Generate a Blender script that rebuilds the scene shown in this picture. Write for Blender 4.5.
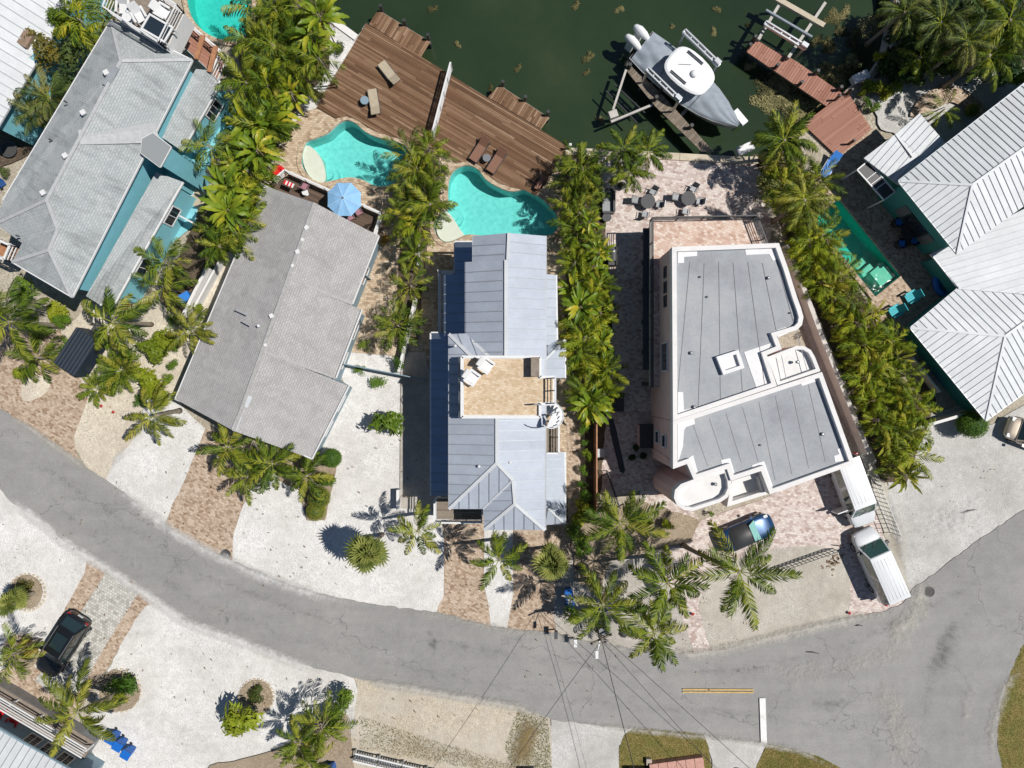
import bpy, bmesh, math, random
from mathutils import Vector, Matrix
from mathutils.geometry import delaunay_2d_cdt
random.seed(7)
for o in list(bpy.data.objects): bpy.data.objects.remove(o)
SC = bpy.context.scene
COL = SC.collection
R = math.radians
# ------------------------------------------------------------------ camera: drone 50 m up, looking straight down
F, H = 700.0, 50.0
cam = bpy.data.cameras.new('camera'); cam.sensor_width = 36.0; cam.lens = 36.0*F/1024.0
cam.clip_start = 0.5; cam.clip_end = 2000
co = bpy.data.objects.new('camera', cam); COL.objects.link(co); co.location = (0, 0, H); SC.camera = co
# ------------------------------------------------------------------ sky and sun
SUN_EL, SUN_AZ = R(59.0), R(4.0)          # sun stands to the right of the picture, a touch above
w = bpy.data.worlds.new('World'); SC.world = w; w.use_nodes = True
nt = w.node_tree; bg = nt.nodes['Background']; sky = nt.nodes.new('ShaderNodeTexSky')
sky.sky_type = 'NISHITA'; sky.sun_disc = False; sky.sun_elevation = SUN_EL
sky.sun_rotation = R(90) - SUN_AZ; sky.air_density = 1.0; sky.dust_density = 0.2; sky.ozone_density = 3.0
nt.links.new(sky.outputs[0], bg.inputs[0]); bg.inputs[1].default_value = 0.052
sl = bpy.data.lights.new('sun', 'SUN'); sl.energy = 4.8; sl.angle = R(0.5); sl.color = (1.0, 0.955, 0.89)
so = bpy.data.objects.new('sun', sl); COL.objects.link(so)
d = Vector((-math.cos(SUN_EL)*math.cos(SUN_AZ), -math.cos(SUN_EL)*math.sin(SUN_AZ), -math.sin(SUN_EL)))
so.rotation_euler = d.to_track_quat('-Z', 'Y').to_euler(); so.location = (40, 5, 60)
vs = SC.view_settings; vs.view_transform = 'Standard'; vs.look = 'None'; vs.gamma = 1; vs.exposure = 0.0
vs.use_curve_mapping = False

# ------------------------------------------------------------------ helpers
def P(u, v, h=0.0):
    s = (H-h)/F
    return Vector(((u-512)*s, -(v-384)*s, h))
def PP(pts, h=0.0): return [P(u, v, h) for u, v in pts]
def smooth_closed(pts, n=4):
    out = []; m = len(pts)
    for i in range(m):
        p0, p1, p2, p3 = (Vector(pts[(i+k-1) % m]) for k in range(4))
        for j in range(n):
            t = j/n
            out.append(tuple(0.5*((2*p1)+(-p0+p2)*t+(2*p0-5*p1+4*p2-p3)*t*t+(-p0+3*p1-3*p2+p3)*t**3)))
    return out
def wob(pts, amp=1.0, step=6.0, rnd=None):
    rnd = rnd or random
    out = []; m = len(pts)
    for i in range(m):
        a, b = Vector(pts[i]), Vector(pts[(i+1) % m]); L = (b-a).length
        if max(abs(a.x), abs(a.y), abs(b.x), abs(b.y)) > 1300: out.append(tuple(a)); continue
        k = max(1, int(L/step)); nrm = Vector((-(b-a).y, (b-a).x)).normalized() if L > 0 else Vector((0, 0))
        for j in range(k):
            q = a.lerp(b, j/k)+nrm*(rnd.uniform(-amp, amp) if j else 0)
            out.append((q.x, q.y))
    return out
def inside(p, poly):
    c = False; j = len(poly)-1
    for i in range(len(poly)):
        xi, yi = poly[i][0], poly[i][1]; xj, yj = poly[j][0], poly[j][1]
        if (yi > p[1]) != (yj > p[1]) and p[0] < (xj-xi)*(p[1]-yi)/(yj-yi)+xi: c = not c
        j = i
    return c
class MB:
    def __init__(s): s.v = []; s.f = []; s.mi = []; s.uv = None
    def face(s, pts, mi=0):
        b = len(s.v); s.v += [tuple(p) for p in pts]; s.f.append(tuple(range(b, b+len(pts)))); s.mi.append(mi)
    def grid(s, rows, closed=False, mi=0, cap=False):
        b = len(s.v); n = len(rows[0])
        for r in rows: s.v += [tuple(p) for p in r]
        for i in range(len(rows)-1):
            for j in range(n if closed else n-1):
                k = (j+1) % n
                s.f.append((b+i*n+j, b+i*n+k, b+(i+1)*n+k, b+(i+1)*n+j)); s.mi.append(mi)
        if cap:
            s.f.append(tuple(b+j for j in range(n))[::-1]); s.mi.append(mi)
            s.f.append(tuple(b+(len(rows)-1)*n+j for j in range(n))); s.mi.append(mi)
        return s
    def prism(s, poly, z0, z1, mi=0):
        if sum(poly[i][0]*poly[(i+1) % len(poly)][1]-poly[(i+1) % len(poly)][0]*poly[i][1] for i in range(len(poly))) < 0: poly = poly[::-1]
        return s.grid([[(p[0], p[1], z0) for p in poly], [(p[0], p[1], z1) for p in poly]], True, mi, True)
    def box(s, c, sz, rz=0.0, rx=0.0, ry=0.0, mi=0):
        m = Matrix.Translation(c) @ Matrix.Rotation(rz, 4, 'Z') @ Matrix.Rotation(ry, 4, 'Y') @ Matrix.Rotation(rx, 4, 'X')
        x, y, z = sz[0]/2, sz[1]/2, sz[2]/2
        rows = [[m @ Vector(p) for p in ((-x, -y, q), (x, -y, q), (x, y, q), (-x, y, q))] for q in (-z, z)]
        return s.grid(rows, True, mi, True)
    def beam(s, a, b, wd, ht, mi=0):
        a, b = Vector(a), Vector(b); dd = (b-a); L = dd.length
        if L < 1e-5: return s
        x = dd/L; up = Vector((0, 0, 1))
        if abs(x.z) > 0.95: up = Vector((1, 0, 0))
        y = up.cross(x).normalized(); z = x.cross(y)
        rows = [[p-y*wd/2-z*ht/2, p+y*wd/2-z*ht/2, p+y*wd/2+z*ht/2, p-y*wd/2+z*ht/2] for p in (a, b)]
        return s.grid(rows, True, mi, True)
    def tube(s, pts, r, n=6, mi=0):
        pts = [Vector(p) for p in pts]; rows = []
        rr = r if isinstance(r, (list, tuple)) else [r]*len(pts)
        for i, p in enumerate(pts):
            t = (pts[min(i+1, len(pts)-1)]-pts[max(i-1, 0)]).normalized()
            up = Vector((0, 0, 1)) if abs(t.z) < 0.9 else Vector((1, 0, 0))
            y = up.cross(t).normalized(); z = t.cross(y)
            rows.append([p+(y*math.cos(2*math.pi*k/n)+z*math.sin(2*math.pi*k/n))*rr[i] for k in range(n)])
        return s.grid(rows, True, mi, True)
    def cyl(s, c, r, z0, z1, n=14, mi=0, r2=None):
        r2 = r if r2 is None else r2
        return s.grid([[(c[0]+q*math.cos(2*math.pi*k/n), c[1]+q*math.sin(2*math.pi*k/n), z) for k in range(n)] for q, z in ((r, z0), (r2, z1))], True, mi, True)
    def lathe(s, c, prof, n=14, mi=0):
        return s.grid([[(c[0]+q*math.cos(2*math.pi*k/n), c[1]+q*math.sin(2*math.pi*k/n), c[2]+z) for k in range(n)] for q, z in prof], True, mi, True)
    def cdt(s, outer, holes, z, mi=0, grid=None):
        vs_, es = [], []
        def add(loop):
            b = len(vs_)
            for p in loop: vs_.append(Vector((p[0], p[1])))
            for i in range(len(loop)): es.append((b+i, b+(i+1) % len(loop)))
        add(outer)
        for h_ in holes: add(h_)
        ov, oe, of, *_ = delaunay_2d_cdt(vs_, es, [], 0, 1e-5)
        b = len(s.v); s.v += [(p.x, p.y, z) for p in ov]
        for t in of:
            c = (sum(ov[i].x for i in t)/len(t), sum(ov[i].y for i in t)/len(t))
            if not inside(c, outer) or any(inside(c, h_) for h_ in holes): continue
            s.f.append(tuple(b+i for i in t)); s.mi.append(mi)
        return s
    def mesh(s, name):
        me = bpy.data.meshes.new(name); me.from_pydata(s.v, [], s.f); me.update()
        if any(s.mi): me.polygons.foreach_set('material_index', s.mi)
        if s.uv:
            ul = me.uv_layers.new(name='UVMap')
            for l in me.loops: ul.data[l.index].uv = s.uv[l.vertex_index]
        return me
def tag(o, label=None, cat=None, group=None, kind=None):
    if label: o['label'] = label
    if cat: o['category'] = cat
    if group: o['group'] = group
    if kind: o['kind'] = kind
    return o
def link(name, me, mat=None, parent=None, smooth=False):
    if mat is not None and len(me.materials) == 0:
        for m in (mat if isinstance(mat, (list, tuple)) else [mat]): me.materials.append(m)
    o = bpy.data.objects.new(name, me); COL.objects.link(o)
    if smooth: me.polygons.foreach_set('use_smooth', [True]*len(me.polygons))
    if parent is not None:
        o.parent = parent
    return o
def part(name, mb, mat, parent, smooth=False, world=True):
    """mesh in world coordinates under a thing (Empty) or under one of its parts"""
    o = link(name, mb.mesh(name), mat, parent, smooth)
    if world and parent.parent is None: o.location = -parent.location
    return o
def lpart(name, mb, mat, parent, smooth=False): return part(name, mb, mat, parent, smooth, False)
def thing(name, label, cat, loc=(0, 0, 0), rz=0.0, group=None):
    o = bpy.data.objects.new(name, None); COL.objects.link(o); o.empty_display_size = 0.2
    o.location = loc; o.rotation_euler = (0, 0, rz); tag(o, label, cat, group); return o
def solo(name, mb, mat, label, cat, group=None, smooth=False):
    return tag(link(name, mb.mesh(name), mat, None, smooth), label, cat, group)
def struct(name, mb, mat, smooth=False): return tag(link(name, mb.mesh(name), mat, None, smooth), kind='structure')
def copy_thing(src, loc, rz, label=None, sc=None):
    c = src.copy(); COL.objects.link(c); c.location = loc; c.rotation_euler = (0, 0, rz)
    if label: c['label'] = label
    if sc: c.scale = (sc, sc, sc)
    for ch in src.children:
        k = ch.copy(); COL.objects.link(k); k.parent = c
        for g in ch.children:
            q = g.copy(); COL.objects.link(q); q.parent = k
    return c
ORD = ('first second third fourth fifth sixth seventh eighth ninth tenth eleventh twelfth thirteenth fourteenth fifteenth sixteenth seventeenth eighteenth nineteenth twentieth').split()
def ordinal(i):
    if i < 20: return ORD[i]
    tens = ('twenty', 'thirty', 'forty', 'fifty', 'sixty')[i//10-1+0-1]; r_ = (i+1) % 10
    n = i+1
    if n % 10 == 0: return {30: 'thirtieth', 40: 'fortieth', 50: 'fiftieth', 60: 'sixtieth', 70: 'seventieth'}[n]
    return {2: 'twenty', 3: 'thirty', 4: 'forty', 5: 'fifty', 6: 'sixty'}[n//10]+'-'+ORD[n % 10-1]

# ------------------------------------------------------------------ materials
MATS = {}
class NB:
    def __init__(s, name):
        s.m = bpy.data.materials.new(name); s.m.use_nodes = True; s.t = s.m.node_tree; s.b = s.t.nodes['Principled BSDF']; s.o = s.t.nodes['Material Output']
        MATS[name] = s.m
    def n(s, ty, **kw):
        nd = s.t.nodes.new('ShaderNode'+ty)
        for k, v in kw.items():
            if k in nd.inputs: nd.inputs[k].default_value = v
            else: setattr(nd, k, v)
        return nd
    def l(s, a, b): s.t.links.new(a, b)
    def coord(s, kind='Object', rot=0.0, sc=(1, 1, 1)):
        tc = s.n('TexCoord'); mp = s.n('Mapping'); mp.inputs['Rotation'].default_value = (0, 0, rot); mp.inputs['Scale'].default_value = sc
        s.l(tc.outputs[kind], mp.inputs[0]); return mp.outputs[0]
    def noise(s, co, scale, detail=4, rough=0.6):
        nd = s.n('TexNoise'); nd.inputs['Scale'].default_value = scale; nd.inputs['Detail'].default_value = detail; nd.inputs['Roughness'].default_value = rough
        s.l(co, nd.inputs['Vector']); return nd.outputs[0]
    def ramp(s, fac, stops):
        nd = s.n('ValToRGB'); el = nd.color_ramp.elements
        while len(el) < len(stops): el.new(0.5)
        for e, (p, c) in zip(el, stops): e.position = p; e.color = (*c, 1)
        s.l(fac, nd.inputs[0]); return nd.outputs[0]
    def mix(s, fac, a, b, mode='MIX'):
        nd = s.n('Mix'); nd.data_type = 'RGBA'; nd.blend_type = mode
        for sock, val in ((nd.inputs[0], fac), (nd.inputs[6], a), (nd.inputs[7], b)):
            if isinstance(val, bpy.types.NodeSocket): s.l(val, sock)
            elif isinstance(val, (tuple, list)): sock.default_value = (*val, 1)
            else: sock.default_value = val
        return nd.outputs[2]
    def bump(s, hgt, strength=0.3, dist=0.02):
        nd = s.n('Bump'); nd.inputs['Strength'].default_value = strength; nd.inputs['Distance'].default_value = dist
        s.l(hgt, nd.inputs['Height']); s.l(nd.outputs[0], s.b.inputs['Normal'])
    def set(s, col=None, rough=0.6, metal=0.0, spec=0.5):
        if isinstance(col, bpy.types.NodeSocket): s.l(col, s.b.inputs['Base Color'])
        elif col: s.b.inputs['Base Color'].default_value = (*col, 1)
        s.b.inputs['Roughness'].default_value = rough; s.b.inputs['Metallic'].default_value = metal
        s.b.inputs['Specular IOR Level'].default_value = spec; return s.m
def plain(name, col, rough=0.5, metal=0.0, var=0.12, sc=3.0, spec=0.5, bump=0.0):
    b = NB(name); c = b.coord(); n1 = b.noise(c, sc, 5, 0.65)
    lo = tuple(x*(1-var) for x in col); hi = tuple(min(1, x*(1+var)) for x in col)
    b.set(b.ramp(n1, [(0.3, lo), (0.7, hi)]), rough, metal, spec)
    if bump: b.bump(b.noise(c, sc*12, 3), bump, 0.01)
    return b.m
def gravel(name, a, c, big=0.08, speck=12.0, dirt=None):
    b = NB(name); co_ = b.coord(); n1 = b.noise(co_, big*4, 6, 0.7)
    vo = b.n('TexVoronoi'); vo.inputs['Scale'].default_value = speck; b.l(co_, vo.inputs['Vector'])
    sep = b.n('SeparateColor'); b.l(vo.outputs['Color'], sep.inputs[0])
    col = b.ramp(sep.outputs[0], [(0.0, tuple(x*0.82 for x in a)), (0.25, a), (1.0, c)])
    col = b.mix(b.ramp(n1, [(0.38, (0, 0, 0)), (0.7, (1, 1, 1))]), col, dirt or tuple(x*0.86 for x in a))
    n2 = b.noise(co_, 1.6, 6, 0.75); col = b.mix(0.8, col, b.ramp(n2, [(0.3, (0.80, 0.80, 0.80)), (0.65, (1.05, 1.05, 1.05))]), 'MULTIPLY'); n3 = b.noise(co_, 0.22, 5, 0.7); col = b.mix(0.8, col, b.ramp(n3, [(0.36, (0.86, 0.855, 0.84)), (0.6, (1.04, 1.04, 1.04))]), 'MULTIPLY')
    b.set(col, 0.9, 0, 0.2); b.bump(vo.outputs['Distance'], 0.5, 0.03); return b.m
def pavers(name, cols, rot, bw=0.24, bh=0.16, mortar=(0.25, 0.21, 0.17), patch=0.6):
    b = NB(name); co_ = b.coord('Object', rot); br = b.n('TexBrick'); br.offset = 0.5
    br.inputs['Scale'].default_value = 1.0; br.inputs['Brick Width'].default_value = bw; br.inputs['Row Height'].default_value = bh
    br.inputs['Mortar Size'].default_value = 0.009; br.inputs['Color1'].default_value = (0, 0, 0, 1); br.inputs['Color2'].default_value = (1, 1, 1, 1); br.inputs['Mortar'].default_value = (0.5, 0.5, 0.5, 1)
    br.inputs['Bias'].default_value = 0.0
    b.l(co_, br.inputs['Vector'])
    vo = b.n('TexVoronoi'); vo.inputs['Scale'].default_value = 2.6; b.l(co_, vo.inputs['Vector']); sep = b.n('SeparateColor'); b.l(vo.outputs['Color'], sep.inputs[0])
    mx = b.mix(0.24, br.outputs['Color'], sep.outputs[0])
    k = len(cols); col = b.ramp(mx, [(0.12+0.76*i/(k-1), c) for i, c in enumerate(cols)])
    n2 = b.noise(co_, 0.55, 6, 0.7); col = b.mix(patch, col, b.ramp(n2, [(0.3, (0.78, 0.77, 0.76)), (0.68, (1.08, 1.08, 1.08))]), 'MULTIPLY')
    col = b.mix(br.outputs['Fac'], col, mortar)
    b.set(col, 0.85, 0, 0.25); b.bump(br.outputs['Fac'], 0.35, -0.015); return b.m
def leafmat(name, stops, rough=0.5, trans=0.3, spec=0.22):
    b = NB(name); oi = b.n('ObjectInfo'); co_ = b.coord(); n1 = b.noise(co_, 2.2, 3, 0.6)
    ad = b.n('Math'); ad.operation = 'MULTIPLY_ADD'; b.l(n1, ad.inputs[0]); ad.inputs[1].default_value = 0.9; b.l(oi.outputs['Random'], ad.inputs[2])
    sb = b.n('Math'); sb.operation = 'SUBTRACT'; b.l(ad.outputs[0], sb.inputs[0]); sb.inputs[1].default_value = 0.45
    col = b.ramp(sb.outputs[0], stops)
    b.set(col, rough, 0, spec)
    tr = b.n('BsdfTranslucent'); b.l(b.mix(0.5, col, (0.25, 0.3, 0.02)), tr.inputs[0])
    ms = b.n('MixShader'); ms.inputs[0].default_value = trans; b.l(b.b.outputs[0], ms.inputs[1]); b.l(tr.outputs[0], ms.inputs[2]); b.l(ms.outputs[0], b.o.inputs[0])
    return b.m
gravel('white_gravel', (0.62, 0.61, 0.595), (0.78, 0.775, 0.765), dirt=(0.60, 0.58, 0.555), speck=17)
gravel('cream_gravel', (0.56, 0.50, 0.40), (0.76, 0.705, 0.59), dirt=(0.52, 0.46, 0.38))
gravel('sand_ground', (0.36, 0.32, 0.255), (0.56, 0.52, 0.43), dirt=(0.33, 0.285, 0.22))
gravel('shell_drive', (0.45, 0.425, 0.37), (0.57, 0.54, 0.48), speck=20, dirt=(0.42, 0.385, 0.325))
gravel('concrete_lot', (0.50, 0.49, 0.475), (0.62, 0.61, 0.595), speck=18, dirt=(0.44, 0.43, 0.41))
gravel('leaf_litter_soil', (0.24, 0.185, 0.125), (0.44, 0.36, 0.27), speck=16, dirt=(0.33, 0.27, 0.20))
gravel('dry_lawn', (0.45, 0.39, 0.30), (0.60, 0.54, 0.44), speck=16, dirt=(0.50, 0.46, 0.40))
gravel('mulch', (0.075, 0.055, 0.04), (0.17, 0.13, 0.095), speck=18, dirt=(0.10, 0.08, 0.05))
gravel('lawn_soil', (0.12, 0.13, 0.035), (0.22, 0.20, 0.06), speck=16, big=0.25, dirt=(0.26, 0.19, 0.075))
gravel('aggregate_path', (0.42, 0.39, 0.35), (0.56, 0.53, 0.48), speck=20)
pavers('tan_pavers', [(0.27, 0.18, 0.12), (0.40, 0.30, 0.22), (0.47, 0.37, 0.28), (0.55, 0.45, 0.36)], R(27), 0.2, 0.13, (0.32, 0.26, 0.2))
pavers('cream_pavers', [(0.33, 0.235, 0.155), (0.45, 0.345, 0.24), (0.53, 0.42, 0.30), (0.58, 0.48, 0.36)], R(4))
pavers('pink_pavers', [(0.40, 0.30, 0.265), (0.52, 0.435, 0.40), (0.60, 0.53, 0.49), (0.68, 0.615, 0.57)], R(8), 0.22, 0.16, (0.42, 0.36, 0.33), 0.35)
pavers('terrace_pavers', [(0.45, 0.30, 0.235), (0.56, 0.41, 0.335), (0.63, 0.49, 0.41), (0.68, 0.60, 0.53)], R(20), 0.24, 0.17, (0.42, 0.33, 0.28), 0.35)
pavers('grey_pavers', [(0.34, 0.33, 0.30), (0.45, 0.44, 0.40), (0.52, 0.51, 0.47), (0.58, 0.57, 0.53)], R(30), 0.20, 0.20, (0.22, 0.21, 0.19))
pavers('roof_tiles', [(0.50, 0.37, 0.23), (0.56, 0.43, 0.29), (0.61, 0.48, 0.335), (0.66, 0.55, 0.41)], R(9), 0.20, 0.14, (0.46, 0.36, 0.25), 0.5)
def asphalt():
    b = NB('asphalt'); c = b.coord(); n0 = b.noise(c, 0.10, 7, 0.72); n1 = b.noise(c, 11, 5, 0.8); n3 = b.noise(c, 0.9, 7, 0.8)
    st = b.noise(b.coord('Object', R(12), (0.12, 1.3, 1)), 0.9, 6, 0.7)
    col = b.ramp(n0, [(0.28, (0.235, 0.231, 0.226)), (0.5, (0.268, 0.263, 0.257)), (0.72, (0.31, 0.304, 0.295))])
    col = b.mix(0.75, col, b.ramp(st, [(0.3, (0.92, 0.92, 0.92)), (0.7, (1.06, 1.06, 1.055))]), 'MULTIPLY')
    col = b.mix(0.7, col, b.ramp(n1, [(0.32, (0.76, 0.76, 0.76)), (0.68, (1.2, 1.2, 1.2))]), 'MULTIPLY'); col = b.mix(0.8, col, b.ramp(n3, [(0.35, (0.90, 0.90, 0.90)), (0.66, (1.1, 1.1, 1.09))]), 'MULTIPLY')
    vo = b.n('TexVoronoi'); vo.feature = 'DISTANCE_TO_EDGE'; vo.inputs['Scale'].default_value = 0.14
    wv = b.n('Mix'); wv.data_type = 'VECTOR'; wv.inputs[0].default_value = 0.12
    nn = b.n('TexNoise'); nn.inputs['Scale'].default_value = 0.9; nn.inputs['Detail'].default_value = 5; b.l(c, nn.inputs['Vector'])
    va = b.n('VectorMath'); va.operation = 'MULTIPLY_ADD'; b.l(nn.outputs[1], va.inputs[0]); va.inputs[1].default_value = (2.2, 2.2, 2.2); b.l(c, va.inputs[2])
    b.l(va.outputs[0], vo.inputs['Vector'])
    crack = b.ramp(vo.outputs['Distance'], [(0.0, (1, 1, 1)), (0.006, (0, 0, 0))])
    gate = b.ramp(b.noise(c, 0.23, 2), [(0.42, (0, 0, 0)), (0.56, (0.7, 0.7, 0.7))])
    col = b.mix(b.mix(1.0, crack, gate, 'MULTIPLY'), col, (0.10, 0.10, 0.10))
    b.set(col, 0.88, 0, 0.3); b.bump(n1, 0.25, 0.01); return b.m
asphalt()
def shingle(name, cols, stain=(0.5, 0.5, 0.5), amt=0.4):
    b = NB(name); c = b.coord('UV'); br = b.n('TexBrick'); br.offset = 0.5
    br.inputs['Scale'].default_value = 1; br.inputs['Brick Width'].default_value = 0.27; br.inputs['Row Height'].default_value = 0.15; br.inputs['Mortar Size'].default_value = 0.012
    br.inputs['Mortar Smooth'].default_value = 0.4
    br.inputs['Color1'].default_value = (0, 0, 0, 1); br.inputs['Color2'].default_value = (1, 1, 1, 1); b.l(c, br.inputs['Vector'])
    vo = b.n('TexVoronoi'); vo.inputs['Scale'].default_value = 1.3; b.l(c, vo.inputs['Vector']); sep = b.n('SeparateColor'); b.l(vo.outputs['Color'], sep.inputs[0])
    col = b.ramp(b.mix(0.5, br.outputs['Color'], sep.outputs[0]), [(0.1, cols[0]), (0.5, cols[1]), (0.9, cols[2])])
    ns = b.noise(b.coord('UV', 0, (1.4, 0.28, 1)), 0.8, 7, 0.75); col = b.mix(b.ramp(ns, [(0.5, (0, 0, 0)), (0.75, (amt, amt, amt))]), col, tuple(x*y for x, y in zip(cols[0], stain)))
    col = b.mix(b.mix(0.6, (0, 0, 0), br.outputs['Fac']), col, tuple(x*0.55 for x in cols[0]))
    b.set(col, 0.85, 0, 0.25)
    nb_ = b.noise(c, 5.0, 4, 0.7); hh = b.n('Math'); hh.operation = 'SUBTRACT'; b.l(nb_, hh.inputs[0]); b.l(br.outputs['Fac'], hh.inputs[1]); b.bump(hh.outputs[0], 0.55, 0.03); return b.m
shingle('grey_shingle', [(0.345, 0.338, 0.335), (0.385, 0.378, 0.375), (0.425, 0.418, 0.412)])
shingle('bluegrey_shingle', [(0.335, 0.36, 0.368), (0.375, 0.403, 0.41), (0.42, 0.44, 0.445)], (0.40, 0.40, 0.40), 0.85)
plain('ridge_shingle', (0.42, 0.432, 0.438), 0.85, 0, 0.12, 4, 0.2, 0.3)
def metal(name, col, rough=0.42, mt=0.55, streak=0.12):
    b = NB(name); c = b.coord(); n1 = b.noise(c, 0.7, 6, 0.7); n2 = b.noise(c, 9, 3, 0.6)
    cc = b.ramp(n1, [(0.3, tuple(x*(1-streak) for x in col)), (0.7, tuple(min(1, x*(1+streak*0.6)) for x in col))])
    cc = b.mix(0.4, cc, b.ramp(n2, [(0.35, (0.88, 0.88, 0.9)), (0.65, (1.05, 1.05, 1.05))]), 'MULTIPLY')
    oi = b.n('ObjectInfo'); cc = b.mix(0.5, cc, b.ramp(oi.outputs['Random'], [(0, (0.90, 0.90, 0.91)), (1, (1.06, 1.06, 1.06))]), 'MULTIPLY')
    b.set(cc, rough, mt, 0.5); b.bump(n1, 0.08, 0.05); return b.m
metal('galv_roof', (0.385, 0.425, 0.49), 0.65, 0.12); metal('galv_shaded', (0.36, 0.43, 0.52), 0.3, 0.85)  # second: bluer copy for the left lower slopes, their shade put into it
metal('white_roof', (0.56, 0.585, 0.60), 0.6, 0.08)
metal('aluminium', (0.62, 0.64, 0.66), 0.35, 0.8)
plain('seam_grey', (0.28, 0.31, 0.345), 0.5, 0.2)
plain('seam_light', (0.36, 0.385, 0.41), 0.5, 0.3)
plain('white_paint', (0.66, 0.665, 0.67), 0.5, 0, 0.05)
plain('white_stucco', (0.68, 0.67, 0.66), 0.8, 0, 0.06, 1.5, 0.3, 0.2)
plain('stained_white', (0.66, 0.655, 0.645), 0.8, 0, 0.10, 0.9, 0.3, 0.2)
plain('pink_stucco', (0.70, 0.505, 0.475), 0.85, 0, 0.08, 1.2, 0.3, 0.25)
plain('membrane_white', (0.68, 0.68, 0.69), 0.7, 0, 0.05, 2)
def membrane():
    b = NB('grey_membrane'); c = b.coord('Object', R(-16)); n1 = b.noise(c, 0.35, 7, 0.7)
    col = b.ramp(n1, [(0.3, (0.25, 0.262, 0.285)), (0.52, (0.325, 0.342, 0.365)), (0.72, (0.385, 0.39, 0.395))])
    n2 = b.noise(c, 7, 4, 0.7); col = b.mix(0.6, col, b.ramp(n2, [(0.25, (0.84, 0.84, 0.84)), (0.6, (1.06, 1.06, 1.06))]), 'MULTIPLY')
    b.set(col, 0.8, 0, 0.3); b.bump(n2, 0.15, 0.02)
membrane()
plain('seam_dark', (0.15, 0.155, 0.165), 0.8); plain('seam_mid', (0.24, 0.25, 0.27), 0.8); plain('grey_ridge', (0.36, 0.355, 0.35), 0.85, 0, 0.15, 4, 0.2, 0.3)
plain('teal_wall', (0.20, 0.50, 0.58), 0.65, 0, 0.07, 2)
plain('teal_floor', (0.19, 0.48, 0.54), 0.7, 0, 0.10, 1.2)
plain('deep_teal_wall', (0.045, 0.27, 0.255), 0.65, 0, 0.07, 2)
plain('slate_wall', (0.20, 0.285, 0.34), 0.65, 0, 0.06, 2)
plain('pale_wall', (0.50, 0.52, 0.53), 0.7)
plain('dark_trim', (0.035, 0.037, 0.04), 0.5)
plain('charcoal', (0.055, 0.057, 0.062), 0.6)
plain('steel_grey', (0.22, 0.23, 0.245), 0.45, 0.5)
plain('concrete', (0.45, 0.43, 0.40), 0.9, 0, 0.15, 1.5, 0.3, 0.3)
plain('pale_concrete', (0.52, 0.50, 0.47), 0.9, 0, 0.12, 1.5, 0.3, 0.3); plain('seawall_cap', (0.50, 0.44, 0.34), 0.9, 0, 0.15, 1.5, 0.3, 0.3)
plain('red_plastic', (0.62, 0.015, 0.02), 0.4); plain('blue_plastic', (0.01, 0.13, 0.50), 0.4); plain('turq_fabric', (0.05, 0.42, 0.48), 0.7)
plain('bright_blue', (0.03, 0.20, 0.62), 0.6); plain('umbrella_blue', (0.23, 0.45, 0.70), 0.75, 0, 0.06, 2); plain('umbrella_seam', (0.46, 0.62, 0.78), 0.75)
plain('tan_sling', (0.40, 0.34, 0.25), 0.8); plain('brown_wicker', (0.20, 0.10, 0.065), 0.75, 0, 0.2, 14); plain('mauve_fabric', (0.33, 0.16, 0.20), 0.8)
plain('orange_wood', (0.34, 0.16, 0.08), 0.6, 0, 0.25, 4); plain('navy_roof', (0.03, 0.05, 0.08), 0.35, 0.4)
plain('asphalt_paint_yellow', (0.52, 0.36, 0.13), 0.8, 0, 0.22, 5); plain('asphalt_paint_white', (0.72, 0.72, 0.70), 0.8, 0, 0.12, 5)
plain('trunk', (0.25, 0.215, 0.17), 0.9, 0, 0.3, 5, 0.2, 0.5); plain('pole_wood', (0.17, 0.14, 0.11), 0.9, 0, 0.25, 5)
plain('tyre', (0.02, 0.02, 0.021), 0.8); plain('rim', (0.45, 0.46, 0.47), 0.3, 0.8)
plain('dull_red', (0.38, 0.03, 0.03), 0.7); plain('red_light', (0.45, 0.01, 0.015), 0.25); plain('clear_light', (0.65, 0.68, 0.7), 0.15); plain('boat_cover', (0.26, 0.30, 0.345), 0.75, 0, 0.12, 2.5)
plain('gelcoat', (0.76, 0.77, 0.78), 0.25, 0, 0.03); plain('hull_blue', (0.05, 0.16, 0.28), 0.25)
plain('timber_grey', (0.23, 0.19, 0.155), 0.85, 0, 0.25, 3); plain('stone', (0.42, 0.37, 0.31), 0.9, 0, 0.25, 3); plain('coral_rock', (0.50, 0.43, 0.33), 0.9, 0, 0.2, 3, 0.2, 0.4)
plain('brown_box', (0.24, 0.17, 0.12), 0.85, 0, 0.25, 3); plain('cast_iron', (0.07, 0.068, 0.065), 0.7, 0.3, 0.2, 6)
plain('brick_pink', (0.48, 0.27, 0.22), 0.85, 0, 0.2, 5); plain('shelf_plaster', (0.56, 0.60, 0.51), 0.8, 0, 0.06, 3)
def glass(name, col, rough=0.06):
    b = NB(name); b.set(col, rough, 0.0, 0.9); b.b.inputs['Coat Weight'].default_value = 0.6; return b.m
glass('window_glass', (0.02, 0.03, 0.04)); glass('car_glass', (0.015, 0.028, 0.03)); glass('green_glass', (0.03, 0.075, 0.06)); glass('aqua_glass', (0.22, 0.46, 0.42), 0.2)
def paint(name, col, metal_=0.0, rough=0.3):
    b = NB(name); b.set(col, rough, metal_, 0.5); b.b.inputs['Coat Weight'].default_value = 0.7; b.b.inputs['Coat Roughness'].default_value = 0.06; return b.m
paint('black_paint', (0.008, 0.009, 0.010)); paint('blue_paint', (0.006, 0.045, 0.13), 0.3); paint('van_white', (0.60, 0.62, 0.64)); paint('champagne', (0.52, 0.44, 0.35), 0.3)
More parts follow.
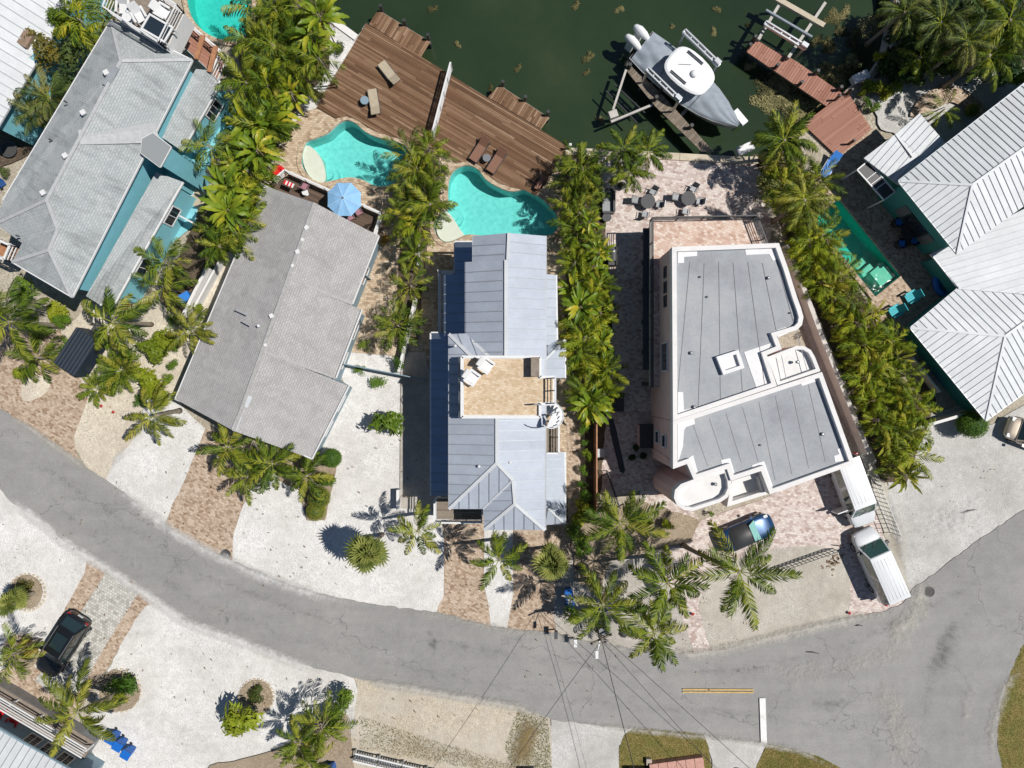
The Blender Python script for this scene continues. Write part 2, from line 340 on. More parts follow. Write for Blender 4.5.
def planks(name, cols, rough=0.8):
    b = NB(name); oi = b.n('ObjectInfo'); c = b.coord('Object', 0, (0.5, 6, 6)); n1 = b.noise(c, 2.0, 5, 0.7)
    ge = b.n('NewGeometry'); zn = b.noise(ge.outputs['Position'], 0.35, 5, 0.7); m = b.mix(0.38, oi.outputs['Random'], n1); m = b.mix(0.26, m, zn); k = len(cols)
    col = b.ramp(m, [(0.15+0.7*i/(k-1), q) for i, q in enumerate(cols)])
    b.set(col, rough, 0, 0.3); b.bump(n1, 0.3, 0.01); return b.m
planks('deck_wood', [(0.075, 0.040, 0.022), (0.135, 0.073, 0.039), (0.19, 0.108, 0.060), (0.26, 0.162, 0.098), (0.42, 0.31, 0.215)])
planks('composite_wood', [(0.27, 0.125, 0.085), (0.335, 0.165, 0.12), (0.40, 0.21, 0.155)])
planks('dark_deck', [(0.075, 0.05, 0.036), (0.11, 0.075, 0.055), (0.15, 0.105, 0.08)])
planks('grey_planks', [(0.14, 0.11, 0.085), (0.20, 0.165, 0.13), (0.27, 0.225, 0.18)])
leafmat('areca_leaf', [(0.0, (0.11, 0.175, 0.012)), (0.45, (0.25, 0.315, 0.018)), (0.8, (0.38, 0.41, 0.025)), (1.0, (0.50, 0.43, 0.04))])
leafmat('palm_leaf', [(0.0, (0.07, 0.125, 0.012)), (0.5, (0.165, 0.22, 0.02)), (0.85, (0.29, 0.31, 0.034)), (1.0, (0.38, 0.35, 0.055))])
leafmat('olive_leaf', [(0.0, (0.12, 0.15, 0.02)), (0.5, (0.25, 0.265, 0.03)), (1.0, (0.40, 0.36, 0.06))])
leafmat('dusky_leaf', [(0.0, (0.05, 0.085, 0.025)), (0.5, (0.10, 0.145, 0.04)), (0.8, (0.18, 0.195, 0.06)), (1.0, (0.26, 0.23, 0.08))])
leafmat('sabal_leaf', [(0.0, (0.12, 0.16, 0.04)), (0.5, (0.23, 0.26, 0.06)), (1.0, (0.38, 0.39, 0.11))], 0.5)
leafmat('banana_leaf', [(0.0, (0.085, 0.16, 0.014)), (0.5, (0.20, 0.285, 0.018)), (0.85, (0.33, 0.37, 0.026)), (1.0, (0.48, 0.40, 0.035))], 0.42, 0.3, 0.35)
leafmat('bush_leaf', [(0.0, (0.055, 0.13, 0.014)), (0.5, (0.115, 0.215, 0.02)), (1.0, (0.20, 0.28, 0.03))])
leafmat('lime_leaf', [(0.0, (0.15, 0.21, 0.016)), (0.5, (0.25, 0.30, 0.02)), (1.0, (0.36, 0.37, 0.035))])
leafmat('dry_frond', [(0.0, (0.17, 0.10, 0.045)), (0.5, (0.26, 0.16, 0.07)), (1.0, (0.33, 0.23, 0.12))], 0.7, 0.1)
leafmat('croton_leaf', [(0.0, (0.06, 0.09, 0.02)), (0.4, (0.16, 0.14, 0.03)), (0.7, (0.30, 0.22, 0.03)), (1.0, (0.26, 0.12, 0.05))])
leafmat('shade_leaf', [(0.0, (0.012, 0.04, 0.016)), (0.5, (0.03, 0.075, 0.022)), (1.0, (0.075, 0.12, 0.03))])  # near black green; tree shade is put into this leaf colour
leafmat('weed_leaf', [(0.0, (0.06, 0.058, 0.022)), (0.5, (0.19, 0.175, 0.075)), (1.0, (0.36, 0.32, 0.15))], 0.7, 0.05)
leafmat('grass_blade', [(0.0, (0.10, 0.13, 0.02)), (0.5, (0.16, 0.165, 0.035)), (1.0, (0.26, 0.20, 0.07))], 0.7, 0.2)
leafmat('palm_leaf_b', [(0.0, (0.010, 0.030, 0.005)), (0.5, (0.025, 0.06, 0.008)), (1.0, (0.06, 0.09, 0.012))])
leafmat('areca_leaf_b', [(0.0, (0.018, 0.05, 0.005)), (0.5, (0.045, 0.095, 0.008)), (1.0, (0.10, 0.14, 0.012))])
leafmat('olive_leaf_b', [(0.0, (0.03, 0.05, 0.010)), (0.5, (0.065, 0.09, 0.014)), (1.0, (0.12, 0.13, 0.03))])
leafmat('dusky_leaf_b', [(0.0, (0.015, 0.03, 0.010)), (0.5, (0.035, 0.055, 0.018)), (1.0, (0.07, 0.085, 0.03))])
M = MATS
def water():
    b = NB('canal_water'); c = b.coord(); n1 = b.noise(c, 0.06, 6, 0.65)
    col = b.ramp(n1, [(0.3, (0.016, 0.030, 0.014)), (0.55, (0.026, 0.044, 0.020)), (0.75, (0.046, 0.062, 0.027))])
    b.set(col, 0.1, 0, 0.5); n2 = b.noise(b.coord('Object', R(35), (1, 2.2, 1)), 1.6, 6, 0.7); b.bump(n2, 0.28, 0.06)
    for nm, tint, bc in (('pool_water', (0.62, 0.96, 0.95), 0.5), ('pool_water_deep', (0.45, 0.88, 0.80), 0.5)):
        b = NB(nm); c = b.coord(); n2 = b.noise(c, 2.6, 4, 0.6)
        bp = b.n('Bump'); bp.inputs['Strength'].default_value = 0.35; bp.inputs['Distance'].default_value = 0.04; b.l(n2, bp.inputs['Height'])
        tr = b.n('BsdfTransparent'); tr.inputs[0].default_value = (*tint, 1); gl = b.n('BsdfGlossy'); gl.inputs['Roughness'].default_value = 0.06; b.l(bp.outputs[0], gl.inputs['Normal'])
        fr = b.n('Fresnel'); fr.inputs[0].default_value = 1.33; b.l(bp.outputs[0], fr.inputs['Normal'])
        ms = b.n('MixShader'); b.l(fr.outputs[0], ms.inputs[0]); b.l(tr.outputs[0], ms.inputs[1]); b.l(gl.outputs[0], ms.inputs[2]); b.l(ms.outputs[0], b.o.inputs[0])
    b = NB('pool_plaster'); c = b.coord(); vo = b.noise(c, 3.5, 3, 0.6)
    b.set(b.ramp(vo, [(0.3, (0.26, 0.54, 0.515)), (0.7, (0.38, 0.67, 0.64))]), 0.7)
    b = NB('pool_plaster_green'); c = b.coord(); vo = b.noise(c, 3.5, 3, 0.6)
    b.set(b.ramp(vo, [(0.3, (0.05, 0.46, 0.40)), (0.7, (0.09, 0.56, 0.50))]), 0.7)
water()
# ------------------------------------------------------------------ the setting: ground, canal, road, drives
def pool_pts(pts, n=4): return PP(smooth_closed(pts, n))
POOL_A = pool_pts([(306, 144), (316, 139), (328, 134), (338, 125), (347, 121), (356, 124), (365, 132), (378, 138), (392, 141), (404, 146), (410, 156), (404, 172), (394, 184), (378, 187), (364, 181), (350, 178), (334, 181), (321, 183), (309, 176), (302, 163)])
POOL_B = pool_pts([(448, 195), (450, 178), (457, 169), (468, 166), (478, 170), (486, 180), (499, 188), (512, 192), (526, 190), (536, 195), (547, 204), (556, 215), (557, 228), (548, 236), (520, 237), (490, 237), (468, 235), (457, 240), (446, 243), (437, 236), (435, 224), (441, 214), (449, 208)])
POOL_C = PP([(838, 199), (900, 276), (874, 297), (812, 220)])
POOL_D = pool_pts([(190, -20), (189, 8), (199, 27), (217, 39), (240, 41), (252, 22), (250, -20), (230, -45)])
CANAL = PP([(322, -2900), (320, -5), (331, 20), (357, 38), (448, 92), (560, 152), (566, 149), (650, 153), (737, 158), (757, 157), (790, 150), (806, 128), (826, 110), (850, 86), (868, 78), (886, 52), (891, 29), (899, 0), (905, -2900)])
BIG = 3000
OUT = PP([(-BIG, -BIG), (BIG, -BIG), (BIG, BIG), (-BIG, BIG)])
CANAL_CUT = [Vector((p.x, min(p.y, BIG*H/F-1), 0)) for p in CANAL]
struct('ground', MB().cdt(OUT, [CANAL_CUT, POOL_A, POOL_B, POOL_C, POOL_D], 0.0), M['sand_ground'])
wm = MB(); wm.cdt([p for p in CANAL], [], -1.15); struct('canal_water', wm, M['canal_water'])
sw = MB(); sw.grid([[(p.x, p.y, -2.5) for p in CANAL], [(p.x, p.y, -0.002) for p in CANAL]], False)
struct('canal_bank', sw, M['concrete'])
LV = [0]
def sheet(name, pts, mat, holes=(), amp=0.0, step=6):
    LV[0] += 1
    if amp: pts = wob(pts, amp, step)
    return struct(name, MB().cdt(PP(pts), list(holes), 0.004*LV[0]), M[mat])
ROAD_TOP = [(-200, 300), (0, 408), (30, 426), (77, 459), (100, 476), (125, 492), (160, 520), (172, 528), (200, 545), (235, 561), (290, 584), (340, 598), (380, 605), (437, 612), (493, 626), (505, 627), (560, 634), (590, 641), (640, 649), (680, 653), (709, 650), (740, 645), (780, 636), (812, 626), (847, 617), (880, 612), (902, 603), (912, 588), (925, 580), (950, 560), (985, 535), (1024, 509), (1250, 380)]
ROAD_BOT = [(1250, 400), (1100, 545), (1024, 640), (1009, 672), (1000, 703), (996, 730), (997, 750), (1001, 768), (1020, 900), (1040, 1300), (800, 1300), (860, 800), (842, 768), (819, 756), (793, 748), (767, 743), (759, 742), (712, 739), (702, 733), (634, 728), (596, 725), (552, 719), (518, 706), (460, 696), (382, 683), (346, 675), (294, 662), (270, 654), (242, 641), (223, 634), (187, 624), (161, 602), (140, 587), (112, 569), (86, 554), (62, 540), (50, 524), (29, 513), (10, 500), (0, 488), (-200, 390)]
# white and cream drives north of the road, laid under the road's edge
sheet('cream_gravel_yard', [(88, 398), (60, 330), (100, 300), (160, 300), (210, 225), (250, 190), (262, 215), (176, 400), (150, 440), (130, 480), (95, 480), (70, 440)], 'cream_gravel', (), 1.0)
sheet('white_gravel_drive', [(146, 400), (175, 398), (206, 430), (193, 459), (180, 490), (171, 510), (160, 530), (100, 490), (118, 458), (133, 440)], 'white_gravel', (), 1.0)
sheet('paver_apron', [(-60, 270), (0, 330), (60, 330), (88, 398), (74, 437), (80, 470), (-60, 400)], 'tan_pavers', (), 0.4)
sheet('palm_bed', smooth_closed([(22, 385), (38, 375), (50, 384), (42, 396), (24, 401)]), 'cream_gravel')
sheet('paver_drive', [(206, 428), (250, 440), (262, 470), (250, 490), (234, 532), (232, 570), (165, 530), (172, 505), (181, 489), (193, 459)], 'tan_pavers', (), 0.3)
sheet('white_gravel_yard', [(250, 488), (262, 470), (312, 462), (345, 385), (340, 372), (352, 345), (400, 360), (430, 372), (430, 470), (440, 515), (444, 540), (444, 596), (438, 606), (433, 630), (330, 620), (232, 575), (234, 532)], 'white_gravel', (), 0.5)
sheet('paver_walk', [(444, 520), (484, 515), (484, 582), (488, 602), (493, 640), (433, 630), (438, 606), (444, 596)], 'tan_pavers')
sheet('white_gravel_tongue', [(484, 515), (513, 515), (513, 595), (511, 606), (505, 640), (493, 640), (488, 602), (484, 582)], 'white_gravel', (), 0.3)
sheet('paver_walk', [(513, 515), (575, 500), (570, 560), (556, 585), (553, 615), (560, 650), (505, 640), (511, 606), (513, 595)], 'tan_pavers')
sheet('bin_pad', [(556, 585), (570, 560), (640, 540), (660, 560), (705, 580), (712, 660), (560, 650), (553, 615)], 'aggregate_path', (), 0.6)
sheet('paver_forecourt', [(640, 470), (665, 480), (700, 520), (760, 500), (855, 455), (872, 500), (905, 600), (900, 625), (847, 632), (700, 668), (690, 640), (676, 600), (650, 555), (640, 530)], 'pink_pavers')
sheet('shell_drive', wob([(698, 606), (706, 636), (712, 650), (780, 645), (847, 622), (851, 596), (848, 570), (838, 549), (812, 545), (766, 550), (730, 562), (706, 580)], 0.6), 'shell_drive')
sheet('shell_verge', [(905, 600), (872, 500), (862, 455), (880, 450), (895, 520), (920, 590), (912, 612)], 'shell_drive', (), 1.0)
sheet('concrete_lot', [(880, 440), (905, 425), (960, 405), (990, 425), (1024, 405), (1250, 300), (1250, 420), (1024, 520), (950, 572), (912, 600), (897, 540), (888, 490)], 'concrete_lot', (), 1.2)
# south of the road
sheet('white_gravel_forecourt', [(-200, 380), (0, 480), (100, 550), (110, 590), (60, 680), (-60, 690)], 'white_gravel', (), 1.0)
sheet('paver_drive_border', [(88, 556), (108, 560), (175, 605), (160, 604), (150, 606), (140, 615), (100, 680), (70, 720), (-20, 685), (10, 665), (40, 655), (85, 573)], 'tan_pavers', (), 0.3)
sheet('grey_paver_drive', [(107, 571), (120, 576), (141, 589), (100, 655), (82, 690), (60, 700), (35, 680), (48, 664)], 'grey_pavers', (), 0.2)
sheet('white_gravel_lot', wob([(135, 620), (146, 606), (160, 601), (175, 604), (260, 640), (350, 668), (358, 690), (352, 740), (330, 800), (120, 800), (85, 735), (100, 685)], 0.8), 'white_gravel')
sheet('dry_lawn', [(352, 668), (460, 685), (550, 705), (553, 768), (550, 850), (340, 850), (350, 740), (358, 690)], 'dry_lawn', (), 0.8)
sheet('driveway_slab', [(551, 700), (640, 715), (630, 735), (619, 745), (619, 850), (552, 850)], 'concrete_lot', (), 0.4)
sheet('sidewalk_slab', [(700, 725), (770, 735), (756, 765), (750, 850), (710, 850), (712, 760)], 'concrete_lot', (), 0.4)
LAWN_A = [(624, 734), (634, 727), (668, 729), (703, 733), (708, 745), (714, 790), (712, 850), (619, 850), (619, 748)]
LAWN_B = [(767, 743), (793, 748), (819, 756), (842, 768), (860, 800), (850, 850), (752, 850), (756, 765)]
LAWN_C = [(1024, 640), (1009, 672), (1000, 703), (996, 730), (997, 750), (1001, 768), (1020, 860), (1200, 860), (1200, 480), (1100, 545)]
for L_ in (LAWN_A, LAWN_B, LAWN_C): sheet('lawn_verge', L_, 'lawn_soil', (), 0.5)
road = sheet('road', wob(ROAD_TOP[1:-1]+ROAD_BOT[2:-1]+[(-200, 390), (-200, 300)], 0.9, 5), 'asphalt')
# poolside pavers
sheet('poolside_pavers', [(317, 107), (300, 112), (286, 130), (276, 170), (268, 190), (300, 215), (378, 240), (352, 305), (362, 312), (345, 352), (400, 356), (404, 280), (410, 240), (436, 150), (400, 140), (360, 115)], 'cream_pavers', (POOL_A,), 0.5)
sheet('poolside_pavers', [(436, 150), (452, 150), (560, 165), (566, 200), (564, 330), (570, 350), (572, 500), (548, 520), (430, 370), (420, 330), (416, 250)], 'cream_pavers', (POOL_B,), 0.4)
sheet('canalside_strip', [(318, -60), (331, 20), (357, 38), (366, 24), (318, 108), (304, 112), (283, 140), (262, 195), (240, 215), (300, 90), (322, 60), (315, 20), (300, -60)], 'white_gravel', (POOL_D,), 0.6)
sheet('side_path', [(400, 352), (425, 352), (430, 372), (440, 510), (400, 508), (401, 380)], 'aggregate_path')
sheet('patio_pavers', [(566, 150), (650, 154), (756, 159), (770, 200), (770, 260), (668, 260), (668, 480), (640, 490), (598, 500), (598, 280), (566, 210)], 'pink_pavers', (), 0.2)
sheet('hedge_bed', [(562, 150), (598, 158), (604, 200), (612, 330), (600, 500), (566, 520), (572, 400), (566, 330), (566, 215)], 'mulch', (), 0.8)
sheet('brick_edging_path', [(566, 400), (584, 400), (586, 500), (568, 520)], 'tan_pavers', (), 0.4)
sheet('hedge_bed', [(330, -30), (330, 70), (300, 105), (268, 170), (235, 240), (180, 320), (160, 300), (215, 180), (250, 100), (235, 45), (255, -30)], 'mulch', (POOL_D,), 0.8)
sheet('hedge_bed', [(410, 140), (440, 140), (440, 200), (425, 260), (418, 340), (395, 345), (400, 250)], 'mulch', (POOL_A, POOL_B), 0.8)
sheet('hedge_bed', [(752, 155), (800, 150), (815, 220), (866, 304), (905, 330), (935, 400), (905, 485), (880, 480), (840, 380), (800, 270)], 'mulch', (POOL_C,), 0.8)
sheet('side_path', [(768, 240), (786, 245), (806, 290), (850, 395), (876, 462), (866, 470), (815, 360)], 'aggregate_path')
sheet('pool_terrace', [(838, 157), (868, 132), (900, 150), (1000, 260), (960, 340), (905, 400), (880, 330), (866, 304), (900, 276), (838, 199), (812, 222), (800, 200)], 'tan_pavers', (POOL_C,))
sheet('white_sand_yard', [(868, 100), (890, 85), (940, 65), (1000, 60), (1100, 60), (1100, 130), (940, 150), (880, 130)], 'concrete_lot', (), 1.5)
sheet('teal_walk', [(205, 92), (240, 92), (246, 112), (204, 175), (196, 225), (165, 250), (140, 290), (118, 310), (110, 300), (150, 230), (185, 170)], 'teal_floor')
sheet('shade_garden_soil', [(893, -60), (1100, -60), (1100, 75), (1000, 66), (930, 62), (872, 80), (886, 52), (891, 29)], 'mulch', (), 1.0)
sheet('shrub_bed', [(8, -40), (130, -40), (116, 25), (80, 90), (40, 150), (0, 170), (0, 60)], 'mulch', (), 1.0)
sheet('dock_yard', [(893, -80), (960, -80), (960, 8), (920, 20), (895, 16)], 'concrete')
def bed(name, u, v, r): return sheet(name, [(u+r*math.cos(k*0.4488)*random.uniform(.93, 1.07), v+r*math.sin(k*0.4488)*random.uniform(.93, 1.07)) for k in range(14)], 'leaf_litter_soil')
for u, v, r in ((28, 592, 17), (22, 652, 18), (120, 690, 21), (257, 696, 17)): bed('round_bed', u, v, r)
sheet('hedge_strip', smooth_closed([(205, 772), (235, 760), (265, 752), (290, 742), (320, 718), (345, 712), (352, 740), (345, 850), (195, 850)]), 'leaf_litter_soil', (), 0.6)
sheet('front_bed', [(262, 445), (312, 460), (338, 452), (336, 475), (326, 520), (308, 520), (300, 490), (280, 480)], 'leaf_litter_soil', (), 0.8)
sheet('palm_mulch', [(570, 520), (640, 500), (700, 520), (690, 540), (655, 550), (610, 560), (600, 590), (575, 580)], 'leaf_litter_soil', (), 1.4, 4)
# kerbs / edges with depth
def kerb(name, pts, wd, ht, mat, label, cat='kerb'):
    mb = MB()
    for a, b in zip(pts[:-1], pts[1:]): mb.beam(P(*a)+Vector((0, 0, ht/2)), P(*b)+Vector((0, 0, ht/2)), wd, ht)
    return tag(link(name, mb.mesh(name), M[mat]), label, cat)
for nm, pool, mat in (('pool_coping', POOL_A, 'cream_pavers'), ('pool_coping', POOL_B, 'cream_pavers'), ('pool_coping', POOL_C, 'tan_pavers'), ('pool_coping', POOL_D, 'cream_pavers')): pass
def ring(pool, wd, z0, z1):
    n = len(pool); ctr = sum(pool, Vector())/n; out = []
    for i in range(n):
        t = (pool[(i+1) % n]-pool[i-1]).normalized(); nn = Vector((t.y, -t.x, 0))
        if (pool[i]+nn*0.3-ctr).length < (pool[i]-nn*0.3-ctr).length and not inside(pool[i]-nn*0.05, pool): nn = -nn
        if inside(pool[i]+nn*0.06, pool): nn = -nn
        out.append(pool[i]+nn*wd)
    return out
def build_pool(pool, label, plaster, waterm, coping, depth=1.35, shelf=None, extra=None):
    ctr = sum(pool, Vector())/len(pool)
    t = thing('swimming_pool', label, 'pool', (ctr.x, ctr.y, 0))
    mb = MB(); mb.grid([[(p.x, p.y, -depth) for p in pool], [(p.x, p.y, 0.03) for p in pool]], True); mb.face([(p.x, p.y, -depth) for p in pool])
    part('basin', mb, M[plaster], t)
    out = ring(pool, 0.33, 0, 0); n = len(pool); cp = MB()
    rows = [[(p.x, p.y, 0.03) for p in pool], [(p.x, p.y, 0.19) for p in pool], [(p.x, p.y, 0.19) for p in out], [(p.x, p.y, 0.0) for p in out]]
    cp.grid(rows, True); part('coping', cp, M[coping], t)
    wt = MB(); wt.face([(p.x, p.y, -0.09) for p in pool]); part('water', wt, M[waterm], t)
    if shelf:
        sh = MB()
        sh.prism(shelf, -depth+0.01, -0.06); part('sun_shelf', sh, M['shelf_plaster'], t)
    return t
pa = build_pool(POOL_A, 'kidney shaped turquoise pool beside the blue parasol and tan loungers', 'pool_plaster', 'pool_water', 'cream_pavers', 1.35,
    [p.lerp(P(314, 161), 0.012) for p in pool_pts([(303, 150), (307, 145), (314, 149), (321, 158), (325, 170), (325, 181), (318, 182), (309, 176), (303, 163)], 3)])
pb = build_pool(POOL_B, 'freeform turquoise pool with round pale shelf behind the white metal roofed house', 'pool_plaster', 'pool_water', 'cream_pavers', 1.35,
    [p.lerp(P(449, 227), 0.02) for p in pool_pts([(441, 215), (447, 211), (454, 219), (460, 229), (464, 235), (457, 239), (446, 242), (438, 236), (436, 225)], 3)])
for tt, c in ((pa, (326, 172)), (pb, (452, 214))):
    st = MB()
    for k, r_ in enumerate((0.75, 0.42)):
        st.cyl(P(*c), r_, -1.34, -0.75+0.3*k, 16)
    part('pool_steps', st, M['pool_plaster'], tt)
pc = build_pool(POOL_C, 'long green tiled pool beside the teal house, half hidden by palms', 'pool_plaster_green', 'pool_water_deep', 'tan_pavers', 1.3)
b = MB(); a0, a1, a2, a3 = P(886, 260), P(899, 276), P(884, 288), P(871, 272)
b.prism([a0.lerp(a2, .04), a1.lerp(a3, .05), a2.lerp(a0, .05), a3.lerp(a1, .05)], -1.29, -0.35); part('bench_ledge', b, M['shelf_plaster'], pc)
for k in range(2):
    b = MB(); b.prism(PP([(868-4*k, 276-8*k), (878-4*k, 267-8*k), (874-4*k, 262-8*k), (864-4*k, 271-8*k)]), -1.28, -0.6-0.3*k); part('step', b, M['shelf_plaster'], pc)
build_pool(POOL_D, 'green pool at the upper edge beside the grey roof terrace', 'pool_plaster_green', 'pool_water', 'cream_pavers')
# seawall cap along the patio
def wall_run(name, pts, wd, z0, z1, mat, label, cat='wall', seg=None, group=None):
    a = P(*pts[0]); t = thing(name, label, cat, (a.x, a.y, 0), 0, group)
    for i in range(len(pts)-1):
        p, q = P(*pts[i]), P(*pts[i+1]); L = (q-p).length; k = max(1, round(L/seg)) if seg else 1
        for j in range(k):
            g = 0.012/L if k > 1 else 0
            m_ = MB(); m_.beam(p.lerp(q, j/k+g)+Vector((0, 0, (z0+z1)/2)), p.lerp(q, (j+1)/k-g)+Vector((0, 0, (z0+z1)/2)), wd, z1-z0)
            part('panel' if seg else 'wall_body', m_, M[mat], t)
    return t
wall_run('seawall', [(565, 152), (650, 156), (737, 161), (757, 161)], 0.5, -0.4, 0.24, 'seawall_cap', 'tan concrete seawall cap between the patio and the canal', 'seawall', 2.2)
wall_run('seawall', [(322, -20), (331, 20), (357, 39)], 0.45, -0.4, 0.24, 'white_stucco', 'pale seawall corner beside the big wooden deck', 'seawall', 2.5)
# road markings and covers
LV[0] += 1
def marking(name, pts, mat, label):
    mb = MB(); mb.face([(p.x, p.y, 0.004*LV[0]) for p in PP(pts)]); return tag(link(name, mb.mesh(name), M[mat]), kind='structure')
marking('yellow_line', [(682, 687.6), (753, 688), (753, 689.4), (682, 689)], 'asphalt_paint_yellow', '')
marking('yellow_line', [(682, 690.2), (753, 690.6), (753, 692), (682, 691.6)], 'asphalt_paint_yellow', '')
marking('stop_line', [(758.5, 697), (764.5, 697), (766, 742), (760, 742)], 'asphalt_paint_white', '')
for (u, v), lb in (((928, 591), 'round iron manhole cover beside the concrete lot'), ((227, 554), 'round iron manhole cover at the gravel edge of the left road')):
    t = thing('manhole_cover', lb, 'manhole', P(u, v)); z = 0.004*LV[0]
    lpart('frame', MB().lathe((0, 0, z-0.003), [(0.36, 0), (0.36, 0.02), (0.29, 0.02), (0.29, 0.004)], 20), M['cast_iron'], t)
    m_ = MB().cyl((0, 0), 0.275, z, z+0.012, 20)
    for k in range(-3, 4): m_.box((0, k*0.07, z+0.016), (0.42*math.cos(k*0.33), 0.02, 0.012))
    lpart('lid', m_, M['cast_iron'], t)
# patches of repaired asphalt and sand drift on the road
LV[0] += 1
plain('sand_drift', (0.37, 0.345, 0.305), 0.95, 0, 0.14, 2.0, 0.2, 0.3)
plain('new_asphalt', (0.165, 0.165, 0.165), 0.9, 0, 0.14, 2.0, 0.3, 0.3)
def sandmat(name, col):
    b = NB(name); c = b.coord(); n1 = b.noise(c, 1.6, 8, 0.85); n2 = b.noise(c, 12, 4, 0.7); at = b.n('Attribute'); at.attribute_name = 'fade'
    b.set(b.mix(0.6, b.ramp(n1, [(0.3, tuple(x*.85 for x in col)), (0.7, col)]), b.ramp(n2, [(0.3, (.8, .8, .8)), (0.7, (1.1, 1.1, 1.1))]), 'MULTIPLY'), 0.95, 0, 0.2)
    ma = b.n('Math'); ma.operation = 'MULTIPLY_ADD'; b.l(n1, ma.inputs[0]); ma.inputs[1].default_value = 1.7; b.l(at.outputs['Fac'], ma.inputs[2])
    sm = b.n('MapRange'); sm.interpolation_type = 'SMOOTHSTEP'; sm.inputs[1].default_value = 1.0; sm.inputs[2].default_value = 1.95; sm.inputs[4].default_value = 0.9; b.l(ma.outputs[0], sm.inputs[0])
    tr = b.n('BsdfTransparent'); ms = b.n('MixShader'); b.l(sm.outputs[0], ms.inputs[0]); b.l(tr.outputs[0], ms.inputs[1]); b.l(b.b.outputs[0], ms.inputs[2]); b.l(ms.outputs[0], b.o.inputs[0])
sandmat('drift_sand', (0.50, 0.475, 0.43)); sandmat('drift_white', (0.66, 0.65, 0.63)); sandmat('drift_dark', (0.155, 0.155, 0.155)); sandmat('drift_brown', (0.25, 0.185, 0.085))
def drift(name, line, wd, mat='drift_sand', peak=1.0, label='loose pale sand drifted over the asphalt'):
    """thin layer of loose material along a line of (u, v[, width factor]); it thins out towards its edges"""
    LV[0] += 1; mb = MB(); fd = []; rows = []; m = len(line)
    for i, p in enumerate(line):
        a, b = Vector(line[max(0, i-1)][:2]), Vector(line[min(m-1, i+1)][:2]); t = (b-a).normalized(); n_ = Vector((-t.y, t.x)); w_ = wd*(p[2] if len(p) > 2 else 1); end = 0.0 if i in (0, m-1) else 1.0; row = []
        for k, f in ((-1, 0), (-.55, .6), (0, 1), (.55, .6), (1, 0)):
            q = P(p[0]+n_.x*k*w_, p[1]+n_.y*k*w_); row.append((q.x, q.y, 0.004*LV[0])); fd.append(f*end*peak)
        rows.append(row)
    mb.grid(rows); me = mb.mesh(name); at = me.attributes.new('fade', 'FLOAT', 'POINT'); at.data.foreach_set('value', fd)
    return tag(link(name, me, M[mat]), label, 'sand', kind='stuff')
for ln, wd, mt, pk in (([(905, 575), (922, 590), (915, 612), (898, 632), (885, 648)], 17, 'drift_sand', .8), ([(868, 672), (884, 695), (897, 725), (903, 755), (898, 775)], 22, 'drift_sand', .5), ([(660, 652), (690, 654), (720, 650), (760, 640), (800, 630), (850, 619), (900, 606)], 8, 'drift_sand', .9),
    ([(760, 685), (800, 672), (850, 665), (900, 650), (940, 640)], 16, 'drift_sand', .42), ([(1030, 650), (1003, 685), (990, 730), (993, 775)], 10, 'drift_sand', .6), ([(935, 690), (942, 660), (948, 640), (955, 600)], 16, 'drift_dark', .5), ([(780, 700), (830, 705), (880, 690)], 12, 'drift_dark', .45),
    ([(100, 476), (140, 505), (172, 530), (210, 551), (260, 575), (310, 592), (380, 607)], 9, 'drift_white', .8), ([(-5, 408), (30, 427), (77, 460), (110, 485)], 6, 'drift_sand', .8), ([(380, 608), (440, 615), (500, 628), (560, 637), (620, 648), (670, 655)], 6, 'drift_sand', .6),
    ([(0, 488), (29, 512), (62, 539), (112, 570), (160, 602), (187, 622), (240, 640), (290, 660), (346, 675)], 9, 'drift_white', .9), ([(346, 675), (382, 683), (460, 696), (518, 706), (552, 719)], 7, 'drift_sand', .9), ([(552, 719), (620, 727), (700, 735), (760, 742), (800, 750), (842, 770)], 5, 'drift_sand', .7),
    ([(355, 690), (352, 720), (357, 745)], 9, 'drift_white', .8), ([(520, 712), (530, 730), (522, 752), (518, 775)], 15, 'drift_brown', .9), ([(365, 742), (400, 740), (440, 752), (500, 765), (530, 768)], 16, 'drift_brown', .45), ([(130, 440), (120, 458), (108, 478)], 7, 'drift_white', .8), ([(885, 480), (900, 540), (912, 585)], 10, 'drift_sand', .9),
    ([(960, 470), (1000, 450), (1040, 430)], 26, 'drift_dark', .12), ([(900, 540), (950, 520), (1000, 480)], 24, 'drift_white', .6), ([(190, 605), (220, 610), (240, 620)], 10, 'drift_sand', .5), ([(0, 430), (60, 475), (130, 525), (200, 572), (300, 610), (420, 638), (540, 658), (660, 672), (760, 668), (860, 640), (960, 590), (1030, 550)], 9, 'drift_dark', .30), ([(0, 462), (60, 508), (130, 560), (200, 600), (300, 640), (420, 668), (540, 694), (660, 708), (760, 715), (860, 730), (900, 775)], 9, 'drift_dark', .26), ([(160, 555), (240, 592), (330, 622), (420, 640)], 5, 'drift_sand', .35), ([(700, 672), (780, 668), (870, 650)], 6, 'drift_sand', .35), ([(930, 775), (925, 700), (940, 640), (1000, 575)], 12, 'drift_dark', .35), ([(960, 770), (965, 700), (985, 640)], 10, 'drift_sand', .35), ([(220, 600), (230, 620), (222, 636)], 3, 'drift_dark', .55), ([(425, 625), (436, 640), (437, 660)], 6, 'drift_dark', .6), ([(490, 650), (500, 665), (498, 680)], 8, 'drift_dark', .3)):
    drift('loose_sand' if mt != 'drift_dark' else 'tar_stain', ln, wd, mt, pk, {'drift_dark': 'dark worn stain on the road surface', 'drift_brown': 'brown dry soil and thatch on the sandy verge'}.get(mt, 'loose pale sand along the road edge'))
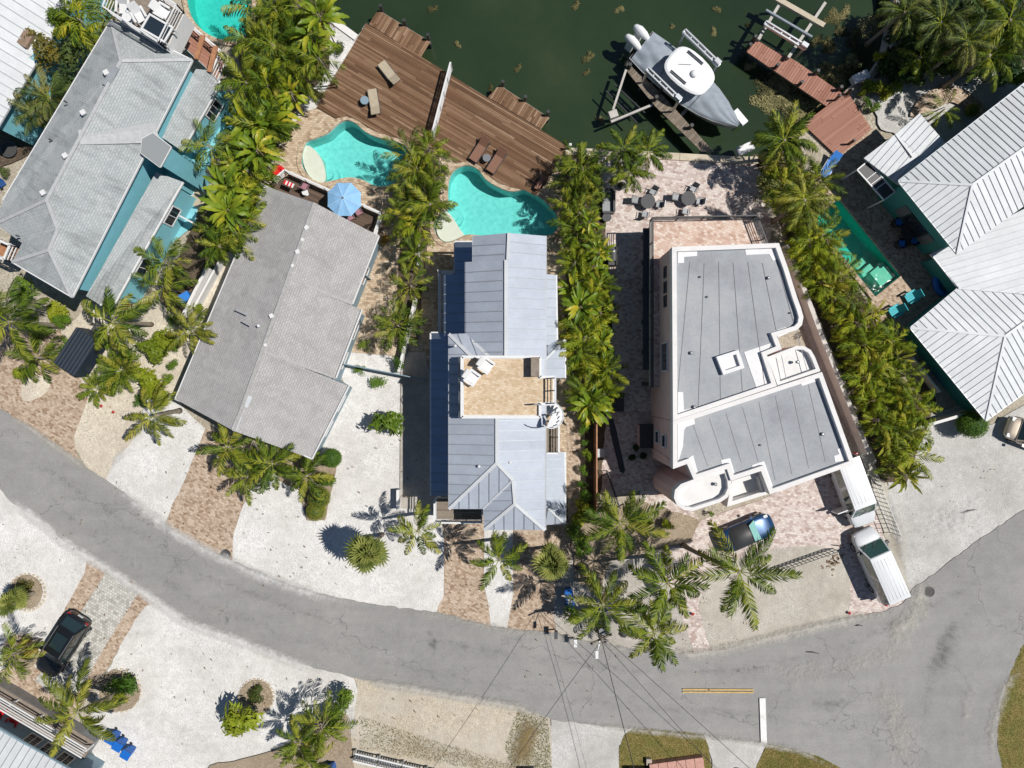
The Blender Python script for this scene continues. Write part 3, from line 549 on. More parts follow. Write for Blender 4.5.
def grass(name, polys, n, label):
    mb = MB(); rnd = random.Random(5)
    for poly, k in zip(polys, n):
        P3 = PP(poly); xs = [max(-37, min(40, p.x)) for p in P3]; ys = [max(-30, min(30, p.y)) for p in P3]; c = 0; z = 0.004*26
        while c < k:
            x, y = rnd.uniform(min(xs), max(xs)), rnd.uniform(min(ys), max(ys))
            if not inside((x, y), P3): continue
            c += 1; a = rnd.uniform(0, 6.28); l_ = rnd.uniform(.04, .11); w_ = rnd.uniform(.008, .02)
            mb.face([(x-w_*math.sin(a), y+w_*math.cos(a), z), (x+w_*math.sin(a), y-w_*math.cos(a), z), (x+l_*math.cos(a)*.9, y+l_*math.sin(a)*.9, z+l_*.7)])
    return tag(link(name, mb.mesh(name), M['grass_blade']), label, 'grass', kind='stuff')
grass('verge_grass', [LAWN_A, LAWN_B, LAWN_C], [9000, 9000, 14000], 'brownish green grass on the verges at the junction')
grass('dry_grass', [[(518, 708), (548, 718), (552, 768), (512, 768), (505, 745)], [(360, 715), (420, 735), (515, 765), (515, 775), (360, 748)]], [3500, 2500], 'dry brown grass tufts on the sandy verge')
# ------------------------------------------------------------------ building helpers
def plane_fit(pts):
    n = Vector()
    for i in range(len(pts)):
        a, b = pts[i], pts[(i+1) % len(pts)]
        n += Vector(((a.y-b.y)*(a.z+b.z), (a.z-b.z)*(a.x+b.x), (a.x-b.x)*(a.y+b.y)))
    n.normalize()
    if n.z < 0: n = -n
    c = sum(pts, Vector())/len(pts); return n, c
def clip(poly, nx, ny, dd, keep_less):
    out = []
    for i in range(len(poly)):
        a, b = poly[i], poly[(i+1) % len(poly)]
        da, db = a[0]*nx+a[1]*ny-dd, b[0]*nx+b[1]*ny-dd
        if not keep_less: da, db = -da, -db
        if da <= 0: out.append(a)
        if da*db < 0:
            t = da/(da-db); out.append((a[0]+(b[0]-a[0])*t, a[1]+(b[1]-a[1])*t))
    return out
def slab(parent, pts, mat, th=0.09, name='roof_slope', uvdir=None, z=0.0):
    n, c = plane_fit(pts); mb = MB(); top = [p+Vector((0, 0, z)) for p in pts]; bot = [p+Vector((0, 0, z-th)) for p in pts]
    g = Vector((n.x, n.y, 0))
    if g.length < 1e-4: g = Vector((0, 1, 0))
    dn = g.normalized(); al = Vector((-dn.y, dn.x, 0)); k = 1/max(0.2, n.z)
    mb.v = [tuple(p) for p in top]+[tuple(p) for p in bot]; m = len(pts)
    mb.f = [tuple(range(m)), tuple(range(2*m-1, m-1, -1))]+[(i, m+i, m+(i+1) % m, (i+1) % m) for i in range(m)]; mb.mi = [0]*len(mb.f)
    mb.uv = [(p.dot(al), p.dot(dn)*k) for p in top]*2
    return part(name, mb, mat, parent)
def seamed(parent, pts, pitch, mat, seam, wd=0.045, ht=0.05, phase=0.0, deck=True):
    """one roof slope of standing seam metal: a deck below and one object per panel"""
    n, c = plane_fit(pts)
    zf = lambda x, y: c.z-(n.x*(x-c.x)+n.y*(y-c.y))/n.z
    g = Vector((n.x, n.y)); g = g.normalized() if g.length > 1e-4 else Vector((1, 0)); ax, ay = -g.y, g.x
    poly = [(p.x, p.y) for p in pts]; s_ = [p[0]*ax+p[1]*ay for p in poly]
    s0 = min(s_)-phase; k = 0
    if deck: slab(parent, [Vector((x, y, zf(x, y)-0.03)) for x, y in poly], mat, 0.10, 'roof_slope')
    while s0+k*pitch < max(s_)-0.02:
        a, b = s0+k*pitch, s0+(k+1)*pitch; k += 1
        q = clip(clip(poly, ax, ay, b, True), ax, ay, a, False)
        if len(q) < 3: continue
        ar = abs(sum(q[i][0]*q[(i+1) % len(q)][1]-q[(i+1) % len(q)][0]*q[i][1] for i in range(len(q))))/2
        if ar < 0.004: continue
        mb = MB(); m = len(q)
        mb.v = [(x, y, zf(x, y)) for x, y in q]+[(x, y, zf(x, y)-0.028) for x, y in q]
        mb.f = [tuple(range(m)), tuple(range(2*m-1, m-1, -1))]+[(i, m+i, m+(i+1) % m, (i+1) % m) for i in range(m)]; mb.mi = [0]*len(mb.f)
        ts = sorted(set(round(t, 4) for t in isect(poly, ax, ay, a+0.03)))
        for i in range(0, len(ts)-1, 2):
            x0, y0 = (a+0.03)*ax+ts[i]*g.x, (a+0.03)*ay+ts[i]*g.y; x1, y1 = (a+0.03)*ax+ts[i+1]*g.x, (a+0.03)*ay+ts[i+1]*g.y
            if k > 1 and abs(ts[i+1]-ts[i]) > 0.1: mb.beam((x0, y0, zf(x0, y0)+ht/2), (x1, y1, zf(x1, y1)+ht/2), wd, ht, 1)
        part('roof_panel', mb, [mat, seam], parent)
def isect(poly, ax, ay, s):
    out = []
    for i in range(len(poly)):
        a, b = poly[i], poly[(i+1) % len(poly)]; da, db = a[0]*ax+a[1]*ay-s, b[0]*ax+b[1]*ay-s
        if (da < 0) != (db < 0):
            t = da/(da-db); x, y = a[0]+(b[0]-a[0])*t, a[1]+(b[1]-a[1])*t; out.append(x*ay-y*ax if False else x*(ay)+y*(-ax))
    return out
def cap(parent, a, b, mat, wd=0.28, ht=0.07, name='ridge_cap', lift=0.03):
    mb = MB(); mb.beam(Vector(a)+Vector((0, 0, lift)), Vector(b)+Vector((0, 0, lift)), wd, ht); return part(name, mb, mat, parent)
def gutter(parent, pts, mat, wd=0.13, ht=0.14, name='gutter', closed=False):
    mb = MB(); L = list(pts)+([pts[0]] if closed else [])
    for a, b in zip(L[:-1], L[1:]): mb.beam(Vector(a)-Vector((0, 0, ht*0.45)), Vector(b)-Vector((0, 0, ht*0.45)), wd, ht)
    return part(name, mb, mat, parent)
def inset(pts, dd):
    """move a world polygon inwards by dd (plan)"""
    n = len(pts); A = sum(pts[i].x*pts[(i+1) % n].y-pts[(i+1) % n].x*pts[i].y for i in range(n)); s = 1 if A > 0 else -1; out = []
    for i in range(n):
        e0 = (pts[i]-pts[i-1]); e1 = (pts[(i+1) % n]-pts[i]); e0.z = e1.z = 0; e0.normalize(); e1.normalize()
        n0 = Vector((-e0.y, e0.x, 0))*s; n1 = Vector((-e1.y, e1.x, 0))*s; m = (n0+n1); L = m.length
        if L < 1e-3: m = n0; k = 1
        else: m /= L; k = 1/max(0.35, m.dot(n0))
        out.append(pts[i]+m*dd*k)
    return out
def walls(parent, pts, z0, z1, mat, name='wall'):
    mb = MB(); mb.prism([(p.x, p.y) for p in pts], z0, z1); return part(name, mb, mat, parent)
def window(parent, a, b, t, z, wd, ht, frame='white_paint', glassm='window_glass', name='window', mull=1, off=0.03):
    """window in the wall running a->b (outside is on the right hand side of a->b)"""
    a, b = Vector((a.x, a.y, 0)), Vector((b.x, b.y, 0)); x = (b-a).normalized(); nn = Vector((x.y, -x.x, 0)); c = a.lerp(b, t)+Vector((0, 0, z)); rz = math.atan2(x.y, x.x)
    mb = MB()
    for s_ in (-1, 1):
        mb.box(c+x*s_*(wd/2)+nn*off, (0.08, 0.1, ht+0.08), rz); mb.box(c+Vector((0, 0, s_*ht/2))+nn*off, (wd-0.08, 0.1, 0.08), rz)
    for k in range(mull): mb.box(c+x*(wd*((k+1)/(mull+1)-0.5))+nn*off, (0.05, 0.08, ht-0.08), rz)
    o = part(name, mb, M[frame], parent)
    g = MB(); g.box(c+nn*off*0.6, (wd-0.07, 0.05, ht-0.07), rz); part('pane', g, M[glassm], o); return o
def railing(parent, pts, z0, ht, mat, name='railing', every=1.3, rails=3, r=0.03, pickets=0, closed=False):
    mb = MB(); L = [Vector((p.x, p.y, z0)) for p in pts]+([Vector((pts[0].x, pts[0].y, z0))] if closed else [])
    for a, b in zip(L[:-1], L[1:]):
        k = max(1, round((b-a).length/every))
        for j in range(k+1): p = a.lerp(b, j/k); mb.box(p+Vector((0, 0, ht/2)), (0.07, 0.07, ht))
        for q in range(rails):
            z = ht*(q+1)/rails; mb.beam(a+Vector((0, 0, z)), b+Vector((0, 0, z)), r*2.2 if q == rails-1 else r, r*1.6 if q == rails-1 else r)
        if pickets:
            m_ = int((b-a).length/pickets)
            for j in range(1, m_): p = a.lerp(b, j/m_); mb.box(p+Vector((0, 0, ht/2)), (0.022, 0.022, ht))
    return part(name, mb, M[mat], parent)
def vent(parent, u, v, h, mat='white_paint', s=0.3, hh=0.22, round_=False, name='roof_vent'):
    p = P(u, v, h); mb = MB()
    if round_: mb.lathe(p, [(s*.7, -0.1), (s*.7, hh*.5), (s, hh*.5), (s, hh*.8), (s*.5, hh)], 12)
    else: mb.box(p+Vector((0, 0, hh/2-0.05)), (s, s, hh), R(30)); mb.box(p+Vector((0, 0, hh)), (s*1.25, s*1.25, 0.05), R(30))
    return part(name, mb, M[mat], parent)
def plank_floor(parent, poly, z, wd, ln, ang, mat, gap=0.012, th=0.04, limit=300, name='plank', holes=()):
    """boards of a deck: polygon (world) cut in rows and lengths"""
    ca, sa = math.cos(ang), math.sin(ang); pl = [(p.x*ca+p.y*sa, -p.x*sa+p.y*ca) for p in poly]
    ys = [p[1] for p in pl]; xs = [p[0] for p in pl]; y = min(ys); r_ = 0; rnd = random.Random(11); made = []
    while y < max(ys)-0.01:
        x = min(xs)-rnd.uniform(0, ln); row = clip(clip(pl, 0, 1, y+wd-gap, True), 0, 1, y, False)
        while x < max(xs):
            l_ = ln*rnd.uniform(.8, 1.2)
            q = clip(clip(row, 1, 0, x+l_-gap, True), 1, 0, x, False) if len(row) > 2 else []
            x += l_
            if len(q) < 3: continue
            ar = abs(sum(q[i][0]*q[(i+1) % len(q)][1]-q[(i+1) % len(q)][0]*q[i][1] for i in range(len(q))))/2
            if ar < 0.01: continue
            made.append((ar, q))
        y += wd; r_ += 1
    made.sort(key=lambda t: -t[0]); rest = MB()
    for k, (ar, q) in enumerate(made):
        dz = random.uniform(-0.004, 0.004); cx = sum(p[0] for p in q)/len(q); cy = sum(p[1] for p in q)/len(q)
        if k < limit:
            mb = MB(); mb.prism([(p[0]-cx, p[1]-cy) for p in q], -th, dz)
            o = link(name, mb.mesh(name), mat, parent); off = -parent.location if parent.parent is None else Vector()
            o.location = Vector((cx*ca-cy*sa, cx*sa+cy*ca, z))+off; o.rotation_euler = (0, 0, ang)
        else: rest.prism([(p[0]*ca-p[1]*sa, p[0]*sa+p[1]*ca) for p in q], z-th, z+dz)
    if rest.f: tag(part('plank_rows', rest, mat, parent), kind='stuff')
# ------------------------------------------------------------------ houses
def Q(*t): return [P(*p) for p in t]
def house(label, u, v, name='house'): p = P(u, v); return thing(name, label, 'house', p)
def roof_of(hs, mat=None):
    """empty part that carries the slopes of one roof"""
    o = bpy.data.objects.new('roof', None); COL.objects.link(o); o.parent = hs; o.location = -hs.location; o.empty_display_size = 0.2; return o
# ---- grey shingled single storey house
h2 = house('single storey house with long grey shingle gable roof and slate blue walls', 265, 320)
r2 = roof_of(h2); e, rg = 2.9, 4.2
A = Q((265, 186, e), (315, 203, rg), (234, 431, rg), (175, 399, e)); slab(r2, A, M['grey_shingle'])
B1 = Q((315, 203, rg), (379, 236, e), (352.5, 304, e), (289.5, 278, rg)); slab(r2, B1, M['grey_shingle'])
B2 = Q((289.5, 278, rg), (362, 310, e-.15), (336, 378, e-.15), (262, 351, rg)); slab(r2, B2, M['grey_shingle'], z=0.012)
B3 = Q((262, 351, rg), (349, 386, e-.15), (312, 459, e-.15), (234, 431, rg)); slab(r2, B3, M['grey_shingle'], z=0.004)
cap(r2, P(315, 203, rg), P(234, 431, rg), M['grey_ridge'], 0.24, 0.05)
for a, b in (((289.5, 278, rg), (352.5, 304, e)), ((262, 351, rg), (336, 378, e-.15))): cap(r2, P(*a), P(*b), M['grey_ridge'], 0.16, 0.04, 'hip_cap')
eav = Q((265, 186, e), (379, 236, e), (352.5, 304, e), (362, 310, e), (336, 378, e), (349, 386, e), (312, 459, e), (175, 399, e))
wl = inset(eav, 0.32); walls(h2, wl, 0, e-0.12, M['slate_wall'])
for (x0, x1, x2) in ((wl[0], wl[1], P(315, 203, rg)), (wl[6], wl[7], P(234, 431, rg))):
    m_ = MB(); c2 = ((x0+x1)/2-x2); c2.z = 0; t2 = x2+c2.normalized()*-0.0
    ap = Vector((x2.x*.95+(x0.x+x1.x)*.025, x2.y*.95+(x0.y+x1.y)*.025, rg-0.2)); m_.face([Vector((x0.x, x0.y, e-.12)), Vector((x1.x, x1.y, e-.12)), ap]); part('gable', m_, M['slate_wall'], h2)
for a, b in ((0, 7), (1, 2), (3, 4), (5, 6), (6, 7), (0, 1)): gutter(h2, [eav[a], eav[b]], M['white_paint'], 0.09, 0.13, 'fascia')
for u, v, s in ((307, 228, .34), (303, 240, .26), (298, 252, .34), (293, 266, .24), (272, 316, .34), (259, 326, .2), (266, 345, .24)): vent(r2, u-10, v-12+ (0 if v < 300 else 0), 4.4, 'white_paint', s*.8, .16) if False else vent(r2, u, v, 4.15, 'white_paint', s*.62, .12)
for a, b in (((250, 396), (245, 407)), ((240, 416), (234.5, 430))): cap(r2, P(*a, 4.2), P(*b, 4.2), M['white_roof'], 0.36, 0.04, 'metal_patch')
for a, b in (((237, 309), (248, 315)), ((243, 321), (251, 326))): cap(r2, P(*a, 4.05), P(*b, 4.05), M['seam_light'], 0.08, 0.04, 'pipe_flashing', 0.08)
for i, (j, t) in enumerate(((1, .5), (3, .3), (3, .75), (5, .35), (5, .75))): window(h2, wl[j+1], wl[j], t, 1.5, 1.2, 1.0)
for c in ((372, 252), (366, 277)):
    m_ = MB(); m_.box(P(*c)+Vector((0, 0, 1.1)), (0.9, 0.07, 2.2), R(-27)); part('privacy_screen', m_, M['slate_wall'], h2)
window(h2, wl[7], wl[6], .25, 1.5, 1.4, 1.1); window(h2, wl[7], wl[6], .72, 1.5, 1.4, 1.1)
m_ = MB(); p = wl[7].lerp(wl[6], .5); x_ = (wl[6]-wl[7]).normalized(); m_.box((p.x+x_.y*.04, p.y-x_.x*.04, 1.08), (1.0, .08, 2.1), math.atan2(x_.y, x_.x)); dr_ = part('door', m_, M['white_paint'], h2); m_ = MB(); m_.box((p.x+x_.y*.1+x_.x*.38, p.y-x_.x*.1+x_.y*.38, 1.05), (.05, .06, .12)); part('handle', m_, M['aluminium'], dr_)
# raised brown deck behind it
dk = thing('raised_deck', 'raised dark brown deck with white railing behind the grey shingle house', 'deck', P(330, 200))
dpoly = Q((289, 174, .7), (383, 216, .7), (374, 246, .7), (266, 194, .7)); plank_floor(dk, dpoly, 0.7, 0.2, 3.5, R(-24), M['dark_deck'], limit=60, name='plank')
fr = MB(); fr.prism([(p.x, p.y) for p in inset(dpoly, 0.1)], 0.3, 0.64); part('frame', fr, M['timber_grey'], dk)
for k in range(3):
    m_ = MB(); p = dpoly[0].lerp(dpoly[1], 0.08+0.4*k); m_.box((p.x, p.y, 0.16), (0.2, 0.2, 0.3)); part('post', m_, M['timber_grey'], dk)
railing(dk, [dpoly[0], dpoly[1], dpoly[1].lerp(dpoly[2], .75)], 0.7, 0.95, 'white_paint', 'railing', 1.6, 4, 0.05)
railing(dk, [dpoly[0], dpoly[0].lerp(dpoly[3], .5)], 0.7, 0.95, 'white_paint', 'railing', 1.2, 4, 0.05)

# ---- left neighbour: two storey, blue grey shingles, teal walls, roof terrace
h1 = house('two storey teal house with blue grey shingle hip roof and roof terrace', 110, 170); r1_ = roof_of(h1); SH = M['bluegrey_shingle']
e, rg = 6.0, 7.25
NW, NE, ra, rb = P(111, 20, e), P(192, 60, e), P(121, 61, rg), P(47, 200, rg); SE = P(72, 297, e); c1, c2 = P(58, 229, 6.85), P(49.5, 250, 6.85); s1, s2, s3, s4 = P(12, 262, e), P(22, 243, e), P(-4, 224, e), P(3, 200, e)
for f in ([ra, NE, SE, c2, c1, rb], [NW, ra, rb, s3, s4], [rb, c1, s2, s3], [c1, c2, s1, s2], [c2, SE, s1], [NW, NE, ra]): slab(r1_, f, SH)
for a, b in ((ra, rb), (NW, ra), (NE, ra), (rb, s3), (rb, c1), (c1, c2), (c2, SE), (c2, s1)): cap(r1_, a, b, M['ridge_shingle'], 0.2, 0.04)
cr0, cr1 = P(79, 137, 7.27), P(156, 129, 6.35); m_ = MB()
dr = (cr1-cr0); nn = Vector((-dr.y, dr.x, 0)).normalized(); m_.face([cr0-nn*.45-Vector((0, 0, .06)), cr1-nn*.75-Vector((0, 0, .35)), cr1, cr0]); m_.face([cr0, cr1, cr1+nn*.75-Vector((0, 0, .35)), cr0+nn*.45-Vector((0, 0, .06))]); part('cricket', m_, M['ridge_shingle'], r1_)
walls(h1, inset([NW, NE, SE, s1, s2, s3, s4], 0.45), 0, e-.1, M['teal_wall'])
for a, b in ((NE, SE), (SE, s1), (s4, NW), (NW, NE)): gutter(h1, [a, b], M['white_paint'], 0.1, 0.14, 'fascia')
dm = Q((142, 139, 6.4), (153, 133, 6.4), (171, 147, 6.4), (160, 167, 6.4), (141, 153, 6.4)); m_ = MB(); m_.prism([(p.x, p.y) for p in dm], 6.28, 6.42); part('bay_roof', m_, M['bluegrey_shingle'], h1)
m_.uv = None; walls(h1, inset(dm, .12), 0, 6.28, M['teal_wall'], 'bay_wall'); gutter(h1, dm, M['white_paint'], 0.08, 0.1, 'bay_trim', True)
L1 = Q((196, 69, 4.5), (207, 70, 4.3), (220, 84, 3.5), (182, 151, 3.5), (157, 134, 4.6)); slab(r1_, L1, SH); L2 = Q((156, 172, 4.4), (183, 182, 3.5), (115, 303, 3.5), (100, 305, 3.5), (86, 296, 4.6)); slab(r1_, L2, SH)
gutter(h1, L1[2:4], M['white_paint'], .1, .13, 'fascia'); gutter(h1, L2[1:4], M['white_paint'], .1, .13, 'fascia')
w1 = inset(L1, .4); w2 = inset(L2, .4); walls(h1, w1, 0, 3.35, M['teal_wall'], 'lower_wall'); walls(h1, w2, 0, 3.35, M['teal_wall'], 'lower_wall')
lk = Q((172, 148), (205, 170), (194, 196), (150, 178)); walls(h1, lk, 0, 2.4, M['teal_wall'], 'link_wall')
window(h1, w1[2], w1[3], .28, 1.9, 1.3, 1.2, mull=2) if False else window(h1, w1[3], w1[2], .72, 1.9, 1.3, 1.3, mull=2)
window(h1, w2[2], w2[1], .78, 1.9, 1.3, 1.2, mull=1); window(h1, w2[2], w2[1], .3, 1.9, 1.3, 1.2, mull=1)
for u, v in ((107, 73), (84, 113), (66, 156), (44, 193)): vent(r1_, u, v, 7.22, 'white_paint', .24, .12)
for u, v in ((66, 102), (51, 140), (18, 236)): vent(r1_, u, v, 6.7, 'charcoal', .06, .2, True, 'pipe')
cap(r1_, P(117, 67, 7.25), P(106, 86, 7.2), M['seam_light'], .45, .04, 'ridge_patch', .07)
m_ = MB(); a, b = P(204, 176, .0), P(166, 246, .0); m_.beam(a+Vector((0, 0, .12)), b+Vector((0, 0, .12)), 0.14, 0.24); part('white_kerb', m_, M['white_paint'], h1)
m_ = MB(); m_.box(P(200, 199)+Vector((0, 0, .19)), (1.0, 1.3, .02), R(-30)); solo('door_mat', m_, M['tan_sling'], 'tan woven mat on the teal walkway beside the left house', 'mat')
m_ = MB(); m_.beam(P(186, 219, 1)+Vector((0, 0, 0)), P(199, 226, 1), .1, 2.0); solo('screen_wall', m_, M['white_paint'], 'short white screen wall at the teal walkway among the palms', 'screen')
# roof terrace with white railing
tz = 6.75; tp = Q((112, 15, tz), (166, 49, tz), (184, 13, tz), (126, -22, tz)); tb = MB(); tb.prism([(p.x, p.y) for p in tp], 5.2, tz-.05); part('terrace_base', tb, M['white_paint'], h1)
plank_floor(h1, inset(tp, .05), tz, .3, 4, R(-32), M['timber_grey'], limit=80, name='terrace_board')
railing(h1, tp, tz, 1.0, 'white_paint', 'terrace_railing', 1.4, 4, 0.035, 0, True)
# side balcony with orange boards
bz = 3.1; bp = Q((178, 42, bz), (190, 26, bz), (227, 58, bz), (217, 80, bz), (204, 66, bz)); m_ = MB(); m_.prism([(p.x, p.y) for p in bp], bz-.3, bz-.05); part('balcony_slab', m_, M['white_paint'], h1)
plank_floor(h1, inset(bp, .05), bz, .22, 3, R(-35), M['composite_wood'], limit=60, name='balcony_board')
railing(h1, [bp[1], bp[2], bp[3]], bz, 1.0, 'white_paint', 'balcony_railing', 1.2, 3, .05)
for k in range(3):
    m_ = MB(); a = bp[1].lerp(bp[2], .25+.33*k); b = bp[0].lerp(bp[3], .35+.33*k); m_.beam(a+Vector((0, 0, 1.25)), b+Vector((0, 0, 1.25)), .30, .1); part('awning_beam', m_, M['orange_wood'], h1)
for p in bp[1:4]: m_ = MB(); m_.box((p.x, p.y, 1.4), (.18, .18, 2.8)); part('balcony_post', m_, M['white_paint'], h1)
# south balcony bits
sb = Q((112, 290, .9), (127, 285, .9), (135, 298, .9), (118, 308, .9)); m_ = MB(); m_.prism([(p.x, p.y) for p in sb], 0, .9); part('porch_floor', m_, M['orange_wood'], h1); railing(h1, sb, .9, .9, 'white_paint', 'porch_railing', .8, 3, .05, .3, True)
sb = Q((2, 240, 3.0), (20, 248, 3.0), (14, 262, 3.0), (-3, 254, 3.0)); m_ = MB(); m_.prism([(p.x, p.y) for p in sb], 2.8, 3.0); part('balcony_slab', m_, M['orange_wood'], h1); railing(h1, sb, 3.0, .95, 'white_paint', 'balcony_railing', .8, 3, .06, .3, True)

# ---- house at the upper left corner, only its white roof shows
h0 = house('house with white standing seam roof cut by the upper left corner', 0, 20); r0 = roof_of(h0)
seamed(r0, Q((88, -25, 4.2), (-6, 134, 4.2), (-100, 70, 6.4), (-6, -90, 6.4)), 0.62, M['white_roof'], M['seam_light'], .06, .05)
m_ = inset(Q((88, -25, 4.2), (-6, 134, 4.2), (-100, 70, 4.2), (-6, -90, 4.2)), .4); walls(h0, m_, 0, 4.0, M['teal_wall'])
m_ = MB(); m_.box(P(24, 37, 4.5), (1.3, 1.1, .5), R(-32)); part('chimney_box', m_, M['brown_box'], h0)
m_ = MB(); m_.box(P(28, 51, 4.1), (1.9, .9, .5), R(-22)); part('teal_dormer', m_, M['teal_wall'], h0)

# ---- centre house with standing seam roofs and a tiled roof deck
h3 = house('white and blue house with pale standing seam roofs and tan roof deck', 500, 390); r3 = roof_of(h3); GR, SG = M['galv_roof'], M['seam_grey']
e, g, l = 6.5, 7.5, 3.3; pt = .62
def S3(*t, p=pt, ph=0.0): seamed(r3, Q(*t), p, GR, SG, .05, .05, ph)
def S3L(*t): seamed(r3, Q(*t), pt, M['galv_shaded'], SG, .05, .05)
S3((473, 236, e), (509, 233, g), (508, 262, g), (472.5, 263, e)); S3((509, 233, g), (546, 236, e), (546, 262, e), (508, 262, g))
S3((465.7, 262, e+.05), (506, 260, g+.1), (506, 359, g+.1), (489, 358, 7.2), (466, 334, e+.05)); S3((506, 260, g+.1), (545.5, 261, e+.05), (545.5, 359, e+.05), (506, 359, g+.1))
S3((449, 334, e), (476, 361, 7.1), (497, 361, g), (497, 463, g), (449, 509, e)); S3((449, 334, e), (466, 333.5, e+.02), (490, 358, 7.25), (476, 361, 7.1))
S3((497, 359, g), (545, 359, e), (545, 530, e), (515, 504, 7.15), (513, 480, 7.15), (497, 463, g))
S3((449, 509, e), (497, 463, g), (513, 480, 7.15), (483, 509, e)); S3((483, 509, e), (513, 480, 7.15), (515, 504, 7.15), (484, 530, e)); S3((484, 530, e), (515, 504, 7.15), (545, 530, e))
for a, b in (((509, 233, g), (508, 260, g)), ((506, 260, g+.1), (506, 357, g+.1)), ((497, 417, g), (497, 463, g)), ((449, 509, e), (497, 463, g)), ((497, 463, g), (513, 480, 7.15)), ((513, 480, 7.15), (515, 504, 7.15)), ((515, 504, 7.15), (484, 530, e)), ((515, 504, 7.15), (545, 530, e)), ((449, 334, e), (476, 361, 7.1)), ((466, 334, e), (490, 358, 7.2))): cap(r3, P(*a), P(*b), M['white_roof'], .2, .06)
cap(r3, P(513, 480, 7.15), P(483, 509, e), M['white_roof'], .12, .05, 'valley_flashing')
S3L((455, 242, 3.55), (480, 242, 3.9), (480, 277, 3.9), (455, 277, 3.55)); S3L((444, 275, 4.1), (474, 275, 4.6), (474, 336, 4.6), (444, 336, 4.1)); S3L((431, 333, l), (462, 333, 3.95), (462, 496, 3.95), (431, 496, l))
S3((536, 273, 3.95), (556, 275, l), (557, 345, l), (536, 345, 3.95)); S3((539, 366, 4.3), (565, 340, l+.1), (565, 378, l+.1), (539, 378, 4.3)); S3((539, 366, 4.3), (549, 343, l+.15), (565, 340, l+.1))
S3((536, 452, 3.95), (565, 452, l), (565, 524, l), (548, 508, 3.75), (536, 508, 3.95)); S3((548, 508, 3.75), (565, 524, l), (546, 525, l))
cap(r3, P(539, 366, 4.3), P(565, 340, l+.1), M['white_roof'], .14, .06, 'hip_cap'); cap(r3, P(548, 508, 3.75), P(565, 524, l), M['white_roof'], .12, .05, 'hip_cap')
up = [P(*p, e) for p in ((473, 236), (546, 236), (545.5, 530), (484, 530), (483, 509), (449, 509), (449, 334), (465.7, 334), (465.7, 262), (473, 262))]; walls(h3, inset(up, .4), 0, e-.15, M['slate_wall'])
lo = [P(*p, l) for p in ((455, 242), (500, 242), (500, 275), (556, 275), (557, 340), (565, 340), (565, 378), (540, 378), (540, 452), (565, 452), (565, 524), (500, 524), (500, 496), (431, 496), (431, 333), (444, 333), (444, 275), (455, 275))]
walls(h3, inset(lo, .35), 0, l-.12, M['pale_wall'], 'lower_wall')
for seg in ([lo[-1], lo[0], lo[1]], [lo[-4], lo[-3], lo[-2], lo[-1]] , [lo[3], lo[4]], [lo[9], lo[10]], [lo[13], lo[14]], [lo[5], lo[6]]): gutter(h3, seg, M['white_paint'], .16, .15)
for a, b in ((0, 9), (8, 7), (6, 5), (1, 2)): gutter(h3, [up[a], up[b]], M['aluminium'], .1, .13)
gutter(h3, Q((439.5, 335, 2.2), (439.5, 272, 2.2), (455, 272, 2.2)), M['white_paint'], .2, .2, 'outer_beam')
gt = Q((439.5, 335), (439.5, 272), (455, 272)); 
for p in gt: m_ = MB(); m_.box((p.x*.97, p.y*.97, 1.1), (.14, .14, 2.2)); part('beam_post', m_, M['white_paint'], h3)
for (u, v) in ((479, 466), (510, 462), (455.5, 346)): vent(r3, u, v, 7.05, 'white_paint', .09, .32, True, 'pipe')
uw = inset(up, .4); lw3 = inset(lo, .35)
for t_ in (.3, .7): window(h3, uw[3], uw[2], t_, 5.0, 1.0, 1.3)
window(h3, uw[5], uw[4], .5, 5.0, 1.1, 1.3); window(h3, lw3[11], lw3[10], .5, 1.5, 1.4, 1.4, mull=2)
for t_ in (.2, .5, .8): window(h3, uw[6], uw[5], t_, 5.2, 1.0, 1.1)
for t_ in (.15, .4, .65, .88): window(h3, lw3[14], lw3[13], t_, 1.7, 1.0, 1.1)
m_ = MB(); p = lw3[12].lerp(lw3[13], .55); m_.box((p.x, p.y-.04, 1.1), (1.0, .08, 2.2)); dr_ = part('door', m_, M['white_paint'], h3); m_ = MB(); m_.box((p.x+.38, p.y-.1, 1.05), (.05, .06, .12)); part('handle', m_, M['aluminium'], dr_)
# roof deck
rz_ = 7.72; rdk = Q((462, 357, rz_), (540, 357, rz_), (540, 377, rz_), (555, 377, rz_), (555, 404, rz_), (540, 404, rz_), (540, 417, rz_), (462, 417, rz_))
walls(h3, rdk, 6.0, rz_-.06, M['white_paint'], 'deck_base'); m_ = MB(); q = inset(rdk, .12); m_.face([(p.x, p.y, rz_-.03) for p in q]); part('deck_tiles', m_, M['roof_tiles'], h3)
m_ = MB()
for i in range(8):
    if i in (3,): continue
    a, b = rdk[i], rdk[(i+1) % 8]; m_.beam((a.x, a.y, rz_+.03), (b.x, b.y, rz_+.03), .16, .24)
part('deck_kerb', m_, M['white_paint'], h3)
railing(h3, Q((461, 357, rz_), (461, 417, rz_)), rz_-1.3, 1.15, 'aluminium', 'deck_railing', .9, 4, .035)
m_ = MB(); a, b = P(460, 357, 7), P(460, 417, 7); 
for k in range(3): m_.tube([a.lerp(b, k/3), a.lerp(b, (k+1)/3)+Vector((0, 0, 1.0))], .03, 5); m_.tube([a.lerp(b, k/3)+Vector((0, 0, 1.0)), a.lerp(b, (k+1)/3)], .03, 5)
part('railing_brace', m_, M['steel_grey'], h3)
m_ = MB(); m_.box(P(535, 367, rz_+.35), (.5, 1.15, .7)); part('deck_bench_box', m_, M['timber_grey'], h3)
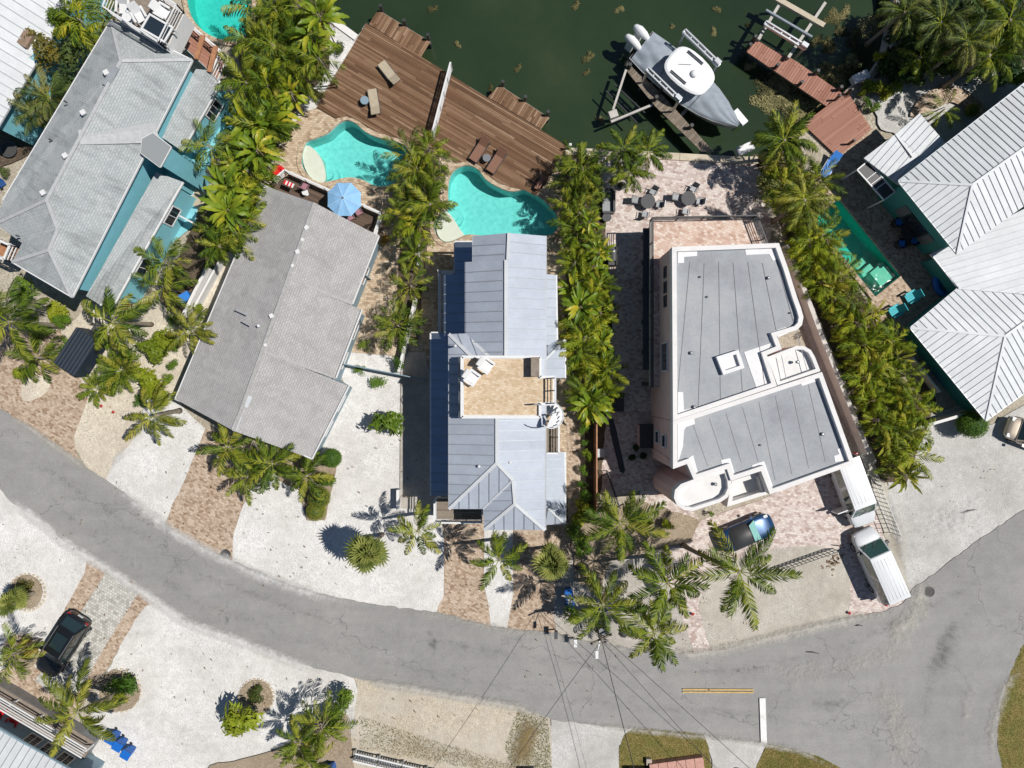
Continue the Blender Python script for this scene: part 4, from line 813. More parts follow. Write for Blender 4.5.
railing(h3, Q((554.5, 378, rz_), (554.5, 403, rz_)), rz_, 1.0, 'aluminium', 'deck_railing', .8, 3, .04); railing(h3, Q((534, 404, rz_), (540, 404, rz_)), rz_, .9, 'steel_grey', 'deck_gate', .4, 3, .04)
# spiral stair down to the timber landing
sc_ = P(550, 414, 6.0); ss = thing('spiral_stair', 'white spiral stair from the roof deck to the timber landing', 'stairs', (sc_.x, sc_.y, 3.6))
lpart('centre_pole', MB().cyl((0, 0), .06, 0, 5.2, 10), M['white_paint'], ss)
for k in range(14):
    a = R(200-k*24); m_ = MB(); m_.prism([(0, 0), (.75*math.cos(a), .75*math.sin(a)), (.78*math.cos(a+R(15)), .78*math.sin(a+R(15))), (.75*math.cos(a+R(30)), .75*math.sin(a+R(30)))], .25+k*.29, .32+k*.29); lpart('tread', m_, M['white_paint'], ss)
m_ = MB(); m_.tube([(.76*math.cos(R(200-k*12)), .76*math.sin(R(200-k*12)), 1.1+k*.145) for k in range(29)], .035, 6); lpart('handrail', m_, M['white_paint'], ss)
ld = thing('timber_landing', 'weathered timber landing below the spiral stair on the right of the metal roof', 'landing', P(550, 438)); lz = 3.55
lp = Q((541, 424, lz), (558, 422, lz), (558, 452, lz), (546, 452, lz), (541, 438, lz)); plank_floor(ld, lp, lz, .2, 4, R(90), M['grey_planks'], limit=30)
railing(ld, [lp[1], lp[2], lp[3]], lz, .9, 'white_paint', 'railing', 1, 3, .05)
for p in inset(lp, .1)[1:3]: m_ = MB(); m_.box((p.x, p.y, 1.75), (.14, .14, 3.5)); part('post', m_, M['white_paint'], ld)
# front balcony
fb = thing('front_balcony', 'small timber front balcony with white rail below the metal roof corner', 'balcony', P(460, 510)); fz = 2.9; fp = Q((436, 498, fz), (482, 498, fz), (482, 520, fz), (436, 520, fz))
m_ = MB(); m_.prism([(p.x, p.y) for p in fp], fz-.3, fz-.05); part('slab', m_, M['white_paint'], fb); plank_floor(fb, inset(fp, .06), fz, .18, 3, 0, M['grey_planks'], limit=40); railing(fb, [fp[0], fp[3], fp[2]], fz, .95, 'white_paint', 'railing', 1.2, 3, .05)
for p in inset(fp, .1): m_ = MB(); m_.box((p.x, p.y, 1.3), (.16, .16, 2.6)); part('post', m_, M['white_paint'], fb)

# ---- pink stucco house with flat roof
h4 = house('flat roofed pink stucco house with white parapets and round stair tower', 740, 370)
def flat(pts_px, zt, zr, body, mem, inn=.28, name='block', par='white_stucco'):
    o = [P(u, v, zt) for u, v in pts_px]; i_ = inset(o, inn)
    walls(h4, inset(o, .02), 0, zr, M[body], name+'_wall'); pm = MB()
    pm.grid([[(p.x, p.y, zr-.35) for p in o], [(p.x, p.y, zt) for p in o], [(p.x, p.y, zt) for p in i_], [(p.x, p.y, zr-.3) for p in i_]], True); part('parapet', pm, M[par], h4)
    m = MB(); m.face([(p.x, p.y, zr+.004) for p in i_]); return part('roof_membrane', m, M[mem], h4), i_
PA = [(672, 247), (779, 243), (788, 268), (797, 297), (801, 308), (803.5, 317), (802, 325), (797, 330), (777, 336), (782, 349), (767, 355), (777, 386), (673, 421)]
PB = [(673, 421), (822, 372), (855, 464), (770, 494.5), (761, 471), (731, 481), (727, 469), (694, 480), (687, 464), (673, 469)]
ma, ia = flat(PA, 7.0, 6.7, 'pink_stucco', 'grey_membrane'); mb_, ib = flat(PB, 7.05, 6.72, 'pink_stucco', 'grey_membrane')
flat([(767.5, 357), (796, 346), (804, 346), (811, 350), (815, 357), (820.5, 371), (778, 386)], 6.75, 6.35, 'pink_stucco', 'stained_white', .22, 'bay')
tw = [(694.5, 479), (727, 468.5), (731, 480), (731.5, 489), (728, 497), (721, 502), (693, 511), (684, 510), (677, 505), (674, 498), (675, 490), (681, 484)]; flat(tw, 6.85, 6.4, 'pink_stucco', 'stained_white', .22, 'tower')
flat([(732, 481), (761, 471.5), (768, 494), (727, 507)], 6.2, 5.5, 'pink_stucco', 'stained_white', .25, 'porch')
def patch(px, z=6.71, mat='membrane_white', name='roof_patch'): m = MB(); q = [P(u, v, z) for u, v in px]; m.prism([(p.x, p.y) for p in q], z, z+.02); return part(name, m, M[mat], h4)
for px in ([(678, 251), (697, 250), (697, 256), (684, 257), (684, 263), (678, 263)], [(745, 249), (773, 247), (778, 259), (773, 261), (769, 254), (746, 255)], [(768, 333), (786, 327), (788, 333), (776, 338), (779, 347), (772, 350)],
           [(744, 352), (771, 343), (766, 356), (776, 384), (757, 390)], [(678, 392), (683, 392), (684, 410), (693, 408), (694, 413), (678, 418)]): patch(px)
for px in ([(678, 422), (694, 418), (695, 424), (686, 427), (684, 430), (683, 446), (678, 462)], [(800, 382), (820, 375), (824, 386), (820, 388), (817, 381), (802, 386)], [(835, 462), (834, 456), (839, 454), (837, 449), (844, 447), (849, 460)],
           [(683, 462), (693, 455), (699, 477), (695, 478), (690, 461), (683, 464)], [(721, 460), (730, 458), (736, 478), (731, 480), (726, 466), (722, 467)], [(752, 465), (764, 461), (774, 490), (768, 492), (762, 469), (753, 471)]): patch(px, 6.73)
for k in range(7):
    m_ = MB(); a, b = P(690+14.5*k, 262+1*(k % 2), 6.72), P(676+18*k+26*(k/6), 412-5.2*k, 6.72)
    t0 = 0.02; m_.beam(a, b, .035, .02); part('membrane_seam', m_, M['seam_mid'], h4)
for k in range(8):
    a, b = P(693+16.5*k, 424-5.6*k, 6.735), P(708+16.8*k, 466-1.5*k if k < 4 else 480-6*(k-4), 6.735); m_ = MB(); m_.beam(a, b, .03, .015); part('membrane_seam', m_, M['seam_mid'], h4)
sk = thing_ = MB(); q = Q((715, 357, 6.75), (737, 350, 6.75), (743, 368, 6.75), (722, 375, 6.75)); qi = inset(q, .22)
sk.grid([[(p.x, p.y, 6.6) for p in q], [(p.x, p.y, 7.05) for p in q], [(p.x, p.y, 7.05) for p in qi], [(p.x, p.y, 6.8) for p in qi]], True); sk.face([(p.x, p.y, 6.8) for p in qi]); part('skylight_kerb', sk, M['membrane_white'], h4)
for u, v in ((768, 278), (691, 353), (694, 407), (690, 450), (822, 434), (715, 484), (797, 362)): vent(h4, u, v, 6.72 if v < 440 else 6.5, 'steel_grey', .11, .18, True)
for u, v in ((760, 445), (707, 297), (790, 313), (700, 277)): vent(h4, u, v, 6.72, 'seam_dark', .06, .15, True, 'pipe')
ww0, ww1 = P(672.5, 246, 7), P(672.5, 468, 7)
for v in (272, 287, 301): 
    y = P(0, v, 5.2).y; window(h4, Vector((ww0.x, ww0.y, 0)), Vector((ww1.x, ww1.y, 0)), (ww0.y-y)/(ww0.y-ww1.y), 5.1, .65, .6, 'charcoal', mull=0)
for v, z, wd, ht in ((357, 4.9, 1.8, 1.7), (437, 2.6, .8, 1.0), (441, 4.7, .8, 1.0)):
    y = P(0, v, z).y; window(h4, Vector((ww0.x, ww0.y, 0)), Vector((ww1.x, ww1.y, 0)), (ww0.y-y)/(ww0.y-ww1.y), z, wd, ht, 'white_paint', mull=0)
m_ = MB(); x = ww0.x-.06; m_.tube([(x, P(0, 458, 5).y, 6.2), (x, P(0, 452, 3).y, 3.2), (x, P(0, 452, 3).y, .3)], .04, 6); part('downpipe', m_, M['pink_stucco'], h4)
fw = inset([P(u, v, 7.05) for u, v in PB], .02); sa, sb_ = fw[3], fw[2]
for t_ in (.3, .72): window(h4, sa, sb_, t_, 5.0, 1.5, 1.3, mull=1)
for t_ in (.28, .74):
    x_ = (sb_-sa); x_.z = 0; L_ = x_.length; x_ /= L_; c_ = sa+x_*L_*t_; n_ = Vector((x_.y, -x_.x, 0)); rz0 = math.atan2(x_.y, x_.x)
    m_ = MB(); m_.box((c_.x+n_.x*.03, c_.y+n_.y*.03, 1.15), (2.3, .08, 2.3), rz0); gd = part('garage_door', m_, M['white_paint'], h4)
    for k in range(4): m_ = MB(); m_.box((c_.x+n_.x*.08, c_.y+n_.y*.08, .35+.55*k), (2.1, .03, .45), rz0); part('door_panel', m_, M['white_stucco'], gd)
# raised terrace and walkway with dark railing
tz = 3.2; TP = Q((650, 221, tz), (752, 219, tz), (768, 262, tz), (668, 262, tz), (668, 387, tz), (650, 387, tz)); m_ = MB(); m_.prism([(p.x, p.y) for p in TP], tz-.3, tz-.02); part('terrace_slab', m_, M['concrete'], h4)
m_ = MB(); m_.face([(p.x, p.y, tz) for p in inset(TP, .04)]); part('terrace_paving', m_, M['terrace_pavers'], h4)
railing(h4, [TP[5], TP[0], TP[1], TP[2]], tz, 1.0, 'charcoal', 'terrace_railing', 1.7, 4, .035)
m_ = MB()
for v in (228, 255, 285, 318, 350, 384): p = P(646, v, 1.5); m_.box((p.x+.25, p.y, 1.45), (.25, .25, 2.9))
part('terrace_columns', m_, M['charcoal'], h4) if False else None
for v in (228, 255, 285, 318, 350, 384):
    p = P(650, v, tz); m_ = MB(); m_.box((p.x+.15, p.y, 1.45), (.28, .28, 2.9)); part('terrace_column', m_, M['charcoal'], h4)  # charcoal puts the lower wall's shadow into the west columns
for u in (690, 722, 748): p = P(u, 221, tz); m_ = MB(); m_.box((p.x, p.y-.15, 1.45), (.28, .28, 2.9)); part('terrace_column', m_, M['pink_stucco'], h4)
m_ = MB(); m_.box((P(645, 300, 2).x, P(0, 300, 2).y, 2.55), (.5, 9.6, .08)); part('wall_shadow_strip', m_, M['charcoal'], h4)  # dark strip standing in for the shadowed lower wall under the walkway
m_ = MB(); p = P(644, 435); m_.box((p.x, p.y, .55), (1.25, 1.7, 1.1)); m2 = MB(); t = thing('storage_chest', 'dark storage chest with pale side against the pink wall', 'storage box', p)
lpart('chest', MB().box((.1, 0, .5), (1.1, 1.6, 1.0)), M['charcoal'], t); lpart('lid', MB().box((.1, 0, 1.03), (1.18, 1.68, .06)), M['dark_trim'], t); lpart('side_panel', MB().box((-.48, 0, .5), (.05, 1.5, .9)), M['pink_stucco'], t)
for k, (u, v, s) in enumerate(((616, 402, 1.2),)):
    t = thing('garden_bench', 'dark flat bench beside the hedge in the shaded side yard', 'bench', P(u, v)); lpart('seat', MB().box((0, 0, .45), (1.0, 1.3, .08)), M['dark_trim'], t)
    for sx in (-1, 1):
        for sy in (-1, 1): lpart('leg', MB().box((sx*.42, sy*.56, .2), (.08, .08, .41)), M['dark_trim'], t)

# ---- right hand house with white hip roofs and teal walls
h5 = house('teal house with white standing seam hip roofs at the right edge', 990, 240); r5 = roof_of(h5); WR, SL = M['white_roof'], M['seam_grey']; e, g, f, k5 = 4.1, 4.95, 2.6, 3.35
def S5(*t, p=.44): seamed(r5, Q(*t), p, WR, SL, .035, .045)
S5((898, 181, e), (972, 185, g), (957, 254, e)); S5((898, 181, e), (1024, 84, e), (1080, 40, e), (1110, 87, g), (972, 185, g)); S5((972, 185, g), (1110, 87, g), (1150, 118, 4.3), (1010, 216, 4.2), (957, 254, e))
S5((931, 254, f), (1010, 216, 3.3), (1160, 140, 4.6), (1180, 260, 4.6), (1030, 294, 3.25), (958, 288, f))
S5((958, 288, f), (1030, 293.5, 3.2), (1110, 260, k5), (1005, 336, k5), (910, 328, f)); S5((910, 328, f), (1005, 336, k5), (986, 421, f)); S5((1005, 336, k5), (1110, 260, k5), (1140, 310, f), (986, 421, f))
for a, b in (((898, 181, e), (972, 185, g)), ((972, 185, g), (957, 254, e)), ((972, 185, g), (1080, 108, g)), ((910, 328, f), (1005, 336, k5)), ((1005, 336, k5), (986, 421, f)), ((1005, 336, k5), (1080, 282, k5)), ((958, 288, f+.03), (1030, 293.5, 3.2))): cap(r5, P(*a), P(*b), WR, .16, .06)
o5a = Q((898, 181, e), (1080, 40, e), (1150, 118, e), (957, 254, e)); w5 = inset(o5a, .5); walls(h5, w5, 0, e-.1, M['deep_teal_wall'])
o5b = Q((931, 254, f), (1000, 222, f), (1180, 150, f), (1140, 310, f), (986, 421, f), (910, 328, f), (958, 288, f)); w5b = inset(o5b, .45); walls(h5, w5b, 0, f-.1, M['deep_teal_wall'], 'lower_wall')
for seg in ([o5a[0], o5a[3]], [o5a[0], o5a[1]], [o5b[0], o5b[6]], [o5b[6], o5b[5]], [o5b[5], o5b[4]], [o5b[4], o5b[3]]): gutter(h5, seg, M['seam_light'], .07, .1)
window(h5, w5[0], w5[3], .56, 1.6, 1.7, 1.3, 'dark_trim', mull=1)
for k in (-1, 1):
    a, b = w5[0], w5[3]; x = (b-a); x.z = 0; L = x.length; x /= L; c = a+x*(L*.56+k*1.25); nn = Vector((x.y, -x.x, 0)); m_ = MB(); m_.box((c.x+nn.x*.04, c.y+nn.y*.04, 1.6), (.6, .06, 1.4), math.atan2(x.y, x.x)); part('shutter', m_, M['steel_grey'], h5)
lg = 3.1; S5((864, 158, lg-.4), (895.5, 134, lg), (960, 190, lg), (925, 205, lg-.4)); S5((895.5, 134, lg), (920, 113, lg-.4), (960, 160, lg-.4), (960, 190, lg)); cap(r5, P(895.5, 134, lg), P(913, 157, lg), WR, .16, .06)
lw = Q((868, 160, 2.6), (918, 119, 2.6), (962, 166, 2.6), (925, 205, 2.6)); walls(h5, inset(lw, .3), 0, 2.45, M['deep_teal_wall'], 'wing_wall')
sc0 = Q((857, 170, 2.4), (868, 161, 2.4), (895, 192, 2.4), (884, 200, 2.4)); m_ = MB()
for k in range(4): m_.beam(sc0[k], sc0[(k+1) % 4], .08, .08)
m_.beam((sc0[0]+sc0[3])/2, (sc0[1]+sc0[2])/2, .05, .05)
for k in range(1, 3): m_.beam(sc0[0].lerp(sc0[3], k/3), sc0[1].lerp(sc0[2], k/3), .05, .05)
for k in (0, 3): m_.box((sc0[k].x, sc0[k].y, 1.2), (.08, .08, 2.4))
part('screen_frame', m_, M['white_paint'], h5); m_ = MB(); m_.face([p-Vector((0, 0, .03)) for p in sc0]); part('screen_panel', m_, M['dark_trim'], h5)
# garden wall south of it
wall_run('garden_wall', [(894, 431), (972, 408)], .2, 0, 1.3, 'white_stucco', 'low white wall between the palms and the round clipped shrub', 'wall')
wall_run('garden_wall', [(905, 358), (932, 392)], .12, 0, 1.0, 'white_stucco', 'short white screen beside the teal house shaded yard', 'wall')
# ---- house at the lower left corner
h6 = house('white roofed house with railed porch at the lower left corner', 0, 768); r6 = roof_of(h6)
seamed(r6, Q((-30, 712, 3.4), (92, 783, 3.4), (40, 880, 4.6), (-90, 815, 4.6)), .5, WR, M['seam_light'], .05, .05); walls(h6, inset(Q((-30, 712, 3.2), (92, 783, 3.2), (40, 880, 3.2), (-90, 815, 3.2)), .7), 0, 3.2, M['slate_wall'])
gutter(h6, Q((-30, 712, 3.4), (92, 783, 3.4)), M['slate_wall'], .12, .14)
pz = .9; pp = Q((-30, 668, pz), (95, 742, pz), (70, 780, pz), (-60, 712, pz)); m_ = MB(); m_.prism([(p.x, p.y) for p in pp], 0, pz-.05); part('porch_base', m_, M['steel_grey'], h6); plank_floor(h6, inset(pp, .03), pz, .3, 4, R(-30), M['timber_grey'], limit=60, name='porch_board')
ra0, ra1 = pp[0], pp[1]; m_ = MB(); off = Vector((-.35, -.6, 0))
for k in range(5): m_.beam(ra0+off*(k/4)+Vector((0, 0, .95)), ra1+off*(k/4)+Vector((0, 0, .95)), .09 if k in (0, 4) else .05, .06)
part('porch_railing', m_, M['white_paint'], h6)
for k in range(6): m_ = MB(); p = ra0.lerp(ra1, k/5); m_.box((p.x-.1, p.y-.15, 1.35), (.1, .1, .9)); part('railing_post', m_, M['white_paint'], h6)
ramp = Q((4, 698), (16, 686), (58, 712), (50, 728)); m_ = MB(); m_.prism([(p.x, p.y) for p in ramp], 0, .35); part('porch_ramp', m_, M['charcoal'], h6)
gutter(h6, [Vector((p.x, p.y, .42)) for p in ramp], M['white_paint'], .1, .12, 'ramp_kerb', True)
w6 = inset(Q((-30, 712, 3.2), (92, 783, 3.2), (40, 880, 3.2), (-90, 815, 3.2)), .7)
for t in (.42, .58, .74): window(h6, w6[1], w6[0], 1-t, 1.9, .9, 1.3, 'aluminium')
# ------------------------------------------------------------------ plants
def frond_mesh(name, L, pairs, ll, droop, mat, wl=0.05, sweep=0.75, hang=0.35, seed=0, rach=0.02):
    rnd = random.Random(seed); mb = MB(); pts = []; p = Vector(); n = 9; th = 0.0
    for i in range(n+1):
        pts.append(p.copy()); t = (i+.5)/n; a = -droop*t**1.25; p = p+Vector((math.cos(a), 0, math.sin(a)))*(L/n)
    for i in range(n):
        r0, r1 = rach*(1-i/n*.8), rach*(1-(i+1)/n*.8); a, b = pts[i], pts[i+1]
        mb.face([a+Vector((0, -r0, .004)), b+Vector((0, -r1, .004)), b+Vector((0, r1, .004)), a+Vector((0, r0, .004))], 1)
    for k in range(pairs):
        t = .14+.86*(k+.5)/pairs; f = t*n; i = min(n-1, int(f)); q = pts[i].lerp(pts[i+1], f-i); tg = (pts[i+1]-pts[i]).normalized()
        up = Vector((0, 0, 1))-tg*tg.z; up.normalize()
        for s in (-1, 1):
            if rnd.random() < .05: continue
            l_ = ll*(math.sin(math.pi*(.16+.76*t))**.7)*rnd.uniform(.82, 1.12); sw = sweep*(0.75+.5*t)*rnd.uniform(.85, 1.15); dn = hang*rnd.uniform(.7, 1.3)
            d_ = (Vector((0, s, 0))*math.cos(sw)*math.cos(dn)+tg*math.sin(sw)-up*math.sin(dn)*math.cos(sw)).normalized(); w_ = wl*rnd.uniform(.8, 1.15); tw = rnd.uniform(-.25, .25)
            wv = (tg*math.cos(tw)+up*math.sin(tw))*w_*.5; mi_ = 2 if rnd.random() < .30 else 0
            m_ = q+d_*l_*.5+up*.07*l_; e_ = q+d_*l_-up*.22*l_+tg*l_*.08
            mb.face([q-wv*.5, m_-wv, m_+wv, q+wv*.5], mi_); mb.face([m_-wv, e_, m_+wv], mi_)
    me = mb.mesh(name); me.materials.append(M[mat]); me.materials.append(M['lime_leaf'] if mat != 'dry_frond' else M['dry_frond']); me.materials.append(M.get(mat+'_b') or M[mat]); return me
def fan_mesh(name, r, mat, seg=20, pet=.6, seed=0):
    rnd = random.Random(seed); mb = MB(); mb.face([(0, -.015, 0), (pet, -.012, .03), (pet, .012, .03), (0, .015, 0)]); c = Vector((pet, 0, .03))
    for k in range(seg):
        a = R(-140+280*(k+.5)/seg); l_ = r*(.75+.25*math.cos(a*.6))*rnd.uniform(.9, 1.05); da = R(140/seg)*.98
        m1 = c+Vector((math.cos(a-da), math.sin(a-da), .0))*l_*.55; m2 = c+Vector((math.cos(a+da), math.sin(a+da), .0))*l_*.55; mm = c+Vector((math.cos(a)*l_*.56, math.sin(a)*l_*.56, .05*l_)); t = c+Vector((math.cos(a), math.sin(a), 0))*l_+Vector((0, 0, -.22*l_*rnd.uniform(.6, 1.4)))
        mb.face([c, m1, mm]); mb.face([c, mm, m2]); mb.face([m1, t, mm]); mb.face([mm, t, m2])
    me = mb.mesh(name); me.materials.append(M[mat]); return me
def blade_mesh(name, L, W, droop, mat, seed=0, split=False):
    rnd = random.Random(seed); mb = MB(); n = 9; rows = []; p = Vector()
    for i in range(n+1):
        t = i/n; w_ = W*(.06 if t < .12 else math.sin(math.pi*min(1, (t-.08)/.92)**.85)**.7*.5+.01)
        if split and i % 2: w_ *= rnd.uniform(.7, .95)
        rows.append([p+Vector((0, -w_, .18*w_)), p+Vector((0, 0, -.02)), p+Vector((0, w_, .18*w_))])
        a = -droop*t**1.4; p = p+Vector((math.cos(a), 0, math.sin(a)))*(L/n)
    mb.grid(rows); me = mb.mesh(name); me.materials.append(M[mat]); return me
FR = {}
def reg(kind, metas): FR[kind] = metas
for kind, mat, L, pr, ll, wl_, hb in (('coconut', 'palm_leaf', 2.9, 38, .68, .088, .62), ('queen', 'palm_leaf', 2.2, 30, .6, .092, .55), ('areca', 'areca_leaf', 1.75, 17, .55, .085, .6), ('arecadark', 'palm_leaf', 1.75, 17, .55, .085, .6), ('dusky', 'dusky_leaf', 1.9, 24, .5, .075, .5), ('olive', 'olive_leaf', 2.4, 32, .54, .088, .6)):
    reg(kind, [frond_mesh('frond_'+kind, L, pr, ll, dr, mat, wl_, .72, hb*hg, s, .026) for s, (dr, hg) in enumerate(((.75, .8), (1.15, 1.0), (1.5, 1.15), (.95, .9)))])
reg('sabal', [fan_mesh('fan_leaf', .8, 'sabal_leaf', 16, .62, s) for s in range(4)])
reg('spiky', [blade_mesh('blade', 1.0, .12, d_, 'dusky_leaf', s) for s, d_ in enumerate((.3, .6, .9))])
reg('cycad', [frond_mesh('frond_cycad', .95, 22, .2, .9, 'palm_leaf', .04, .6, .1, s) for s in range(2)])
reg('banana', [blade_mesh('banana_leaf', 1.45, .36, d_, 'banana_leaf', s, True) for s, d_ in enumerate((.9, 1.4, 1.9))])
reg('bird', [blade_mesh('broad_leaf', 1.15, .25, d_, 'banana_leaf', s) for s, d_ in enumerate((.8, 1.3, 1.7))])
reg('olivebird', [blade_mesh('broad_leaf', 1.25, .2, d_, 'olive_leaf', s) for s, d_ in enumerate((.8, 1.3, 1.7))])
reg('dry', [frond_mesh('frond_dry', 2.3, 22, .4, 1.9, 'dry_frond', .05, .8, .7, 3)])
PNAME = {'coconut': 'coconut_palm', 'queen': 'palm', 'areca': 'areca_palm', 'arecadark': 'areca_palm', 'dusky': 'palm', 'olive': 'palm', 'sabal': 'fan_palm', 'spiky': 'spiky_plant', 'cycad': 'cycad', 'banana': 'banana_plant', 'bird': 'broadleaf_plant', 'olivebird': 'broadleaf_plant'}
def palm(kind, u, v, h, label, n=14, sc=1.0, base=None, seed=None, group=None, elev=(-10, 62), tr=None, dry=0, lean=0.25):
    rnd = random.Random(seed if seed is not None else int(u*31+v*17)); top = P(u, v, h)
    if base: bs = P(*base)
    else: bs = Vector((top.x+rnd.uniform(-lean, lean), top.y+rnd.uniform(-lean, lean), 0))
    t = thing(PNAME[kind], label, 'palm' if 'palm' in PNAME[kind] else 'plant', bs, 0, group); loc = top-bs
    clump = kind in ('areca', 'arecadark', 'banana', 'bird', 'olivebird', 'spiky', 'cycad')
    tb = MB()
    if clump and h < 6 and kind not in ('spiky', 'cycad'):
        m = 4
        for k in range(m):
            a = rnd.uniform(0, 6.28); o_ = Vector((math.cos(a), math.sin(a), 0)); tb.tube([o_*.22, loc*.6+o_*.16, loc+o_*.06], [.05, .04, .03], 5)
    else:
        r0 = tr or (.17 if kind in ('coconut', 'olive') else .14 if kind != 'spiky' else .05); pts = []; rr = []
        for k in range(9):
            q = k/8; bend = Vector((loc.x, loc.y, 0))*(q**1.3); pts.append(Vector((bend.x, bend.y, loc.z*q))); rr.append(r0*(1.35 if k == 0 else (1.0-.35*q))*(1.06 if k % 2 else .97))
        tb.tube(pts, rr, 8)
    if kind != 'cycad': lpart('trunk', tb, M['trunk'], t, True)
    ms = FR[kind]; a0 = rnd.uniform(0, 6.28)
    for k in range(n):
        q = (k+.5)/n; el = elev[1]+(elev[0]-elev[1])*q+rnd.uniform(-9, 9); me = ms[min(len(ms)-1, int(rnd.random()*len(ms)))]
        if kind in ('coconut', 'queen', 'areca', 'arecadark') : me = ms[0 if q < .35 and rnd.random() < .7 else rnd.choice((1, 2, 3))]
        o = bpy.data.objects.new('frond' if kind not in ('banana', 'bird', 'olivebird', 'spiky') else 'leaf', me); COL.objects.link(o); o.parent = t
        yaw = a0+k*2.39996+rnd.uniform(-.22, .22); off = Vector((math.cos(yaw), math.sin(yaw), 0))*((rnd.uniform(0, .5) if kind in ('bird', 'olivebird', 'banana') else rnd.uniform(.05, .38)) if clump else .08)
        o.location = loc+off*(1 if kind not in ('sabal',) else .2)+Vector((0, 0, rnd.uniform(-.7, .15) if clump and kind != 'cycad' else -.12*q)); s_ = sc*(rnd.uniform(.82, 1.1) if kind != 'sabal' else rnd.uniform(.62, 1.16)); el += rnd.uniform(-14, 14) if kind == 'sabal' else 0
        rl = .25 if kind != 'sabal' else .7; o.rotation_euler = (rnd.uniform(-rl, rl), -R(el), yaw); o.scale = (s_, s_, s_)
    for k in range(dry):
        o = bpy.data.objects.new('dry_frond', FR['dry'][0]); COL.objects.link(o); o.parent = t; o.location = loc-Vector((0, 0, .25)); o.rotation_euler = (0, R(18), rnd.uniform(0, 6.28)); o.scale = (sc*.8,)*3
    return t
def leafball(name, n, leaf, mat, seed, sq=1.0, hollow=.55, tip=1.6):
    rnd = random.Random(seed); mb = MB()
    lobes = [Vector((rnd.gauss(0, 1), rnd.gauss(0, 1), rnd.gauss(0, .8))).normalized()*rnd.uniform(.35, .62) for _ in range(9)]
    for k in range(n):
        d_ = Vector((rnd.gauss(0, 1), rnd.gauss(0, 1), rnd.gauss(.25, 1))).normalized()
        if hollow < .9: c = rnd.choice(lobes)+d_*rnd.uniform(.18, .42)
        else: c = d_*rnd.uniform(.86, 1.0)
        if c.z < -.75: continue
        nn = (d_+Vector((rnd.uniform(-.7, .7), rnd.uniform(-.7, .7), rnd.uniform(.0, .9)))).normalized(); a = nn.orthogonal().normalized(); a.rotate(Matrix.Rotation(rnd.uniform(0, 6.28), 3, nn)); b = nn.cross(a); l_ = leaf*rnd.uniform(.6, 1.25)
        c = Vector((c.x, c.y, c.z*sq)); mb.face([c-a*l_*tip*.5, c+b*l_*.42, c+a*l_*tip*.5+nn*l_*-.15, c-b*l_*.42])
    me = mb.mesh(name); me.materials.append(M[mat]); return me
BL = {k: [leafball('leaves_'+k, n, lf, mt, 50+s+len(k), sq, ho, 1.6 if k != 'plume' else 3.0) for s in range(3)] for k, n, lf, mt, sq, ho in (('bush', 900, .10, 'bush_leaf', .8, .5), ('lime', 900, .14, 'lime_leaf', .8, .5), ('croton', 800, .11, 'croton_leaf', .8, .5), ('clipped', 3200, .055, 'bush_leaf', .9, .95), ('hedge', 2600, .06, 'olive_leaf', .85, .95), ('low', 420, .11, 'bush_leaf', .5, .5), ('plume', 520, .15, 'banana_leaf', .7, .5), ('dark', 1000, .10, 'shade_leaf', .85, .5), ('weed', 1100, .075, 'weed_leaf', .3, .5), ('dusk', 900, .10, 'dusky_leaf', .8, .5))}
def bush(kind, u, v, r, hz, label, name='shrub', z0=None, cat='shrub', group=None, squash=1.0):
    rnd = random.Random(int(u*13+v*7)); c = P(u, v, hz); bz = 0.0 if z0 is None else z0
    t = thing(name, label, cat, (c.x, c.y, bz), 0, group); me = rnd.choice(BL[kind])
    core = None
    o = link('foliage', me, None, t); o.location = (0, 0, hz-bz); o.scale = (r*rnd.uniform(.92, 1.08), r*rnd.uniform(.92, 1.08), max(.15, min(r, (hz-bz))*squash)); o.rotation_euler = (0, 0, rnd.uniform(0, 6.28))
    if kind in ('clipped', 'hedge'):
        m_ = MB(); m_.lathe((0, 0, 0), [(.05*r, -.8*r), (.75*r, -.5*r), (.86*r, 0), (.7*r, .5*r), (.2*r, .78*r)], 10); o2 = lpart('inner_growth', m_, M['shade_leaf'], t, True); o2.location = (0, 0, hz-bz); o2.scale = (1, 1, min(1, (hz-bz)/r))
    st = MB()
    for k in range(4): a = k*1.6+rnd.random(); st.tube([(0.05*math.cos(a), .05*math.sin(a), 0), (r*.3*math.cos(a), r*.3*math.sin(a), (hz-bz)*.9), (r*.5*math.cos(a), r*.5*math.sin(a), (hz-bz)*1.15)], [.035, .025, .012], 5)
    lpart('stems', st, M['trunk'], t); return t
# -- single palms in the open
palm('coconut', 740, 572, 7.2, 'tall coconut palm leaning over the shell drive, trunk base by the round tower', 13, 1.12, (683, 545), 3, dry=1)
palm('coconut', 603, 605, 6.2, 'coconut palm with yellow ribs beside the blue wheelie bins', 14, 1.0, None, 9, dry=2)
palm('queen', 668, 583, 6.6, 'dark feathery palm in the middle of the roadside group, left of the leaning palm', 13, 1.22, None, 12)
palm('queen', 654, 632, 5.2, 'drooping palm overhanging the road edge, lowest of the roadside group', 15, 1.05, None, 15, dry=1)
palm('coconut', 620, 523, 6.0, 'big palm at the top of the roadside group below the shaded side yard', 18, 1.0, None, 4, dry=1)
palm('sabal', 553, 563, 4.2, 'round fan palm in front of the metal roofed house, left of the bins', 44, 1.0, None, 5, elev=(-40, 88))
palm('sabal', 367, 552, 4.6, 'round fan palm standing on the white gravel with its full shadow beside it', 46, 1.06, None, 6, elev=(-42, 88))
palm('queen', 418, 531, 5.4, 'slim palm on the white gravel beside the front balcony', 11, .82, None, 8, elev=(-5, 55))
palm('queen', 499, 560, 5.6, 'dark palm directly below the metal roof, over the gravel tongue', 11, .92, None, 19, elev=(-5, 50))
